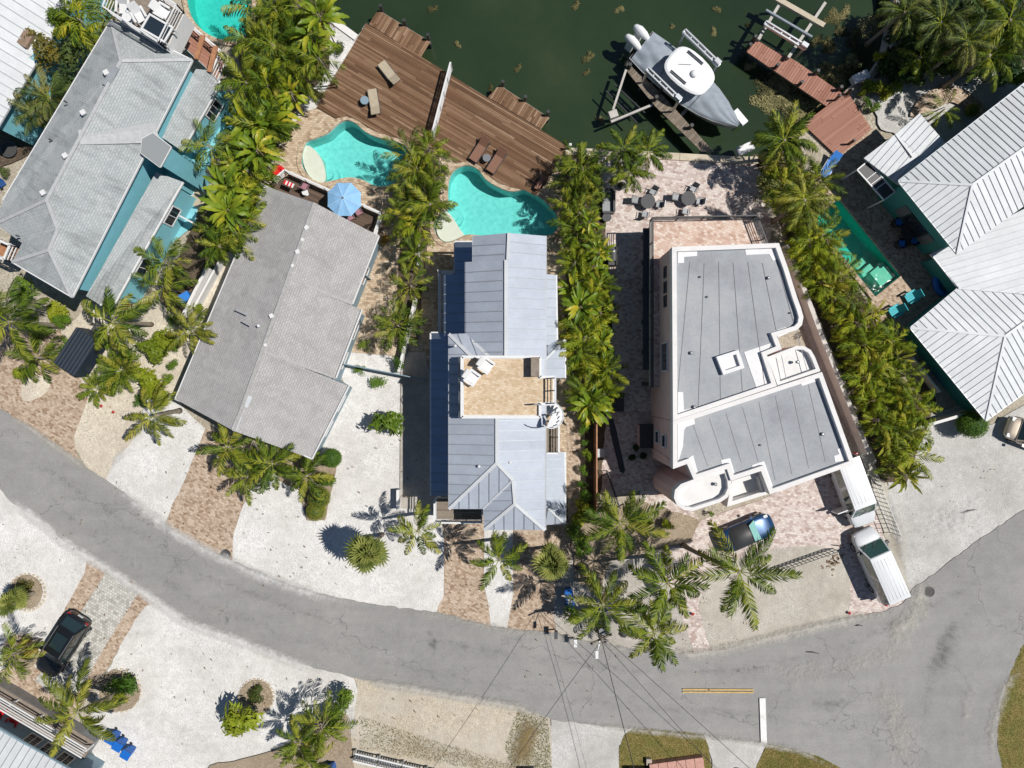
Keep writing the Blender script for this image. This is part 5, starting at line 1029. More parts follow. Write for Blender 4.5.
palm('olive', 77, 712, 4.6, 'large olive coconut palm shading the grey paver drive', 13, 1.3, (121, 690), 21, elev=(-15, 50))
palm('queen', 112, 322, 4.6, 'bright green palm above the dark trailer roof', 12, 1.2, None, 23, elev=(-10, 45))
palm('coconut', 8, 322, 5.0, 'palm cut by the left edge beside the dark trailer', 15, 1.05, None, 24)
palm('olive', 155, 416, 3.6, 'spreading olive palm on the boundary of cream and white gravel', 11, .98, None, 25, elev=(-12, 40))
palm('olive', 192, 331, 3.2, 'feathery olive palm touching the left eave of the grey shingle roof', 14, .82, None, 26, elev=(-10, 60))
palm('queen', 785, 140, 4.6, 'shaggy palm at the seawall beside the red brown dock', 22, 1.0, None, 27, dry=2)
palm('olive', 805, 200, 5.0, 'shaggy olive palm between the flat roof and the green pool', 22, .95, None, 28, dry=1)
palm('queen', 624, 148, 3.4, 'left of the three small palms on the patio by the seawall', 14, .78, (628, 163), 31, elev=(0, 55), tr=.07)
palm('queen', 648, 152, 3.4, 'right of the three small palms on the patio by the seawall', 14, .78, (640, 166), 32, elev=(0, 55), tr=.07)
palm('queen', 629, 172, 3.0, 'lowest of the three small palms on the patio, nearest the round tables', 14, .74, (628, 178), 33, elev=(0, 55), tr=.07)
palm('coconut', 712, 190, 4.4, 'spindly dark palm above the patio tables casting a star shadow', 7, .7, (706, 172), 34, tr=.1) if False else None
palm('queen', 228, 447, 2.8, 'left palm of the row in front of the grey shingle house', 14, .98, None, 35, elev=(-8, 50))
palm('queen', 272, 464, 3.0, 'middle palm of the row in front of the grey shingle house', 14, 1.02, None, 36, elev=(-8, 50))
palm('queen', 247, 477, 2.4, 'lowest palm of the row in front of the grey shingle house over the pavers', 13, .86, None, 37, elev=(-8, 50))
palm('queen', 306, 476, 2.6, 'right palm of the row in front of the grey shingle house', 13, .9, None, 38, elev=(-8, 50))
palm('arecadark', 208, 145, 3.8, 'drooping palm against the teal lower wall of the left house', 16, 1.0, None, 41)
palm('arecadark', 165, 262, 3.2, 'wide drooping palm at the teal walkway, upper of two', 16, 1.0, None, 42)
palm('arecadark', 163, 286, 3.0, 'wide drooping palm at the teal walkway, lower of two', 15, 1.0, None, 43)
palm('arecadark', 410, 286, 2.8, 'palm with dry fronds beside the low white wall', 11, .82, None, 44, dry=2)
palm('arecadark', 397, 326, 3.0, 'leafy drooping palm above the low round shrub on pavers', 22, 1.0, None, 45)

palm('sabal', 12, 602, 2.4, 'greyish fan palm at the left edge beside a mulch bed', 26, .85, None, 47, elev=(-40, 80))
palm('arecadark', 12, 655, 3.0, 'bright palm at the left edge above the porch ramp', 14, 1.0, None, 48)
palm('cycad', 121, 371, 1.8, 'large dark cycad below the dark trailer', 34, 1.7, None, 51, elev=(5, 80))
palm('cycad', 97, 388, 1.0, 'small dark cycad on the gravel edge left of the larger one', 26, 1.2, None, 52, elev=(5, 80))
palm('arecadark', 36, 357, 1.6, 'low spreading palm in the paver apron at the left edge', 16, 1.1, None, 53)
bush('plume', 388, 425, 1.35, 1.9, 'small leafy tree alone on the white gravel', 'tree', cat='tree')
palm('queen', 300, 742, 3.4, 'left palm of the cluster at the bottom edge', 13, .9, None, 55)
palm('arecadark', 322, 728, 3.6, 'middle palm of the cluster at the bottom edge', 15, 1.1, None, 56)
palm('olive', 312, 762, 3.2, 'lowest palm of the cluster cut by the bottom edge', 13, .8, None, 57)
palm('dusky', 968, 40, 6.0, 'large palm toned dark for shade in the garden at the upper right', 18, 1.0, None, 58, dry=2)  # dusky leaves put the garden's tree shade into the colour
palm('queen', 921, 57, 3.4, 'small palm with one bright leaf in the shaded garden', 12, .8, None, 59)
palm('dusky', 942, 22, 5.5, 'grey green palm toned dark for shade in the middle of the upper right garden', 20, 1.1, None, 71)
palm('dusky', 905, 12, 4.5, 'grey green palm at the canal side of the shaded upper right garden', 18, 1.0, None, 72)
palm('coconut', 990, 55, 5.0, 'dark palm just above the right white roof', 16, .8, None, 73, dry=1)
palm('coconut', 1010, 20, 6.0, 'dark palm cut by the upper right corner', 18, 1.0, (1000, 35), 60)
palm('arecadark', 945, 108, 2.2, 'low palm between the white gable wing and the sandy yard', 12, .7, None, 61)
palm('dusky', 50, 98, 5.0, 'grey green palm with stiff leaves beside the upper left white roof', 26, 1.05, None, 62, elev=(-20, 70))
palm('dusky', 34, 112, 4.4, 'grey green palm leaning over the white roof edge, left of the stiff palm', 20, .9, None, 63)
palm('areca', 100, 12, 5.2, 'yellow green palm behind the roof terrace, upper left garden', 16, 1.0, None, 64)
palm('areca', 78, 18, 5.4, 'large yellow green palm in the upper left garden', 18, 1.15, None, 65)
palm('dusky', 63, 118, 4.0, 'lowest grey green palm of the upper left garden', 18, .85, None, 66)
# -- hedges: rows of palms and broad leaves, each plant its own thing
def row(spots, desc, group, kinds, hmin, hmax, n, sc, seed):
    rnd = random.Random(seed); spots = sorted(spots, key=lambda q: q[1])
    for i, s in enumerate(spots):
        u, v = s[0], s[1]; k = s[2] if len(s) > 2 else rnd.choice(kinds); h = rnd.uniform(hmin, hmax)
        palm(k, u, v, h, ordinal(i)+' '+PNAME[k].replace('_', ' ')+' from the canal end of '+desc, (n if k in ('areca', 'arecadark', 'queen') else n+10)+rnd.randint(-2, 3), sc*rnd.uniform(.72, 1.25), None, seed*100+i, group, (-14, 74), None, 1 if rnd.random() < .3 else 0)
hedge_mid = [(576, 160, 'arecadark'), (583, 168, 'arecadark'), (571, 178, 'arecadark'), (584, 186, 'arecadark'), (575, 195, 'arecadark'), (586, 204, 'arecadark'), (568, 204, 'arecadark'), (580, 213, 'arecadark'), (590, 222), (578, 228), (592, 238), (583, 248), (599, 252), (576, 262), (593, 268), (584, 279), (600, 284), (575, 290), (592, 297), (581, 307), (600, 312), (577, 322), (594, 326), (585, 338), (602, 342), (580, 352), (596, 357), (606, 370), (588, 370), (598, 384), (586, 392), (604, 395), (590, 405), (600, 408)]
row(hedge_mid, 'the hedge left of the shaded yard', 'plants of the hedge left of the shaded side yard', ('areca', 'bird', 'areca', 'arecadark', 'banana', 'areca'), 2.0, 3.7, 14, .82, 5)
hedge_left = [(250, 4), (275, 8), (300, 5), (318, 14), (262, 22), (288, 25), (310, 34), (248, 40), (272, 44), (296, 48), (318, 58), (258, 62), (282, 66), (303, 76), (246, 82), (268, 86), (290, 92), (252, 106), (276, 110), (240, 122), (258, 128), (272, 122), (235, 144), (250, 150), (262, 142), (226, 164), (240, 170), (250, 178), (218, 186), (232, 192), (240, 200), (220, 210), (232, 218), (206, 228), (226, 232), (212, 246)]
hedge_left = [(u+(7 if 90 < v < 260 and u < 262 else 0), v) for u, v in hedge_left]
row(hedge_left, 'the hedge beside the big deck', 'plants of the dense planting beside the white canal strip', ('areca', 'arecadark', 'areca', 'banana', 'arecadark', 'queen'), 2.4, 4.6, 15, .95, 6)
hedge_centre = [(408, 152), (428, 148), (437, 160), (416, 168), (434, 176), (404, 180), (422, 188), (410, 200), (430, 204), (402, 212), (418, 222), (408, 238), (416, 254)]
row(hedge_centre, 'the clump between the two pools', 'palms of the clump between the two kidney pools', ('arecadark', 'arecadark', 'areca', 'queen'), 2.8, 4.0, 14, .80, 7)
hedge_right = [(768, 160), (780, 175), (772, 190), (795, 178), (815, 178), (788, 214), (806, 222), (818, 234), (798, 240), (810, 248), (828, 252), (804, 262), (820, 268), (836, 274), (811, 282), (828, 288), (845, 294), (824, 300), (845, 306), (868, 314), (832, 318), (852, 324), (874, 332), (888, 342), (840, 336), (860, 344), (878, 352), (894, 358), (846, 356), (866, 364), (884, 372), (900, 376), (854, 378), (874, 386), (892, 392), (908, 398), (862, 400), (882, 408), (900, 414), (914, 410), (868, 420), (890, 428), (906, 432), (878, 442), (896, 450), (910, 456), (888, 466), (902, 476)]
hedge_right = [(u+5+(7 if u-(770+(v-240)*.42) < 30 else 0), v) for u, v in hedge_right]
row(hedge_right, 'the hedge right of the flat roof', 'plants between the flat roof and the right house', ('areca', 'olivebird', 'areca', 'arecadark', 'areca'), 1.5, 2.7, 16, .85, 8)
# -- shrubs
for i, (u, v, r) in enumerate(((588, 418, .7), (584, 430, .6), (588, 456, .6), (586, 496, .7), (582, 508, .8), (590, 514, .8), (578, 518, .8))): bush('bush' if i % 2 else 'lime', u, v, r, .9, ordinal(i)+' low shrub downwards along the brown fence of the shaded yard', group='low shrubs along the brown fence')
bush('plume', 240, 718, 1.5, 2.2, 'small leafy tree beside the round stone edged bed on the white gravel', 'tree', cat='tree')
for i, (u, v, r) in enumerate(sorted(((40, 335, .8), (66, 345, .6), (58, 312, .9), (30, 318, .8), (130, 352, .7), (106, 345, .5), (175, 346, .6), (160, 398, .7), (140, 402, .6), (110, 388, .5), (172, 322, .6), (196, 308, .5), (20, 372, .6)))): bush('lime' if i % 3 == 0 else 'low' if i % 3 == 1 else 'bush', u, v, r*1.15, .6, ordinal(i)+' low green shrub, counted from the left, in the garden round the dark trailer', group='low shrubs of the garden round the trailer')
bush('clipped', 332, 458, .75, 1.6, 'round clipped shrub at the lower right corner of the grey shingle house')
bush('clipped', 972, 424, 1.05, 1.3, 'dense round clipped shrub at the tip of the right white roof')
bush('lime', 146, 383, 1.5, 1.5, 'bright yellow green shrub right of the large cycad'); bush('lime', 152, 352, 1.2, 1.3, 'yellow green shrub below the feathery olive palm'); bush('lime', 165, 338, 1.0, 1.3, 'upper yellow green shrub beside the blue box')
bush('bush', 172, 364, .55, .8, 'small green shrub by the left wall of the grey shingle house, upper'); bush('bush', 168, 378, .5, .7, 'small green shrub by the left wall of the grey shingle house, lower')
bush('low', 365, 346, .65, .5, 'low round shrub on pavers between the two middle houses'); bush('low', 378, 381, .9, .5, 'sparse low shrub below the thin fence on white gravel', squash=.7); bush('low', 360, 371, .6, .4, 'small sparse shrub against the thin fence', squash=.7); bush('bush', 397, 364, .7, .9, 'shrub beside the fence end near the white wall')
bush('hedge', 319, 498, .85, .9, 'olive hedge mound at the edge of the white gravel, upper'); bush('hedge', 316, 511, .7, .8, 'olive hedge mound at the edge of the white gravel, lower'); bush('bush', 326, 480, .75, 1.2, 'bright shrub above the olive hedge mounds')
bush('bush', 577, 532, 1.0, 1.8, 'dense green shrub left of the big palm by the brick edging'); bush('bush', 584, 547, .9, 1.5, 'lower dense green shrub between fan palm and big palm'); bush('bush', 571, 615, .9, 1.6, 'small frangipani like shrub beside the bins and mailbox'); bush('lime', 645, 520, .7, .9, 'yellow green shrub below the round tower'); bush('lime', 668, 524, .6, .8, 'small yellow green shrub right of the one below the round tower'); bush('low', 712, 514, .3, .6, 'tiny bright plant at the tower foot')
bush('bush', 585, 442, .4, .8, 'upper small shrub in the brick edged strip'); bush('bush', 584, 470, .5, .8, 'middle small shrub in the brick edged strip'); bush('bush', 582, 484, .5, .8, 'lower small shrub in the brick edged strip')
bush('croton', 24, 590, 1.0, .5, 'brownish low plants in the round mulch bed at the left edge'); bush('croton', 28, 648, .9, .9, 'flowering shrub in the round bed above the porch ramp'); bush('bush', 122, 688, 1.4, 1.0, 'rounded dark shrub in the bed right of the olive coconut palm'); bush('lime', 119, 699, .55, 1.0, 'yellow green plant at the foot of the rounded dark shrub')
bush('croton', 258, 695, .9, .5, 'brownish low plants in the round stone edged bed'); bush('bush', 345, 702, 1.1, 1.6, 'bright green shrub at the bottom, right of the palm cluster, upper'); bush('bush', 336, 722, 1.2, 1.6, 'bright green shrub at the bottom, right of the palm cluster, lower')
bush('croton', 42, 50, 1.5, 4.2, 'reddish olive tree crown above the brown chimney box', 'tree', cat='tree'); bush('croton', 60, 52, 1.1, 4.0, 'yellow leaved tree crown in the upper left garden', 'tree', cat='tree'); bush('dusk', 80, 50, 1.5, 4.0, 'dull olive tree crown beside the left shingle roof', 'tree', cat='tree'); bush('dusk', 72, 78, 1.5, 3.6, 'dusky tree crown below the yellow leaved one', 'tree', cat='tree'); bush('bush', 58, 14, 1.0, 4.6, 'pale leafy tree crown at the white roof edge', 'tree', cat='tree'); bush('lime', 70, 30, 1.1, 4.0, 'yellow green crown left of the large yellow green palm', 'tree', cat='tree')
bush('bush', 62, 322, .8, .9, 'low shrub left of the trailer under the palm'); bush('bush', 20, 290, 1.2, 1.6, 'shrub below the balcony at the left edge'); bush('dusk', 770, 182, 1.2, 1.8, 'dense dark shrub at the right end of the patio'); bush('lime', 770, 172, .8, 1.6, 'bright shrub at the right end of the patio')
for i, (u, v, r) in enumerate(sorted(((905, 20, 1.6), (925, 18, 1.8), (950, 25, 1.9), (985, 30, 2.0), (1010, 50, 1.8), (935, 45, 1.6), (960, 58, 1.8), (905, 45, 1.4), (890, 65, 1.2), (990, 60, 1.7), (915, 75, 1.1), (1000, 8, 2.0), (900, 76, 1.0), (918, 5, 1.8), (940, 8, 1.9), (965, 10, 2.0), (985, 5, 1.8), (1018, 30, 1.9), (975, 45, 1.9), (940, 62, 1.4), (1005, 68, 1.4), (925, 35, 1.7), (896, 35, 1.2), (955, 40, 1.9), (915, 58, 1.4)))): bush('dark', u, v, r, 2.4 if r > 1.3 else 1.0, ordinal(i)+' shrub darkened for shade, counted from the left, of the upper right garden', 'shrub', group='shrubs of the shaded upper right garden')  # dark leaf colour carries the tree shade over this garden
for i, (u, v, r) in enumerate(sorted(((872, 85, .8), (884, 92, .8), (866, 103, .5), (876, 108, .5), (896, 88, .7), (862, 92, .4)))): bush('lime' if i % 2 == 0 else 'bush', u, v, r, .7, ordinal(i)+' low bright shrub, counted from the left, at the canal corner beside the dock', 'shrub', group='low shrubs at the canal corner')
bush('lime', 1012, 76, 1.1, 1.4, 'bright yellow shrub at the right edge above the white roof'); bush('hedge', 972, 110, .5, .7, 'small round shrub beside the fire pit pavers'); bush('lime', 880, 55, .6, .9, 'small bright shrub on the canal bank')
bush('dusk', 340, 48, .6, .5, 'dull shrub on the white canal strip beside the deck, upper'); bush('dusk', 318, 93, .6, .5, 'dull shrub on the white canal strip beside the deck, lower'); bush('croton', 386, 240, .5, .7, 'pinkish flowering shrub at the deck corner of the shingle house'); bush('dusk', 5, 172, .5, .5, 'small dry plant in the left side yard')
for i, (u, v, r, n) in enumerate(((806, 102, 1.9, 14), (780, 92, 1.7, 12), (828, 104, 1.1, 4), (842, 18, 1.0, 3), (826, 42, .9, 3), (842, 72, 1.2, 6), (866, 28, 1.2, 5), (836, 36, .8, 3), (620, 10, .5, 1), (585, 60, .45, 1), (517, 68, .45, 1), (717, 10, .45, 1), (713, 32, .45, 1), (748, 25, .3, 1), (672, 26, .3, 1), (590, 55, .5, 1), (586, 72, .4, 1), (750, 65, .6, 1), (575, 5, .5, 1), (432, 8, .5, 1), (458, 44, .4, 1), (600, 120, .5, 1), (822, 78, .8, 2), (490, 88, .4, 1))):
    rnd = random.Random(i+900)
    for k in range(n):
        uu, vv = (u, v) if n == 1 else (u+rnd.uniform(-1, 1)*r*11, v+rnd.uniform(-1, 1)*r*9); c = P(uu, vv, -1.1); big = n > 1; t = thing('seaweed_clump', 'olive seaweed clump crowding the water round the red brown dock' if big else 'small olive seaweed clump drifting alone in the open canal', 'seaweed', c, 0, 'seaweed round the dock' if big else 'small seaweed clumps in the open canal'); o = link('weed', rnd.choice(BL['weed']), None, t); rr = r if n == 1 else r*.8; o.scale = (rr, rr*.85, .55); o.rotation_euler = (0, 0, rnd.uniform(0, 6)); o.location = (0, 0, -.02)
# ------------------------------------------------------------------ decks and docks
dz = 0.26
bd = thing('wooden_deck', 'large weathered brown timber deck between the pools and the canal', 'deck', P(440, 100))
outer = [(366, 23), (567, 146), (546, 183), (536, 196)]
low_edge = [(524, 190), (512, 187), (499, 183), (488, 175), (480, 165), (470, 160), (458, 163), (450, 158), (438, 150), (425, 146), (408, 141), (394, 137), (380, 133), (367, 127), (357, 119), (346, 116), (336, 118), (317, 107)]
plank_floor(bd, [P(u, v, dz) for u, v in outer+low_edge], dz, .135, 3.6, R(-30.5), M['deck_wood'], limit=300, gap=.028)
m_ = MB(); m_.cdt([P(u, v) for u, v in [(367, 25), (565, 146), (545, 182), (536, 194)]+[(a, b_-1.5) for a, b_ in low_edge]], [], dz-.07); part('substructure', m_, M['timber_grey'], bd)
for i, (poly, lb) in enumerate(((((378, 10), (430, 42), (421, 57), (369, 24)), 'small boarding dock at the upper end of the large deck'), (((499, 85), (549, 118), (541, 129), (488, 97)), 'small boarding dock at the right side of the large deck'))):
    t = thing('boarding_dock', lb, 'dock', P(*poly[0])); q = [P(u, v, .1) for u, v in poly]; plank_floor(t, q, .1, .15, 1.6 if False else 4, R(59), M['deck_wood'], limit=60, gap=.02)
    for a, b in ((0, 1), (3, 2)): m2 = MB(); m2.beam(q[a]-Vector((0, 0, .2)), q[b]-Vector((0, 0, .2)), .12, .25); part('joist', m2, M['timber_grey'], t)
    for k in range(3): m2 = MB(); p = q[0].lerp(q[1], .05+.45*k); m2.cyl((p.x+.1, p.y+.1), .12, -2.6, .75, 10); part('piling', m2, M['dark_trim'], t)
# white fence dividing the deck
fa, fb_ = P(452, 71, .26), P(434, 140, .26); t = thing('deck_fence', 'white slatted fence standing across the large timber deck', 'fence', fa); dirn = (fb_-fa).normalized()
for k in range(6): p = fa.lerp(fb_, k/5); part('post', MB().box((p.x, p.y, .26+.65), (.1, .1, 1.3)), M['white_paint'], t)
for k in range(5): m2 = MB(); m2.beam(fa+Vector((0, 0, .25+.25*k)), fb_+Vector((0, 0, .25+.25*k)), .04, .14); part('slat', m2, M['white_paint'], t)
m2 = MB(); m2.beam(fa+Vector((0, 0, 1.33)), fb_+Vector((0, 0, 1.33)), .11, .05); part('top_rail', m2, M['white_paint'], t)
# composite dock on the right
def dock(label, px, z, ang, lim=120, wd=.2):
    t = thing('composite_dock', label, 'dock', P(*px[0])); q = [P(u, v, z) for u, v in px]; plank_floor(t, q, z, wd, 6, ang, M['composite_wood'], limit=lim, gap=.025)
    m2 = MB(); m2.prism([(p.x, p.y) for p in inset(q, .08)], z-.3, z-.05); part('frame', m2, M['timber_grey'], t); return t
d1 = dock('red brown composite dock reaching into the canal beside the boat lift', ((752, 38), (789, 57), (796, 61), (842, 93), (826, 106), (747, 52)), .25, R(57))
for u, v in ((748, 48), (775, 68), (799, 85), (753, 40), (815, 74), (838, 90)): p = P(u, v, .3); part('piling', MB().cyl((p.x, p.y), .12, -2.6, .9, 10), M['dark_trim'], d1)
d2 = dock('square red brown composite platform between dock and teal house', ((847, 91), (872, 129), (838, 157), (803, 124)), .25, R(37))
for u, v in ((847, 94), (849, 144), (835, 100)): p = P(u, v, .3); part('post', MB().box((p.x, p.y, .7), (.14, .14, .9)), M['dark_trim'], d2)
# boat lifts
def lift_beam(name, a, b, z, label, posts=True, wd=.32):
    A_, B_ = P(*a, z), P(*b, z); t = thing(name, label, 'boat lift', (A_.x, A_.y, -1.15)); m2 = MB(); off = Vector((-(B_-A_).y, (B_-A_).x, 0)).normalized()*wd*.4
    for s in (-1, 1): m2.beam(A_+off*s, B_+off*s, .1, .22)
    for k in range(6): p = A_.lerp(B_, k/5); m2.beam(p-off, p+off, .08, .12)
    part('top_beam', m2, M['aluminium'], t)
    for p in (A_.lerp(B_, .03), A_.lerp(B_, .97)): part('lift_post', MB().box((p.x, p.y, (z-2.6)/2), (.14, .14, z+2.6)), M['aluminium'], t)
    part('motor', MB().box(B_-(B_-A_).normalized()*.2+Vector((0, 0, .2)), (.45, .3, .28), math.atan2((B_-A_).y, (B_-A_).x)), M['aluminium'], t)
    return t
lift_beam('boat_lift', (684, 31), (719, 65), 2.2, 'silver boat lift beam on the far side of the covered boat'); lift_beam('boat_lift', (647, 69), (680, 101), 2.2, 'silver boat lift beam on the near side of the covered boat'); lift_beam('boat_lift', (765, 23), (806, 48), 1.4, 'silver boat lift beam beside the composite dock')
t = thing('empty_lift_cradle', 'empty boat lift cradle of pale beams at the top beside the dock', 'boat lift', P(790, 20, -1.1))
for a, b, wd, z in (((782, 0), (758, 40), .2, .7), ((825, 3), (788, 58), .2, .7), ((775, -2), (824, 26), .34, .9)): m2 = MB(); m2.beam(P(*a, z), P(*b, z), wd, .22); part('beam', m2, M['concrete'] if wd < .3 else M['seawall_cap'], t)
for a, b in (((766, 10), (812, 37)),): m2 = MB(); m2.tube([P(*a, .9), P(*b, .9)], .09, 8); part('bunk', m2, M['boat_cover'], t)
for u, v in ((784, 0), (760, 38), (824, 4), (789, 57)): p = P(u, v, .6); part('lift_post', MB().cyl((p.x, p.y), .1, -2.6, .62, 8), M['timber_grey'], t)
# narrow pier and jet ski cradle beside the boat
t = thing('finger_pier', 'narrow timber pier from the patio alongside the covered boat', 'dock', P(700, 155)); q = [P(u, v, .15) for u, v in ((626, 70), (632, 66), (660, 92), (714, 152), (702, 152), (655, 106))]; plank_floor(t, q, .15, .2, 2, R(45), M['grey_planks'], limit=90, gap=.02)
m2 = MB(); m2.prism([(p.x, p.y) for p in inset(q, .1)], -.15, .1); part('frame', m2, M['timber_grey'], t)
for u, v in ((629, 68), (655, 100), (660, 92), (690, 128)): p = P(u, v, .2); part('piling', MB().cyl((p.x, p.y), .13, -2.6, .8, 10), M['dark_trim'], t)
t = thing('lift_arm', 'white V shaped lift arms over the water left of the finger pier', 'boat lift', P(611, 115, -1.15))
for a, b in (((626, 70), (613, 110)), ((611, 122), (652, 105))): m2 = MB(); m2.beam(P(*a, .5), P(*b, .5), .15, .16); part('arm', m2, M['concrete'], t)
part('base_block', MB().box(P(613, 115, .3), (.6, .5, .5), R(20)), M['concrete'], t); part('lift_post', MB().cyl((P(613, 115).x, P(613, 115).y), .12, -2.6, .3, 8), M['timber_grey'], t)
for a, b in (((606, 91), (637, 123)), ((614, 84), (645, 113))): m2 = MB(); m2.tube([P(*a, .2), P(*b, .2)], .06, 7); part('bunk', m2, M['dark_trim'], t)
m2 = MB(); m2.cyl((P(613, 115).x, P(613, 115).y), .1, -2.6, .1, 8); 
# ------------------------------------------------------------------ covered centre console boat
def boat(a, b, z, label):
    A_, B_ = P(*a, z), P(*b, z); ang = math.atan2((B_-A_).y, (B_-A_).x); L = (B_-A_).length; t = thing('motor_boat', label, 'boat', (A_.x, A_.y, z-1.15), ang)
    st = [(0, 1.2), (.15, 1.34), (.35, 1.4), (.55, 1.34), (.7, 1.14), (.82, .84), (.92, .45), (1.0, .03)]; rows = []
    for q, hw in st:
        x = q*L; sh = .1+.35*q*q; rows.append([(x, -hw, .95+sh), (x-.1*q, -hw*.86, .45), (x-.25*q, 0, .05+.35*max(0, q-.6)), (x-.1*q, hw*.86, .45), (x, hw, .95+sh)])
    m2 = MB(); m2.grid(rows); m2.face(rows[0][::-1]); lpart('hull', m2, M['gelcoat'], t, True)
    m2 = MB(); rows = []; rnd = random.Random(3)
    for i in range(49):
        q = i/48; x = .15+q*(L-.15); hw = next((h0+(h1-h0)*(q-q0)/(q1-q0)) for (q0, h0), (q1, h1) in zip(st[:-1], st[1:]) if q0 <= q <= q1); sh = .1+.35*q*q; pk = .42 if q > .5 else .3+.25*math.sin(q*9); row = []
        for j in range(25):
            s = j/12-1; zz = 1.0+sh+pk*(1-abs(s)**1.4)*min(1, (1-q)*3+.2)+.07*abs(math.sin(s*5+q*13))+.05*math.sin(s*9-q*21)*(1-q)+.05*abs(math.sin(s*7*(1.2-q)))*q
            if abs(s) > .99: zz = .92+sh
            row.append((x, s*(hw+.05), zz))
        rows.append(row)
    m2.grid(rows); lpart('canvas_cover', m2, M['boat_cover'], t, True)
    cx = L*.45; ht = 2.75; ol = [(cx+(1.75)*c*abs(c)**-.35 if c else cx, 1.25*s*(abs(s)**-.4 if s else 1)) for c, s in ((math.cos(k*math.pi/14), math.sin(k*math.pi/14)) for k in range(28))]; ol = [(x, y*(1.0-.10*max(0, (x-cx)/1.5))) for x, y in ol]
    m2 = MB(); m2.grid([[(x, y, ht-.06) for x, y in ol], [(x, y, ht) for x, y in ol], [(cx+(x-cx)*.92, y*.9, ht+.07) for x, y in ol]], True, 0, True); tt = lpart('hard_top', m2, M['gelcoat'], t)
    m2 = MB(); m2.lathe((cx+.35, 0, ht+.07), [(.24, 0), (.27, .1), (.2, .2), (.05, .24)], 16); lpart('radar_dome', m2, M['gelcoat'], tt, True)
    for s in (-1, 1):
        m2 = MB()
        for k in (0, .12): m2.tube([(cx-1.0, s*.95-s*k, ht+.13), (cx+.35, s*.95-s*k, ht+.13)], .03, 6)
        lpart('rod_rack', m2, M['charcoal'], tt)
        for xx in (-.8, .8): lpart('top_support', MB().tube([(cx+xx, s*.75, 1.1), (cx+xx*.8, s*.7, ht-.05)], .035, 6), M['aluminium'], t)
    m2 = MB(); m2.tube([(cx-.9, -.2, ht+.1), (cx-.2, .35, ht+.16)], .012, 5); lpart('antenna', m2, M['charcoal'], tt)
    for s in (-.45, .45):
        m2 = MB(); m2.grid([[(x, s+w_*math.cos(k*math.pi/5), 1.1+zz+hh*math.sin(k*math.pi/5)) for k in range(10)] for x, w_, hh, zz in ((-1.15, .06, .1, .45), (-1.02, .22, .26, .45), (-.6, .3, .36, .5), (-.1, .26, .32, .42), (.25, .16, .2, .3))], True, 0, True); en = lpart('outboard_engine', m2, M['gelcoat'], t, True); m2 = MB(); m2.box((-.6, s, .75), (.5, .3, .9)); lpart('engine_leg', m2, M['gelcoat'], en)
    for s in (-1, 1):
        lpart('rub_rail', MB().tube([(q*L, s*(hw+.04), .93+.1+.35*q*q) for q, hw in st], .035, 6), M['aluminium'], t)
        for q, hw in ((.08, 1.2), (.5, 1.3), (.8, .84)): lpart('cleat', MB().box((q*L, s*(hw-.05), 1.12+.35*q*q), (.16, .05, .06)), M['aluminium'], t)
    for xx in (.28, .62): lpart('cover_strap', MB().tube([(L*xx, y_, 1.14+.35*xx*xx+.45*(1-(y_/1.6)**2)) for y_ in (-1.3, -.9, -.45, 0, .45, .9, 1.3)], .018, 5), M['charcoal'], t)
    for y in (-1.15, 1.15): lpart('lift_bunk', MB().box((L*.4, y*.5, .15), (5, .25, .2)), M['timber_grey'], t)
    for xx in (.25, .6): lpart('lift_cross_beam', MB().box((L*xx, 0, -.02), (.22, 3.3, .2)), M['aluminium'], t)
    return t
boat((641, 44), (737, 127), .55, 'white centre console motor boat under a grey canvas cover on its lift')
m_ = MB(); m_.box(P(740, 117, -.3), (.9, 1.3, .12), R(40)); t = thing('step_float', 'pale blue step board in the water behind the boat bow', 'float', P(740, 117, -.3)); lpart('board', MB().box((0, 0, 0), (.5, 1.2, .12), R(40)), M['gelcoat'], t); lpart('edge', MB().box((0, 0, -.08), (.54, 1.24, .05), R(40)), M['slate_wall'], t)
for (u, v, lb) in ((743, 151, 'white dock box on the seawall beside the shaggy palm'), (857, 80, 'white dock box on the bank beside the composite platform'), (894, 43, 'pale dock box in the shaded garden bank')):
    t = thing('dock_box', lb, 'dock box', P(u, v)); lpart('box', MB().box((0, 0, .3), (1.1, .55, .5), R(25)), M['white_paint'], t); lpart('lid', MB().box((0, 0, .58), (1.16, .6, .07), R(25)), M['white_paint'], t)
# ------------------------------------------------------------------ outdoor furniture
def lounger(u, v, rz, label, fab, frame, z=.26, back=28, group='sun loungers'):
    t = thing('sun_lounger', label, 'lounger', P(u, v, z), rz, group)
    lpart('seat', MB().box((-.3, 0, .33), (1.25, .62, .07)), M[fab], t); bk = MB(); a = R(back); bk.box((.33+.36*math.cos(a), 0, .34+.36*math.sin(a)), (.74, .62, .07), 0, 0, -a); lpart('backrest', bk, M[fab], t)
    m2 = MB()
    for s in (-1, 1): m2.box((-.05, s*.34, .28), (1.85, .05, .06))
    lpart('frame', m2, M[frame], t)
    for x in (-.8, .75):
        for s in (-1, 1): lpart('leg', MB().box((x, s*.33, .125), (.05, .05, .25)), M[frame], t)
    return t
lounger(390, 75, R(-52), 'tan sling lounger angled on the deck, nearest the canal', 'tan_sling', 'charcoal'); lounger(375, 104, R(100) if False else R(-80), 'tan sling lounger beside the small round grey table', 'tan_sling', 'charcoal')
lounger(480, 151, R(57), 'brown wicker lounge chair left of the round table by the pool', 'brown_wicker', 'dark_trim', back=40); lounger(497, 162, R(57), 'brown wicker lounge chair right of the round table by the pool', 'brown_wicker', 'dark_trim', back=40)
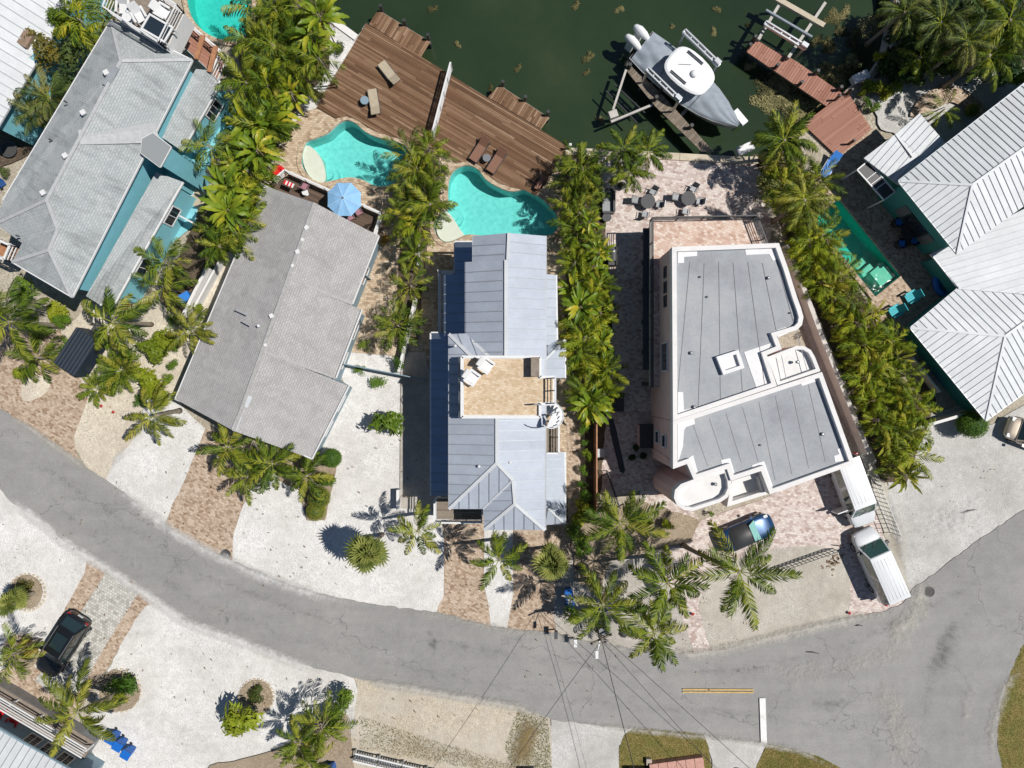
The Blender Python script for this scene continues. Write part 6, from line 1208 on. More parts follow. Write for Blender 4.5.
def round_table(u, v, z, r, label, top, leg='charcoal', h=.5):
    t = thing('side_table', label, 'table', P(u, v, z)); lpart('table_top', MB().cyl((0, 0), r, h-.03, h, 20), M[top], t); lpart('pedestal', MB().cyl((0, 0), .05, .03, h-.03, 8), M[leg], t); lpart('base', MB().cyl((0, 0), r*.6, 0, .03, 16), M[leg], t); return t
round_table(366, 103, .26, .30, 'small round grey table beside the tan lounger', 'slate_wall'); round_table(487, 160, .26, .28, 'small round metal table between the brown lounge chairs', 'steel_grey')
round_table(131, 21, 6.78, .3, 'small round white table on the roof terrace', 'white_paint', 'white_paint'); round_table(307, 194, .72, .22, 'small white table on the raised brown deck', 'white_paint', 'white_paint')
for u, v, lb in ((540, 190, 'low brown bench at the right end of the large deck'),): t = thing('bench', lb, 'bench', P(u, v-6, .26), R(60)); lpart('seat', MB().box((0, 0, .42), (1.1, .35, .06)), M['brown_wicker'], t); [lpart('leg', MB().box((s*.45, 0, .2), (.06, .3, .39)), M['brown_wicker'], t) for s in (-1, 1)]
def adirondack(u, v, z, rz, label, mat, group=None):
    t = thing('adirondack_chair', label, 'chair', P(u, v, z), rz, group); lpart('seat', MB().box((.05, 0, .33), (.55, .56, .05), 0, 0, R(10)), M[mat], t)
    b = lpart('backrest', MB().box((-.36, 0, .62), (.06, .58, .8), 0, 0, R(-28)), M[mat], t)
    for s in (-1, 1): lpart('armrest', MB().box((-.02, s*.36, .55), (.75, .14, .04)), M[mat], t); lpart('leg', MB().box((.3, s*.33, .27), (.08, .05, .54)), M[mat], t); lpart('leg', MB().box((-.25, s*.33, .2), (.08, .05, .4)), M[mat], t)
    return t
adirondack(127, 11, 6.78, R(-95), 'white adirondack chair at the left corner of the roof terrace', 'white_paint'); adirondack(143, 19, 6.78, R(-60), 'white adirondack chair right of the small terrace table', 'white_paint')
adirondack(487, 366, 7.71, R(-150) if False else R(-35), 'white lounge chair on the tan roof deck, right one', 'white_paint'); adirondack(473, 378, 7.71, R(-35), 'white lounge chair on the tan roof deck, left one', 'white_paint')
adirondack(2, 711, .95, R(60), 'red chair on the porch at the left edge', 'red_plastic'); adirondack(15, 722, .95, R(60), 'red chair on the porch beside the white cushion', 'red_plastic')
adirondack(869, 297, .2, R(150), 'turquoise pool chair nearest the green pool', 'turq_fabric') if False else None
for u, v, lb in ((908, 298, 'turquoise cushioned chair on the sunlit pavers, upper one'), (892, 312, 'turquoise cushioned chair on the sunlit pavers, lower one')): adirondack(u, v, .15, R(-150), lb, 'turq_fabric')
t = thing('terrace_table', 'rectangular white framed glass table on the roof terrace', 'table', P(163, 34, 6.78), R(-30)); m2 = MB()
for s in (-1, 1): m2.box((0, s*.5, .72), (1.7, .12, .06)); m2.box((s*.8, 0, .72), (.12, .9, .06))
lpart('frame', m2, M['white_paint'], t); lpart('glass_top', MB().box((0, 0, .71), (1.5, .9, .02)), M['window_glass'], t); [lpart('leg', MB().box((a*.78, b*.48, .35), (.07, .07, .69)), M['white_paint'], t) for a in (-1, 1) for b in (-1, 1)]
for u, v, rz, lb in ((166, 15, -30, 'white terrace chair above the glass table'),): adirondack(u, v, 6.78, R(rz), lb, 'white_paint')
def mesh_chair(u, v, z, rz, label, mat='charcoal', group='patio chairs'):
    t = thing('patio_chair', label, 'chair', P(u, v, z), rz, group); lpart('seat', MB().box((0, 0, .43), (.44, .46, .035)), M[mat], t); lpart('backrest', MB().box((-.24, 0, .7), (.035, .44, .5), 0, 0, R(-12)), M[mat], t)
    for a in (-1, 1):
        for b in (-1, 1): lpart('leg', MB().tube([(a*.2, b*.2, .42), (a*.26, b*.23, 0)], .016, 5), M['charcoal'], t)
        lpart('armrest', MB().box((0, a*.25, .62), (.42, .04, .03)), M['charcoal'], t)
    return t
for i, (u, v, lb) in enumerate(((646, 204, 'left'), (686, 201, 'right'))):
    t = thing('patio_table', 'round dark glass patio table, '+lb+' one near the seawall', 'table', P(u, v, .03)); lpart('table_top', MB().cyl((0, 0), .48, .70, .73, 24), M['slate_wall'], t); lpart('rim', MB().lathe((0, 0, .69), [(.47, 0), (.51, 0), (.51, .05), (.47, .05)], 24), M['charcoal'], t)
    for k in range(4): a = .8+k*1.57; lpart('leg', MB().tube([(.35*math.cos(a), .35*math.sin(a), .7), (.45*math.cos(a), .45*math.sin(a), 0)], .02, 6), M['charcoal'], t)
    for k, a in enumerate((170, 260, 350, 60)):
        c = P(u, v, .0)+Vector((math.cos(R(a))*.88, math.sin(R(a))*.88, 0)); ch = mesh_chair(0, 0, 0, R(a+180), ('left side', 'lower side', 'right side', 'upper side')[k]+' chair of the '+lb+' dark patio table', 'steel_grey'); ch.location = (c.x, c.y, .03)
t = thing('patio_sofa', 'charcoal outdoor sofa against the hedge on the patio', 'sofa', P(608, 203, .03)); lpart('seat', MB().box((-.1, 0, .3), (.75, 1.5, .3)), M['charcoal'], t); lpart('backrest', MB().box((.33, 0, .5), (.16, 1.55, .75)), M['charcoal'], t); [lpart('armrest', MB().box((-.05, s*.8, .4), (.8, .14, .55)), M['charcoal'], t) for s in (-1, 1)]; [lpart('cushion', MB().box((-.12, s*.37, .5), (.68, .7, .12)), M['steel_grey'], t) for s in (-1, 1)]
round_table(606, 219, .03, .32, 'small round dark table below the charcoal sofa', 'charcoal'); 
t = thing('grill_cart', 'black barbecue cart in the shaded side yard by the hedge', 'grill', P(611, 258, .03)); lpart('cabinet', MB().box((0, 0, .45), (.6, 1.3, .9)), M['dark_trim'], t); lpart('hood', MB().tube([(0, -.4, .95), (0, .4, .95)], .28, 12), M['charcoal'], t); lpart('gauge', MB().cyl((0.05, .25), .06, 1.2, 1.24, 10), M['white_paint'], t); lpart('handle', MB().tube([(-.3, -.3, 1.05), (-.3, .3, 1.05)], .02, 6), M['aluminium'], t)
for i, (u, v) in enumerate(((635, 447), (642, 455), (631, 457))): t = thing('potted_plant', ('upper', 'right', 'left')[i]+' dark pot plant in the shaded corner by the round tower', 'pot plant', P(u, v, .03)); lpart('pot', MB().lathe((0, 0, 0), [(.15, 0), (.22, .35), (.24, .36), (.2, .33)], 12), M['charcoal'], t); o = link('foliage', BL['dark'][i], None, t); o.scale = (.35, .35, .35); o.location = (0, 0, .6)
t = thing('potted_plant', 'dark planter at the foot of the small palms on the patio', 'pot plant', P(621, 187, .03)); lpart('pot', MB().lathe((0, 0, 0), [(.2, 0), (.28, .35), (.3, .38), (.25, .34)], 12), M['charcoal'], t); o = link('foliage', BL['dusk'][0], None, t); o.scale = (.25, .25, .2); o.location = (0, 0, .45)
t = thing('ac_unit', 'white utility box on slab beside the brown fence of the shaded yard', 'utility box', P(598, 452)); lpart('slab', MB().box((0, 0, .05), (.9, .8, .1)), M['concrete'], t); lpart('cabinet', MB().box((0, 0, .45), (.6, .55, .7)), M['white_paint'], t); lpart('lid', MB().box((0, 0, .82), (.64, .59, .05)), M['pale_wall'], t)
t = thing('umbrella', 'light blue eight sided parasol over the raised brown deck', 'umbrella', Vector((P(343, 198, 3.0).x, P(343, 198, 3.0).y, .72))); cz = 2.35; r_ = 1.22
m2 = MB(); ribs = MB()
for k in range(8):
    a, b = R(22.5+45*k), R(67.5+45*k); p0, p1 = Vector((r_*math.cos(a), r_*math.sin(a), cz-.42)), Vector((r_*math.cos(b), r_*math.sin(b), cz-.42)); mid = (p0+p1)/2*.985; mid.z = cz-.44; c = Vector((0, 0, cz)); h0, h1 = c.lerp(p0, .5)+Vector((0, 0, .05)), c.lerp(p1, .5)+Vector((0, 0, .05)); hm = (h0+h1)/2-Vector((0, 0, .02))
    pm = MB(); pm.face([c, h0, hm]); pm.face([c, hm, h1]); pm.face([h0, p0, mid, hm]); pm.face([hm, mid, p1, h1]); lpart('canopy_panel', pm, M['umbrella_blue'], t)
    lpart('rib', MB().tube([c+Vector((0, 0, .012)), h0+Vector((0, 0, .012)), p0+Vector((0, 0, .012))], .016, 5), M['umbrella_seam'], t)
lpart('pole', MB().cyl((0, 0), .03, 0, cz+.12, 8), M['white_paint'], t); lpart('finial', MB().lathe((0, 0, cz), [(.07, 0), (.06, .06), (.02, .12)], 10), M['charcoal'], t); lpart('base', MB().cyl((0, 0), .3, 0, .08, 16), M['charcoal'], t)
for u, v, rz, lb in ((307, 188, 60, 'mauve chair at the left end of the raised brown deck'), (360, 213, -60, 'mauve chair right of the blue parasol'), (352, 218, -60, 'mauve chair under the lower edge of the blue parasol')): mesh_chair(u, v, .72, R(rz), lb, 'mauve_fabric')
t = thing('pool_float', 'red padded float leaning at the deck corner by the kidney pool', 'float', P(283, 176), R(-30)); m2 = MB()
m2.grid([[( (.32+.16*math.cos(b))*math.cos(a)*1.05, (.32+.16*math.cos(b))*math.sin(a), .95+.16*math.sin(b)+.05*math.cos(a)) for b in [k*math.pi/4 for k in range(8)]] for a in [R(20+k*22) for k in range(15)]], True); lpart('ring', m2, M['red_plastic'], t, True); lpart('seat_pad', MB().box((-.1, 0, .92), (.4, .45, .1)), M['red_plastic'], t); lpart('stand', MB().cyl((0, 0), .06, 0, .9, 8), M['white_paint'], t)
t = thing('striped_towel', 'red and white striped towel hung over the raised deck railing', 'towel', P(289, 184, 1.65), R(65)); [lpart('stripe', MB().box((0, -.3+.12*k, .03), (.3, .118, .03)), M['red_plastic' if k % 2 else 'white_paint'], t) for k in range(6)]
# dark dining set by the teal house
t = thing('dining_table', 'dark round table in the shade of the teal house', 'table', P(903, 234, .15)); lpart('table_top', MB().cyl((0, 0), .55, .7, .74, 20), M['dark_trim'], t); lpart('pedestal', MB().cyl((0, 0), .08, 0, .7, 8), M['dark_trim'], t)
for i, (u, v, lb) in enumerate(((895, 224, 'upper'), (898, 245, 'lower left'), (910, 242, 'lower right'))):
    t = thing('cushioned_chair', lb+' dark chair with blue cushion at the shaded round table', 'chair', P(u, v, .15), R(90*i)); lpart('frame', MB().lathe((0, 0, 0), [(.3, 0), (.34, .38), (.4, .7), (.34, .7), (.3, .4)], 14), M['dark_trim'], t); lpart('cushion', MB().box((0, 0, .46), (.42, .42, .1)), M['bright_blue'], t)
t = thing('pool_slide_float', 'blue curved float lying in the shade of the teal house', 'float', P(940, 285, .15), R(20)); m2 = MB(); m2.tube([(.45*math.cos(R(a)), .7*math.sin(R(a)), .28) for a in range(60, 310, 25)], [.1, .18, .22, .24, .24, .24, .24, .22, .18, .1], 10); lpart('tube', m2, M['blue_plastic'], t, True); lpart('seat_pad', MB().box((-.25, 0, .2), (.3, .7, .1)), M['bright_blue'], t)
for u, v, rz, lb in ((828, 167, -62, 'blue lounger on the pavers beside the composite platform'),): lounger(u, v, R(rz+120), lb, 'bright_blue', 'white_paint', .15)
t = thing('game_board', 'white cornhole board on the pavers of the upper right yard', 'game board', P(966, 88), R(-28)); lpart('board', MB().box((0, 0, .2), (.75, .55, .04), 0, 0, R(-9)), M['white_paint'], t); lpart('hole', MB().cyl((-.2, 0.05), .08, .2, .235, 12), M['dark_trim'], t); [lpart('leg', MB().box((.3, s*.2, .09), (.05, .05, .22)), M['white_paint'], t) for s in (-1, 1)]
sheet('fire_pit_pavers', smooth_closed([(908, 118), (918, 100), (940, 88), (960, 92), (982, 108), (975, 118), (950, 104), (930, 112)]), 'tan_pavers')
# ------------------------------------------------------------------ vehicles
def loft(secs, n=20, p=3.0):
    rows = []
    for x, hw, zb, zt, ex in secs: rows.append([(x, hw*math.copysign(abs(math.cos(a))**(2/ex), math.cos(a)), (zb+zt)/2+(zt-zb)/2*math.copysign(abs(math.sin(a))**(2/ex), math.sin(a))) for a in [2*math.pi*(k+.5)/n for k in range(n)]])
    m2 = MB(); m2.grid(rows, True, 0, True); return m2
def wheels(t, xs, hw, r=.34):
    for x in xs:
        for s in (-1, 1):
            w_ = MB(); y0 = s*(hw-.11); w_.tube([(x, y0-.11, r), (x, y0+.11, r)], r, 18); o = lpart('wheel', w_, M['tyre'], t, False); g_ = MB(); g_.tube([(x, y0+s*.10, r), (x, y0+s*.125, r)], r*.62, 14); lpart('rim', g_, M['rim'], o)
def quadpart(name, pts, mat, parent, th=.012, smooth=False):
    m2 = MB(); pts = [Vector(p) for p in pts]; n = (pts[1]-pts[0]).cross(pts[2]-pts[0]).normalized(); m2.grid([[p-n*th for p in pts], [p+n*th for p in pts]], True, 0, True); return lpart(name, m2, mat, parent)
def cabin(t, xb, xt, hwb, hwt, zb, zt, pm, gm, side=True, crown=.04):
    """cabin: pillars and roof in paint, glass panels set proud of it. xb=(rear, front) at belt, xt at roof"""
    B_ = [(xb[0], -hwb, zb), (xb[1], -hwb, zb), (xb[1], hwb, zb), (xb[0], hwb, zb)]; T_ = [(xt[0], -hwt, zt), (xt[1], -hwt, zt), (xt[1], hwt, zt), (xt[0], hwt, zt)]
    m2 = MB(); m2.grid([B_, T_], True); nx = 6; rr = []
    for i in range(nx+1):
        x = xt[0]+(xt[1]-xt[0])*i/nx; rr.append([(x, hwt*(j/4-1), zt+crown*(1-(j/4-1)**2)*math.sin(math.pi*(.12+.76*i/nx))) for j in range(9)])
    m2.grid(rr); c = lpart('cabin', m2, pm, t)
    B_, T_ = [Vector(p) for p in B_], [Vector(p) for p in T_]
    def pane(nm, a, b, c_, d_, mg=.08, mt=.1):
        lo0, lo1, hi0, hi1 = a.lerp(b, mg), a.lerp(b, 1-mg), d_.lerp(c_, mg), d_.lerp(c_, 1-mg); q = [lo0.lerp(hi0, .06), lo1.lerp(hi1, .06), lo1.lerp(hi1, 1-mt), lo0.lerp(hi0, 1-mt)]; quadpart(nm, q, gm, c)
    pane('windscreen', B_[1], B_[2], T_[2], T_[1], .06, .06); pane('rear_window', B_[3], B_[0], T_[0], T_[3], .1, .12)
    for i0, i1 in ((0, 1), (2, 3)):
        a, b, a2, b2 = B_[i0], B_[i1], T_[i0], T_[i1]
        for k in range(2): pane('side_window', a.lerp(b, k/2), a.lerp(b, (k+1)/2), a2.lerp(b2, (k+1)/2), a2.lerp(b2, k/2), .06, .12)
    return c
# black SUV: front towards lower left
fwd = P(54, 664)-P(86, 614); t = thing('parked_suv', 'black SUV parked on the grey paver drive', 'car', P(69, 641, .06), math.atan2(fwd.y, fwd.x)); HW = .95
lpart('body', loft([(-2.35, .70, .45, .85, 4), (-2.25, .86, .32, 1.02, 5), (-1.6, HW, .25, 1.08, 5), (0, HW, .25, 1.06, 6), (1.2, HW, .25, 1.02, 5), (2.0, .88, .3, .93, 4.5), (2.35, .72, .4, .8, 4), (2.45, .5, .45, .7, 3)]), M['black_paint'], t, True)
c = cabin(t, (-2.15, 1.15), (-1.65, .35), .88, .68, 1.0, 1.68, M['black_paint'], M['car_glass']); quadpart('sunroof', [(-1.2, -.45, 1.725), (-.1, -.45, 1.735), (-.1, .45, 1.735), (-1.2, .45, 1.725)], M['car_glass'], c)
for s in (-1, 1): lpart('roof_rail', MB().tube([(-1.6, s*.64, 1.71), (.3, s*.64, 1.73)], .02, 6), M['aluminium'], c); lpart('wing_mirror', MB().box((.75, s*1.03, 1.05), (.2, .2, .14)), M['black_paint'], t); lpart('tail_light', MB().box((-2.24, s*.7, .88), (.12, .25, .14)), M['red_light'], t); lpart('headlight', MB().box((2.2, s*.66, .72), (.2, .26, .12)), M['clear_light'], t)
wheels(t, (-1.45, 1.45), .95, .36); lpart('number_plate', MB().box((-2.36, 0, .7), (.03, .4, .14)), M['white_paint'], t)
# blue roadster
fwd = P(772, 519)-P(722, 540); t = thing('parked_convertible', 'dark blue two seat car with black soft top below the flat roofed house', 'car', P(744, 531, .1), math.atan2(fwd.y, fwd.x)); HW = .87
lpart('body', loft([(-2.0, .55, .4, .7, 3), (-1.9, .76, .3, .84, 4), (-1.2, HW, .22, .92, 4), (0, .85, .2, .88, 5), (1.0, HW, .2, .86, 4), (1.6, .8, .25, .74, 3.5), (1.92, .6, .32, .62, 3), (2.02, .35, .38, .54, 2.5)]), M['blue_paint'], t, True)
m2 = MB(); rows = [];
for x, hw, z in ((-1.35, .55, .9), (-1.1, .66, 1.08), (-.7, .66, 1.2), (-.2, .62, 1.24), (.15, .58, 1.2)): rows.append([(x, -.78, .84), (x, -hw, z-.06), (x, 0, z), (x, hw, z-.06), (x, .78, .84)])
m2.grid(rows); m2.face(rows[0]); m2.face(rows[-1]); lpart('soft_top', m2, M['dark_trim'], t, True); quadpart('windscreen', [(.72, -.72, .84), (.72, .72, .84), (.17, .58, 1.2), (.17, -.58, 1.2)], M['aqua_glass'], t); lpart('windscreen_frame', MB().tube([(.72, -.74, .84), (.16, -.6, 1.22), (.16, .6, 1.22), (.72, .74, .84)], .025, 6), M['black_paint'], t)
for s in (-1, 1): lpart('wing_mirror', MB().box((.6, s*.95, .9), (.15, .18, .12)), M['blue_paint'], t); lpart('headlight', MB().box((1.62, s*.6, .7), (.28, .2, .08)), M['clear_light'], t); lpart('tail_light', MB().box((-1.95, s*.5, .66), (.06, .22, .1)), M['red_light'], t)
wheels(t, (-1.2, 1.22), .87, .31)
# two white vans
def van(a, b, label, opened=False, front_len=1.0):
    A_, B_ = P(*a), P(*b); fwd = B_-A_; t = thing('parked_van', label, 'van', (A_+B_)/2+Vector((0, 0, .09)), math.atan2(fwd.y, fwd.x)); L = 5.1; HW = .96; pm = M['van_white']
    lpart('body', loft([(-2.55, .88, .35, 1.12, 8), (-2.5, .94, .3, 1.2, 8), (-1, HW, .28, 1.2, 8), (1.4, HW, .28, 1.15, 7), (2.1, .9, .3, 1.02, 5), (2.5, .75, .38, .9, 4), (2.6, .55, .42, .75, 3)]), pm, t, True)
    c = cabin(t, (-2.52, 1.75), (-2.42, 1.0), .93, .78, 1.1, 1.98, pm, M['green_glass'], crown=.05)
    for k in range(6): lpart('roof_rib', MB().box((-.75, -.62+.248*k, 2.035-.035*abs(k-2.5)/2.5), (2.9, .03, .015)), pm, c)
    for s in (-1, 1): lpart('wing_mirror', MB().box((1.35, s*1.08, 1.2), (.2, .24, .2)), M['charcoal'], t); lpart('headlight', MB().box((2.36, s*.6, .78), (.24, .3, .14)), M['clear_light'], t); lpart('tail_light', MB().box((-2.53, s*.86, 1.3), (.07, .12, .6)), M['red_light'], t)
    lpart('bumper', MB().box((2.5, 0, .5), (.2, 1.4, .18)), M['charcoal'], t); lpart('rear_bumper', MB().box((-2.6, 0, .48), (.14, 1.7, .16)), M['charcoal'], t); wheels(t, (-1.6, 1.55), .96, .34)
    for w_ in (-.35, .35): lpart('wiper', MB().beam((1.72, w_, 1.2), (1.45, w_+.45, 1.5), .02, .02), M['charcoal'], t)
    if opened:
        d_ = MB(); d_.box((.98, -1.36, .95), (.07, .85, 1.05)); o = lpart('open_door', d_, pm, t); lpart('door_glass', MB().box((1.0, -1.36, 1.22), (.06, .6, .38)), M['green_glass'], o)
    return t
van((886, 595), (856, 527), 'white van parked at the drive edge, nearest the road'); van((836, 460), (857, 517), 'white van beside the flat roofed house with its driver door open', True)
# champagne car at the right edge
t = thing('parked_sedan', 'champagne coloured car at the right edge below the white roof', 'car', P(1030, 436, .1), R(160)); HW = .9
lpart('body', loft([(-2.2, .6, .42, .78, 4), (-2.1, .8, .3, .9, 5), (-1, HW, .24, .98, 5), (0, HW, .24, .98, 6), (1.0, HW, .24, .94, 5), (1.9, .8, .3, .82, 4), (2.2, .6, .4, .7, 3)]), M['champagne'], t, True); cabin(t, (-1.8, 1.5), (-1.1, .7), .82, .62, .92, 1.5, M['champagne'], M['car_glass'])
for s in (-1, 1): lpart('wing_mirror', MB().box((.95, s*.98, 1.0), (.18, .18, .13)), M['champagne'], t); lpart('headlight', MB().box((1.98, s*.6, .72), (.24, .25, .12)), M['clear_light'], t); lpart('tail_light', MB().box((-2.1, s*.66, .8), (.1, .2, .12)), M['red_light'], t)
wheels(t, (-1.35, 1.35), .9, .32)
# dark enclosed trailer at left
t = thing('covered_trailer', 'dark ribbed trailer roof under the bright green palm', 'trailer', P(92, 353, .06), R(57)); lpart('box', MB().box((0, 0, 1.15), (2.9, 1.75, 1.5)), M['navy_roof'], t)
for k in range(7): lpart('roof_rib', MB().box((0, -.75+.25*k, 1.92), (2.9, .07, .04)), M['charcoal'], t)
lpart('chassis', MB().box((.2, 0, .35), (3.2, 1.5, .12)), M['charcoal'], t); wheels(t, (0,), .95, .3); lpart('drawbar', MB().beam((1.5, 0, .35), (2.3, 0, .35), .1, .1), M['charcoal'], t)
# ------------------------------------------------------------------ street things
def bin_(u, v, rz, label):
    t = thing('wheelie_bin', label, 'bin', P(u, v, .12), rz, 'blue wheelie bins'); lpart('body', MB().grid([[(x*k, y*k, z) for x, y in ((-.28, -.25), (.28, -.25), (.28, .25), (-.28, .25))] for k, z in ((.8, .08), (1, .95))], True, 0, True), M['blue_plastic'], t); lpart('lid', MB().grid([[(x, y, z) for x, y in ((-.34, -.29), (.32, -.29), (.32, .29), (-.34, .29))] for z in (.95, 1.01)], True, 0, True), M['blue_plastic'], t)
    lpart('handle', MB().tube([(-.36, -.22, .96), (-.36, .22, .96)], .025, 6), M['charcoal'], t)
    for s in (-1, 1): lpart('wheel', MB().tube([(-.25, s*.27-.03, .1), (-.25, s*.27+.03, .1)], .1, 10), M['tyre'], t)
    return t
bin_(568, 590, R(100), 'upper blue bin beside the fan palm in front of the metal roofed house'); bin_(569, 601, R(90), 'lower blue bin with white label, in front of the metal roofed house')
m2 = MB(); m2.box((0, 0, 0), (.3, .35, .02)); o = solo('paper_notice', m2, M['white_paint'], 'white notice lying on the lower blue bin lid', 'notice'); p = P(570, 602, 1.16); o.location = p
for i, (u, v) in enumerate(((118, 733), (125, 740), (133, 748))): bin_(u, v, R(-30), ('upper', 'middle', 'lower')[i]+' of three blue bins in a row on the lower left gravel')
bin_(333, 764, R(20), 'blue bin cut by the bottom edge below the palm cluster')
t = thing('storage_box', 'blue storage box on the gravel beside the grey shingle house', 'storage box', P(188, 298), R(30)); lpart('box', MB().box((0, 0, .25), (.7, .55, .5)), M['blue_plastic'], t); lpart('lid', MB().box((0, 0, .53), (.75, .6, .06)), M['bright_blue'], t)
pb_ = P(590, 607); pt_ = Vector((P(602, 641, 6.6).x, P(602, 641, 6.6).y, 6.6)); t = thing('utility_pole', 'wooden utility pole at the road edge with street lamp and cables', 'utility pole', pb_)
lpart('pole', MB().tube([(0, 0, 0), (pt_-pb_)*.5, pt_-pb_], [.15, .13, .1], 10), M['pole_wood'], t, True); tl = pt_-pb_
lpart('cross_arm', MB().box(tl-Vector((0, 0, .35)), (1.5, .1, .12), R(25)), M['pole_wood'], t); [lpart('insulator', MB().lathe(tl+Vector((math.cos(R(25))*s, math.sin(R(25))*s, -.28)), [(.05, 0), (.06, .06), (.03, .14)], 8), M['charcoal'], t) for s in (-.65, 0, .65)]
lpart('transformer', MB().cyl((tl.x+.12, tl.y+.28), .2, 4.9, 5.7, 12), M['steel_grey'], t); la = lpart('lamp_arm', MB().tube([tl-Vector((0, 0, .6)), tl+Vector((-.15, -.5, -.45)), tl+Vector((-.25, -.9, -.4))], .03, 6), M['aluminium'], t); lpart('lamp_head', MB().box(tl+Vector((-.27, -1.0, -.42)), (.18, .5, .12)), M['white_paint'], la)
def wire(a, b, sag, label, r=.016):
    a, b = Vector(a), Vector(b); m2 = MB(); m2.tube([a.lerp(b, k/14)-Vector((0, 0, sag*4*(k/14)*(1-k/14))) for k in range(15)], r, 4); return solo('overhead_cable', m2, M['dark_trim'], label, 'cable', 'overhead cables from the utility pole')
top = pt_-Vector((0, 0, .15))
wire(top, P(440, 870, 6.0), .4, 'overhead cable from the pole towards the lower left'); wire(top, P(655, 850, 6.2), .3, 'overhead cable from the pole straight down the picture'); wire(top+Vector((.1, .2, 0)), P(860, 870, 6.2), .35, 'overhead cable from the pole to the lower right, upper of two'); wire(top-Vector((.3, -.2, .4)), P(830, 900, 5.9), .35, 'overhead cable from the pole to the lower right, lower of two'); wire(top-Vector((0, 0, .5)), P(662, 880, 5.4), .3, 'thin cable beside the one running straight down', .01)
for u, v, lb, mt in ((555, 629, 'dark mailbox post at the road edge, left one', 'charcoal'), (574, 637, 'white mailbox at the road edge, right one', 'white_paint')):
    t = thing('mailbox', lb, 'mailbox', P(u, v)); lpart('post', MB().box((0, 0, .5), (.1, .1, 1.0)), M['white_paint'], t); lpart('box', MB().box((0, 0, 1.1), (.22, .5, .24)), M[mt], t); lpart('lid', MB().box((0, -.26, 1.1), (.24, .03, .26)), M[mt], t)
for i, (u, v, r) in enumerate(((624, 632, .32), (578, 566, .28))): t = thing('landscape_rock', ('dark rock on the pad below the roadside palms', 'brown rock beside the fan palm')[i], 'rock', P(u, v)); m2 = MB(); rnd = random.Random(i); m2.grid([[(r*q*math.cos(a)*rnd.uniform(.8, 1.2), r*q*math.sin(a)*rnd.uniform(.8, 1.2), z*r*1.4) for a in [k*.7 for k in range(9)]] for q, z in ((1, 0), (1.05, .3), (.8, .6), (.3, .75))], True, 0, True); lpart('stone', m2, M['cast_iron'], t)
for u, v, lb in ((692, 613, 'small red sign on the pavers left of the shell drive'), (848, 612, 'small red marker at the road corner of the shell drive'), (103, 406, 'upper red flowering pot on the cream gravel'), (115, 412, 'lower red flowering pot on the cream gravel')):
    t = thing('red_marker', lb, 'marker', P(u, v)); lpart('stake', MB().cyl((0, 0), .02, 0, .22, 6), M['charcoal'], t); lpart('head', MB().lathe((0, 0, .2), [(.03, 0), (.13, .03), (.09, .07), (.03, .1)], 5), M['dull_red'], t)
# metal gates and fences
def slat_fence(name, a, b, h, label, mat, gap=.5, cat='fence', wd=.04, rails=3):
    A_, B_ = P(*a), P(*b); t = thing(name, label, cat, A_); L = (B_-A_).length; n = max(2, round(L/gap))
    for k in range(n+1): p = A_.lerp(B_, k/n); part('picket' if gap < 1 else 'post', MB().box((p.x, p.y, h/2), (wd, wd, h)), M[mat], t)
    for k in range(rails): m2 = MB(); z = Vector((0, 0, .15+(h-.2)*k/(rails-1))); m2.beam(A_+z, B_+z, wd*.9, wd*.9); part('rail', m2, M[mat], t)
    return t
slat_fence('sliding_gate', (761, 573), (832, 548), 1.1, 'dark open sliding gate across the shell drive', 'charcoal', .3, 'gate'); slat_fence('chain_fence', (868, 478), (890, 532), 1.5, 'grey open mesh fence beside the white vans', 'steel_grey', .35); 
slat_fence('garden_fence', (345, 364), (428, 380), 1.5, 'thin blue grey fence between shingle house and metal roofed house', 'slate_wall', 1.5, 'fence', .06, 6); slat_fence('brown_fence', (594, 400), (594, 508), 1.7, 'brown timber fence along the shaded side yard', 'orange_wood', 1.6, 'fence', .1, 9)
slat_fence('gate_panel', (606, 470), (618, 506), 1.2, 'dark gate panel in the shaded side yard', 'charcoal', .3, 'gate')
wall_run('garden_wall', [(422, 248), (420, 268)], .2, 0, 1.2, 'white_stucco', 'short white wall piece right of the palm clump', 'wall'); wall_run('garden_wall', [(417, 300), (401, 372)], .18, 0, 1.1, 'white_stucco', 'low white boundary wall between shingle house and metal roofed house', 'wall'); wall_run('garden_wall', [(214, 270), (190, 318)], .22, 0, 1.2, 'white_stucco', 'low white wall left of the grey shingle house', 'wall'); wall_run('garden_wall', [(225, 262), (200, 308)], .15, 0, .9, 'white_stucco', 'second low white wall against the grey shingle eave', 'wall')
wall_run('garden_wall', [(780, 248), (797, 290), (815, 338), (838, 395), (861, 452)], .3, 0, 1.2, 'pale_concrete', 'pale boundary wall between flat roofed house and palms', 'wall')
wall_run('post_wall', [(400, 488), (400, 508)], .2, 0, 1.0, 'white_stucco', 'short white gate post on the gravel at the shadow edge', 'wall')
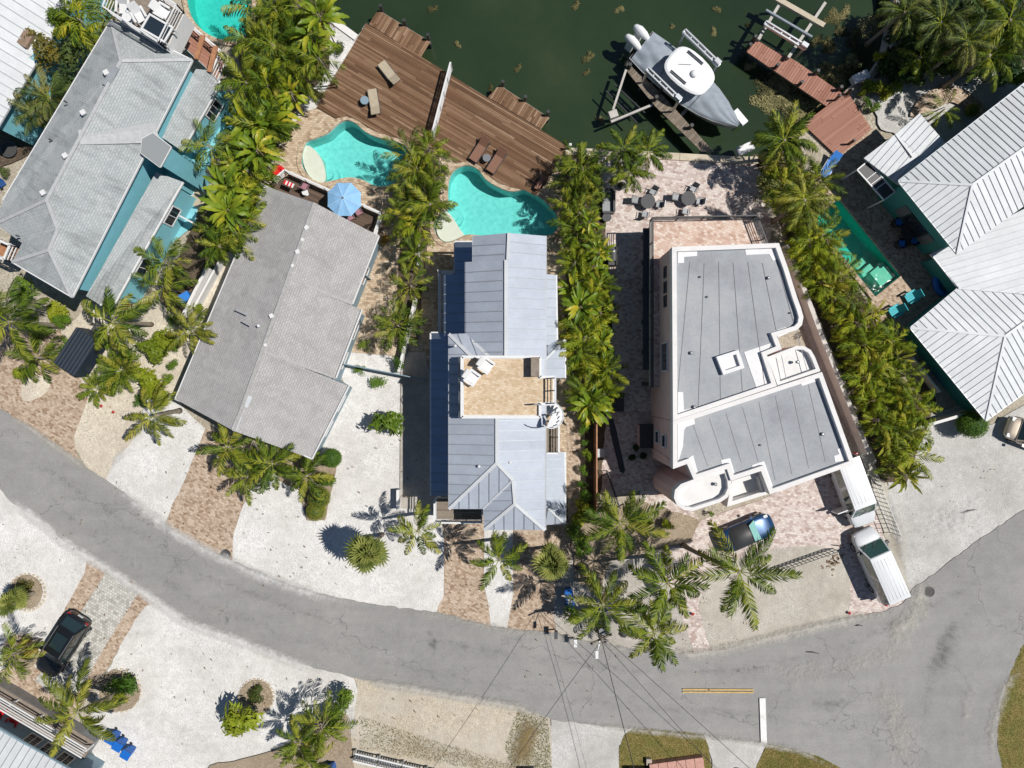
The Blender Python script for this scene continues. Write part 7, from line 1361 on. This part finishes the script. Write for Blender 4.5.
# fence run at the bottom: white framed louvre panels
A_, B_ = P(357, 748), P(475, 776); t = thing('louvre_fence', 'low grey and white louvred fence along the sandy verge at the bottom', 'fence', A_); n = 5
for k in range(n):
    a, b = A_.lerp(B_, k/n), A_.lerp(B_, (k+.97)/n); m2 = MB(); nn = Vector(((b-a).y, -(b-a).x, 0)).normalized()*.55
    m2.beam(a+nn+Vector((0, 0, .7)), b+nn+Vector((0, 0, .7)), .12, .1); m2.beam(a+Vector((0, 0, .74)), b+Vector((0, 0, .74)), .1, .1); pn = part('panel', m2, M['white_paint'], t)
    for j in range(9): m2 = MB(); p = a.lerp(b, (j+.7)/9.4); m2.beam(p+Vector((0, 0, .72)), p+nn+Vector((0, 0, .68)), .1, .05); part('slat', m2, M['steel_grey'], pn)
    m2 = MB(); p = a.lerp(b, .0); m2.box((p.x, p.y, .34), (.1, .1, .68)); m2.box((p.x+nn.x, p.y+nn.y, .34), (.1, .1, .68)); part('post', m2, M['white_paint'], t)
# bottom edge bits: pink wall, street lamp on the right verge
t = thing('planter_wall', 'pink tiled planter wall cut by the bottom edge', 'wall', P(680, 766)); m2 = MB(); 
for k in range(6): a, b = P(650+9*k, 766-1.2*k, .5), P(658.6+9*k, 764.8-1.2*k, .5); mm = MB(); mm.beam(a-Vector((0, .3, .2)), b-Vector((0, .3, .2)), .9, .6); part('coping_tile', mm, M['brick_pink'], t)
t = thing('utility_box', 'small tan utility box on the grass verge', 'utility box', P(648, 759)); lpart('box', MB().box((0, 0, .2), (.35, .4, .4)), M['concrete'], t); lpart('lid', MB().box((0, 0, .42), (.38, .43, .04)), M['stone'], t)
t = thing('dark_bin', 'dark box cut by the bottom edge on the verge', 'bin', P(638, 768)); lpart('box', MB().box((0, 0, .4), (1.4, .5, .8)), M['dark_trim'], t); lpart('lid', MB().box((0, 0, .82), (1.46, .56, .05)), M['charcoal'], t)
t = thing('dark_bin', 'dark blue box cut by the bottom edge on the brown grass', 'bin', P(528, 770)); lpart('box', MB().box((0, 0, .4), (.8, .7, .8)), M['navy_roof'], t); lpart('lid', MB().box((0, 0, .82), (.86, .76, .05)), M['dark_trim'], t)
t = thing('street_lamp', 'black street lamp post on the corner grass verge', 'street lamp', P(757, 768)); lpart('post', MB().tube([(0, 0, 0), (0, 0, 2.4)], .06, 8), M['dark_trim'], t); lpart('lantern', MB().lathe((0, 0, 2.4), [(.08, 0), (.2, .1), (.22, .35), (.1, .45)], 10), M['dark_trim'], t); lpart('arm', MB().tube([(0, 0, 2.3), (.6, .05, 2.35), (.9, -.25, 2.3)], .025, 6), M['dark_trim'], t)
# stones round the beds
def stone_ring(u, v, r, label):
    t = thing('bed_edging', label, 'edging', P(u, v)); rnd = random.Random(int(u)); n = 26; m2 = MB()
    for k in range(n):
        a = k*2*math.pi/n; m2.box((r/14*math.cos(a), r/14*math.sin(a), .06), (.2*rnd.uniform(.7, 1.1), .16, .16), a+1.57, rnd.uniform(-.2, .2))
    tag(lpart('edging_stones', m2, M['coral_rock'], t), kind='stuff')
for u, v, r, lb in ((28, 592, 18, 'ring of pale stones round the mulch bed at the left edge'), (22, 652, 18, 'ring of stones round the flower bed above the porch ramp'), (120, 690, 21, 'ring of stones round the bed of the olive coconut palm'), (257, 696, 17, 'ring of pale stones round the bed with the small palm')): stone_ring(u, v, r, lb)
m2 = MB(); rnd = random.Random(4)
for k in range(40): p = P(rnd.gauss(832, 5), rnd.gauss(561, 4)); m2.box((p.x, p.y, .05), (.16*rnd.uniform(.5, 1.3), .1, .08), rnd.uniform(0, 3))
tag(link('leaf_litter', m2.mesh('leaf_litter'), M['brown_box']), 'scattered dark debris on the shell drive below the gate', 'debris', kind='stuff')

# twigs and fallen palm pieces on road and lot
rnd = random.Random(77)
for i, (u, v, L_) in enumerate(((968, 511, 1.1), (812, 652, .9), (838, 546, .9), (712, 560, 1.0), (880, 552, .8), (858, 625, .5))):
    p = P(u, v); m2 = MB(); a = rnd.uniform(-.4, .4); m2.tube([(-L_/2*math.cos(a), -L_/2*math.sin(a), .18), (0, .06, .2), (L_/2*math.cos(a), L_/2*math.sin(a), .18)], [.03, .04, .02], 6)
    t = thing('fallen_branch', ('dark branch lying alone on the concrete lot', 'thin twig lying on the road near the junction', 'curved stick beside the sliding gate end', 'bent stick between the blue car and the gate', 'short stick beside the white van front', 'twig on the road edge below the white van')[i], 'branch', p); lpart('stick', m2, M['cast_iron'], t)
m2 = MB()
for k in range(420):
    u, v = rnd.choice(((300, 560), (390, 470), (180, 460), (200, 680), (90, 620), (30, 540), (640, 600), (950, 500), (560, 690), (420, 720), (230, 500), (700, 640), (470, 560), (540, 570), (120, 400)))
    p = P(rnd.gauss(u, 38), rnd.gauss(v, 26)); a = rnd.uniform(0, 6.28); l_ = rnd.uniform(.04, .13)
    m2.face([(p.x-l_*math.cos(a), p.y-l_*math.sin(a), .27), (p.x+l_*.3*math.sin(a), p.y-l_*.3*math.cos(a), .275), (p.x+l_*math.cos(a), p.y+l_*math.sin(a), .272), (p.x-l_*.3*math.sin(a), p.y+l_*.3*math.cos(a), .275)])
tag(link('fallen_leaves', m2.mesh('fallen_leaves'), M['dry_frond']), 'dry fallen leaves scattered over gravel and road', 'leaves', kind='stuff')

t = thing('paddle_board', 'long dark board lying in the shaded side yard beside the hedge', 'board', P(613, 446)); m2 = MB(); m2.prism([(x, y) for x, y in ((-.35, 1.9), (.0, 2.0), (.25, 1.0), (.85, -1.7), (.75, -1.95), (.45, -1.8), (-.2, .9))], .03, .14); lpart('board', m2, M['dark_trim'], t); lpart('fin', MB().box((.6, -1.6, .2), (.03, .2, .14)), M['charcoal'], t)
t = thing('round_planter', 'round dark planter in the left side yard beside the shingle roof', 'planter', P(13, 151)); lpart('bowl', MB().lathe((0, 0, 0), [(.3, 0), (.55, .35), (.6, .45), (.5, .45), (.42, .25)], 16), M['charcoal'], t); lpart('soil', MB().cyl((0, 0), .48, .3, .36, 14), M['cast_iron'], t)
bin_(3, 184, R(40), 'blue bin at the left edge in the side yard')
t = thing('shade_sail_post', 'pale post beside the seawall corner of the deck', 'post', P(569, 150)); lpart('post', MB().box((0, 0, .6), (.12, .12, 1.0)), M['white_paint'], t); lpart('cap', MB().box((0, 0, 1.13), (.18, .18, .06)), M['white_paint'], t)
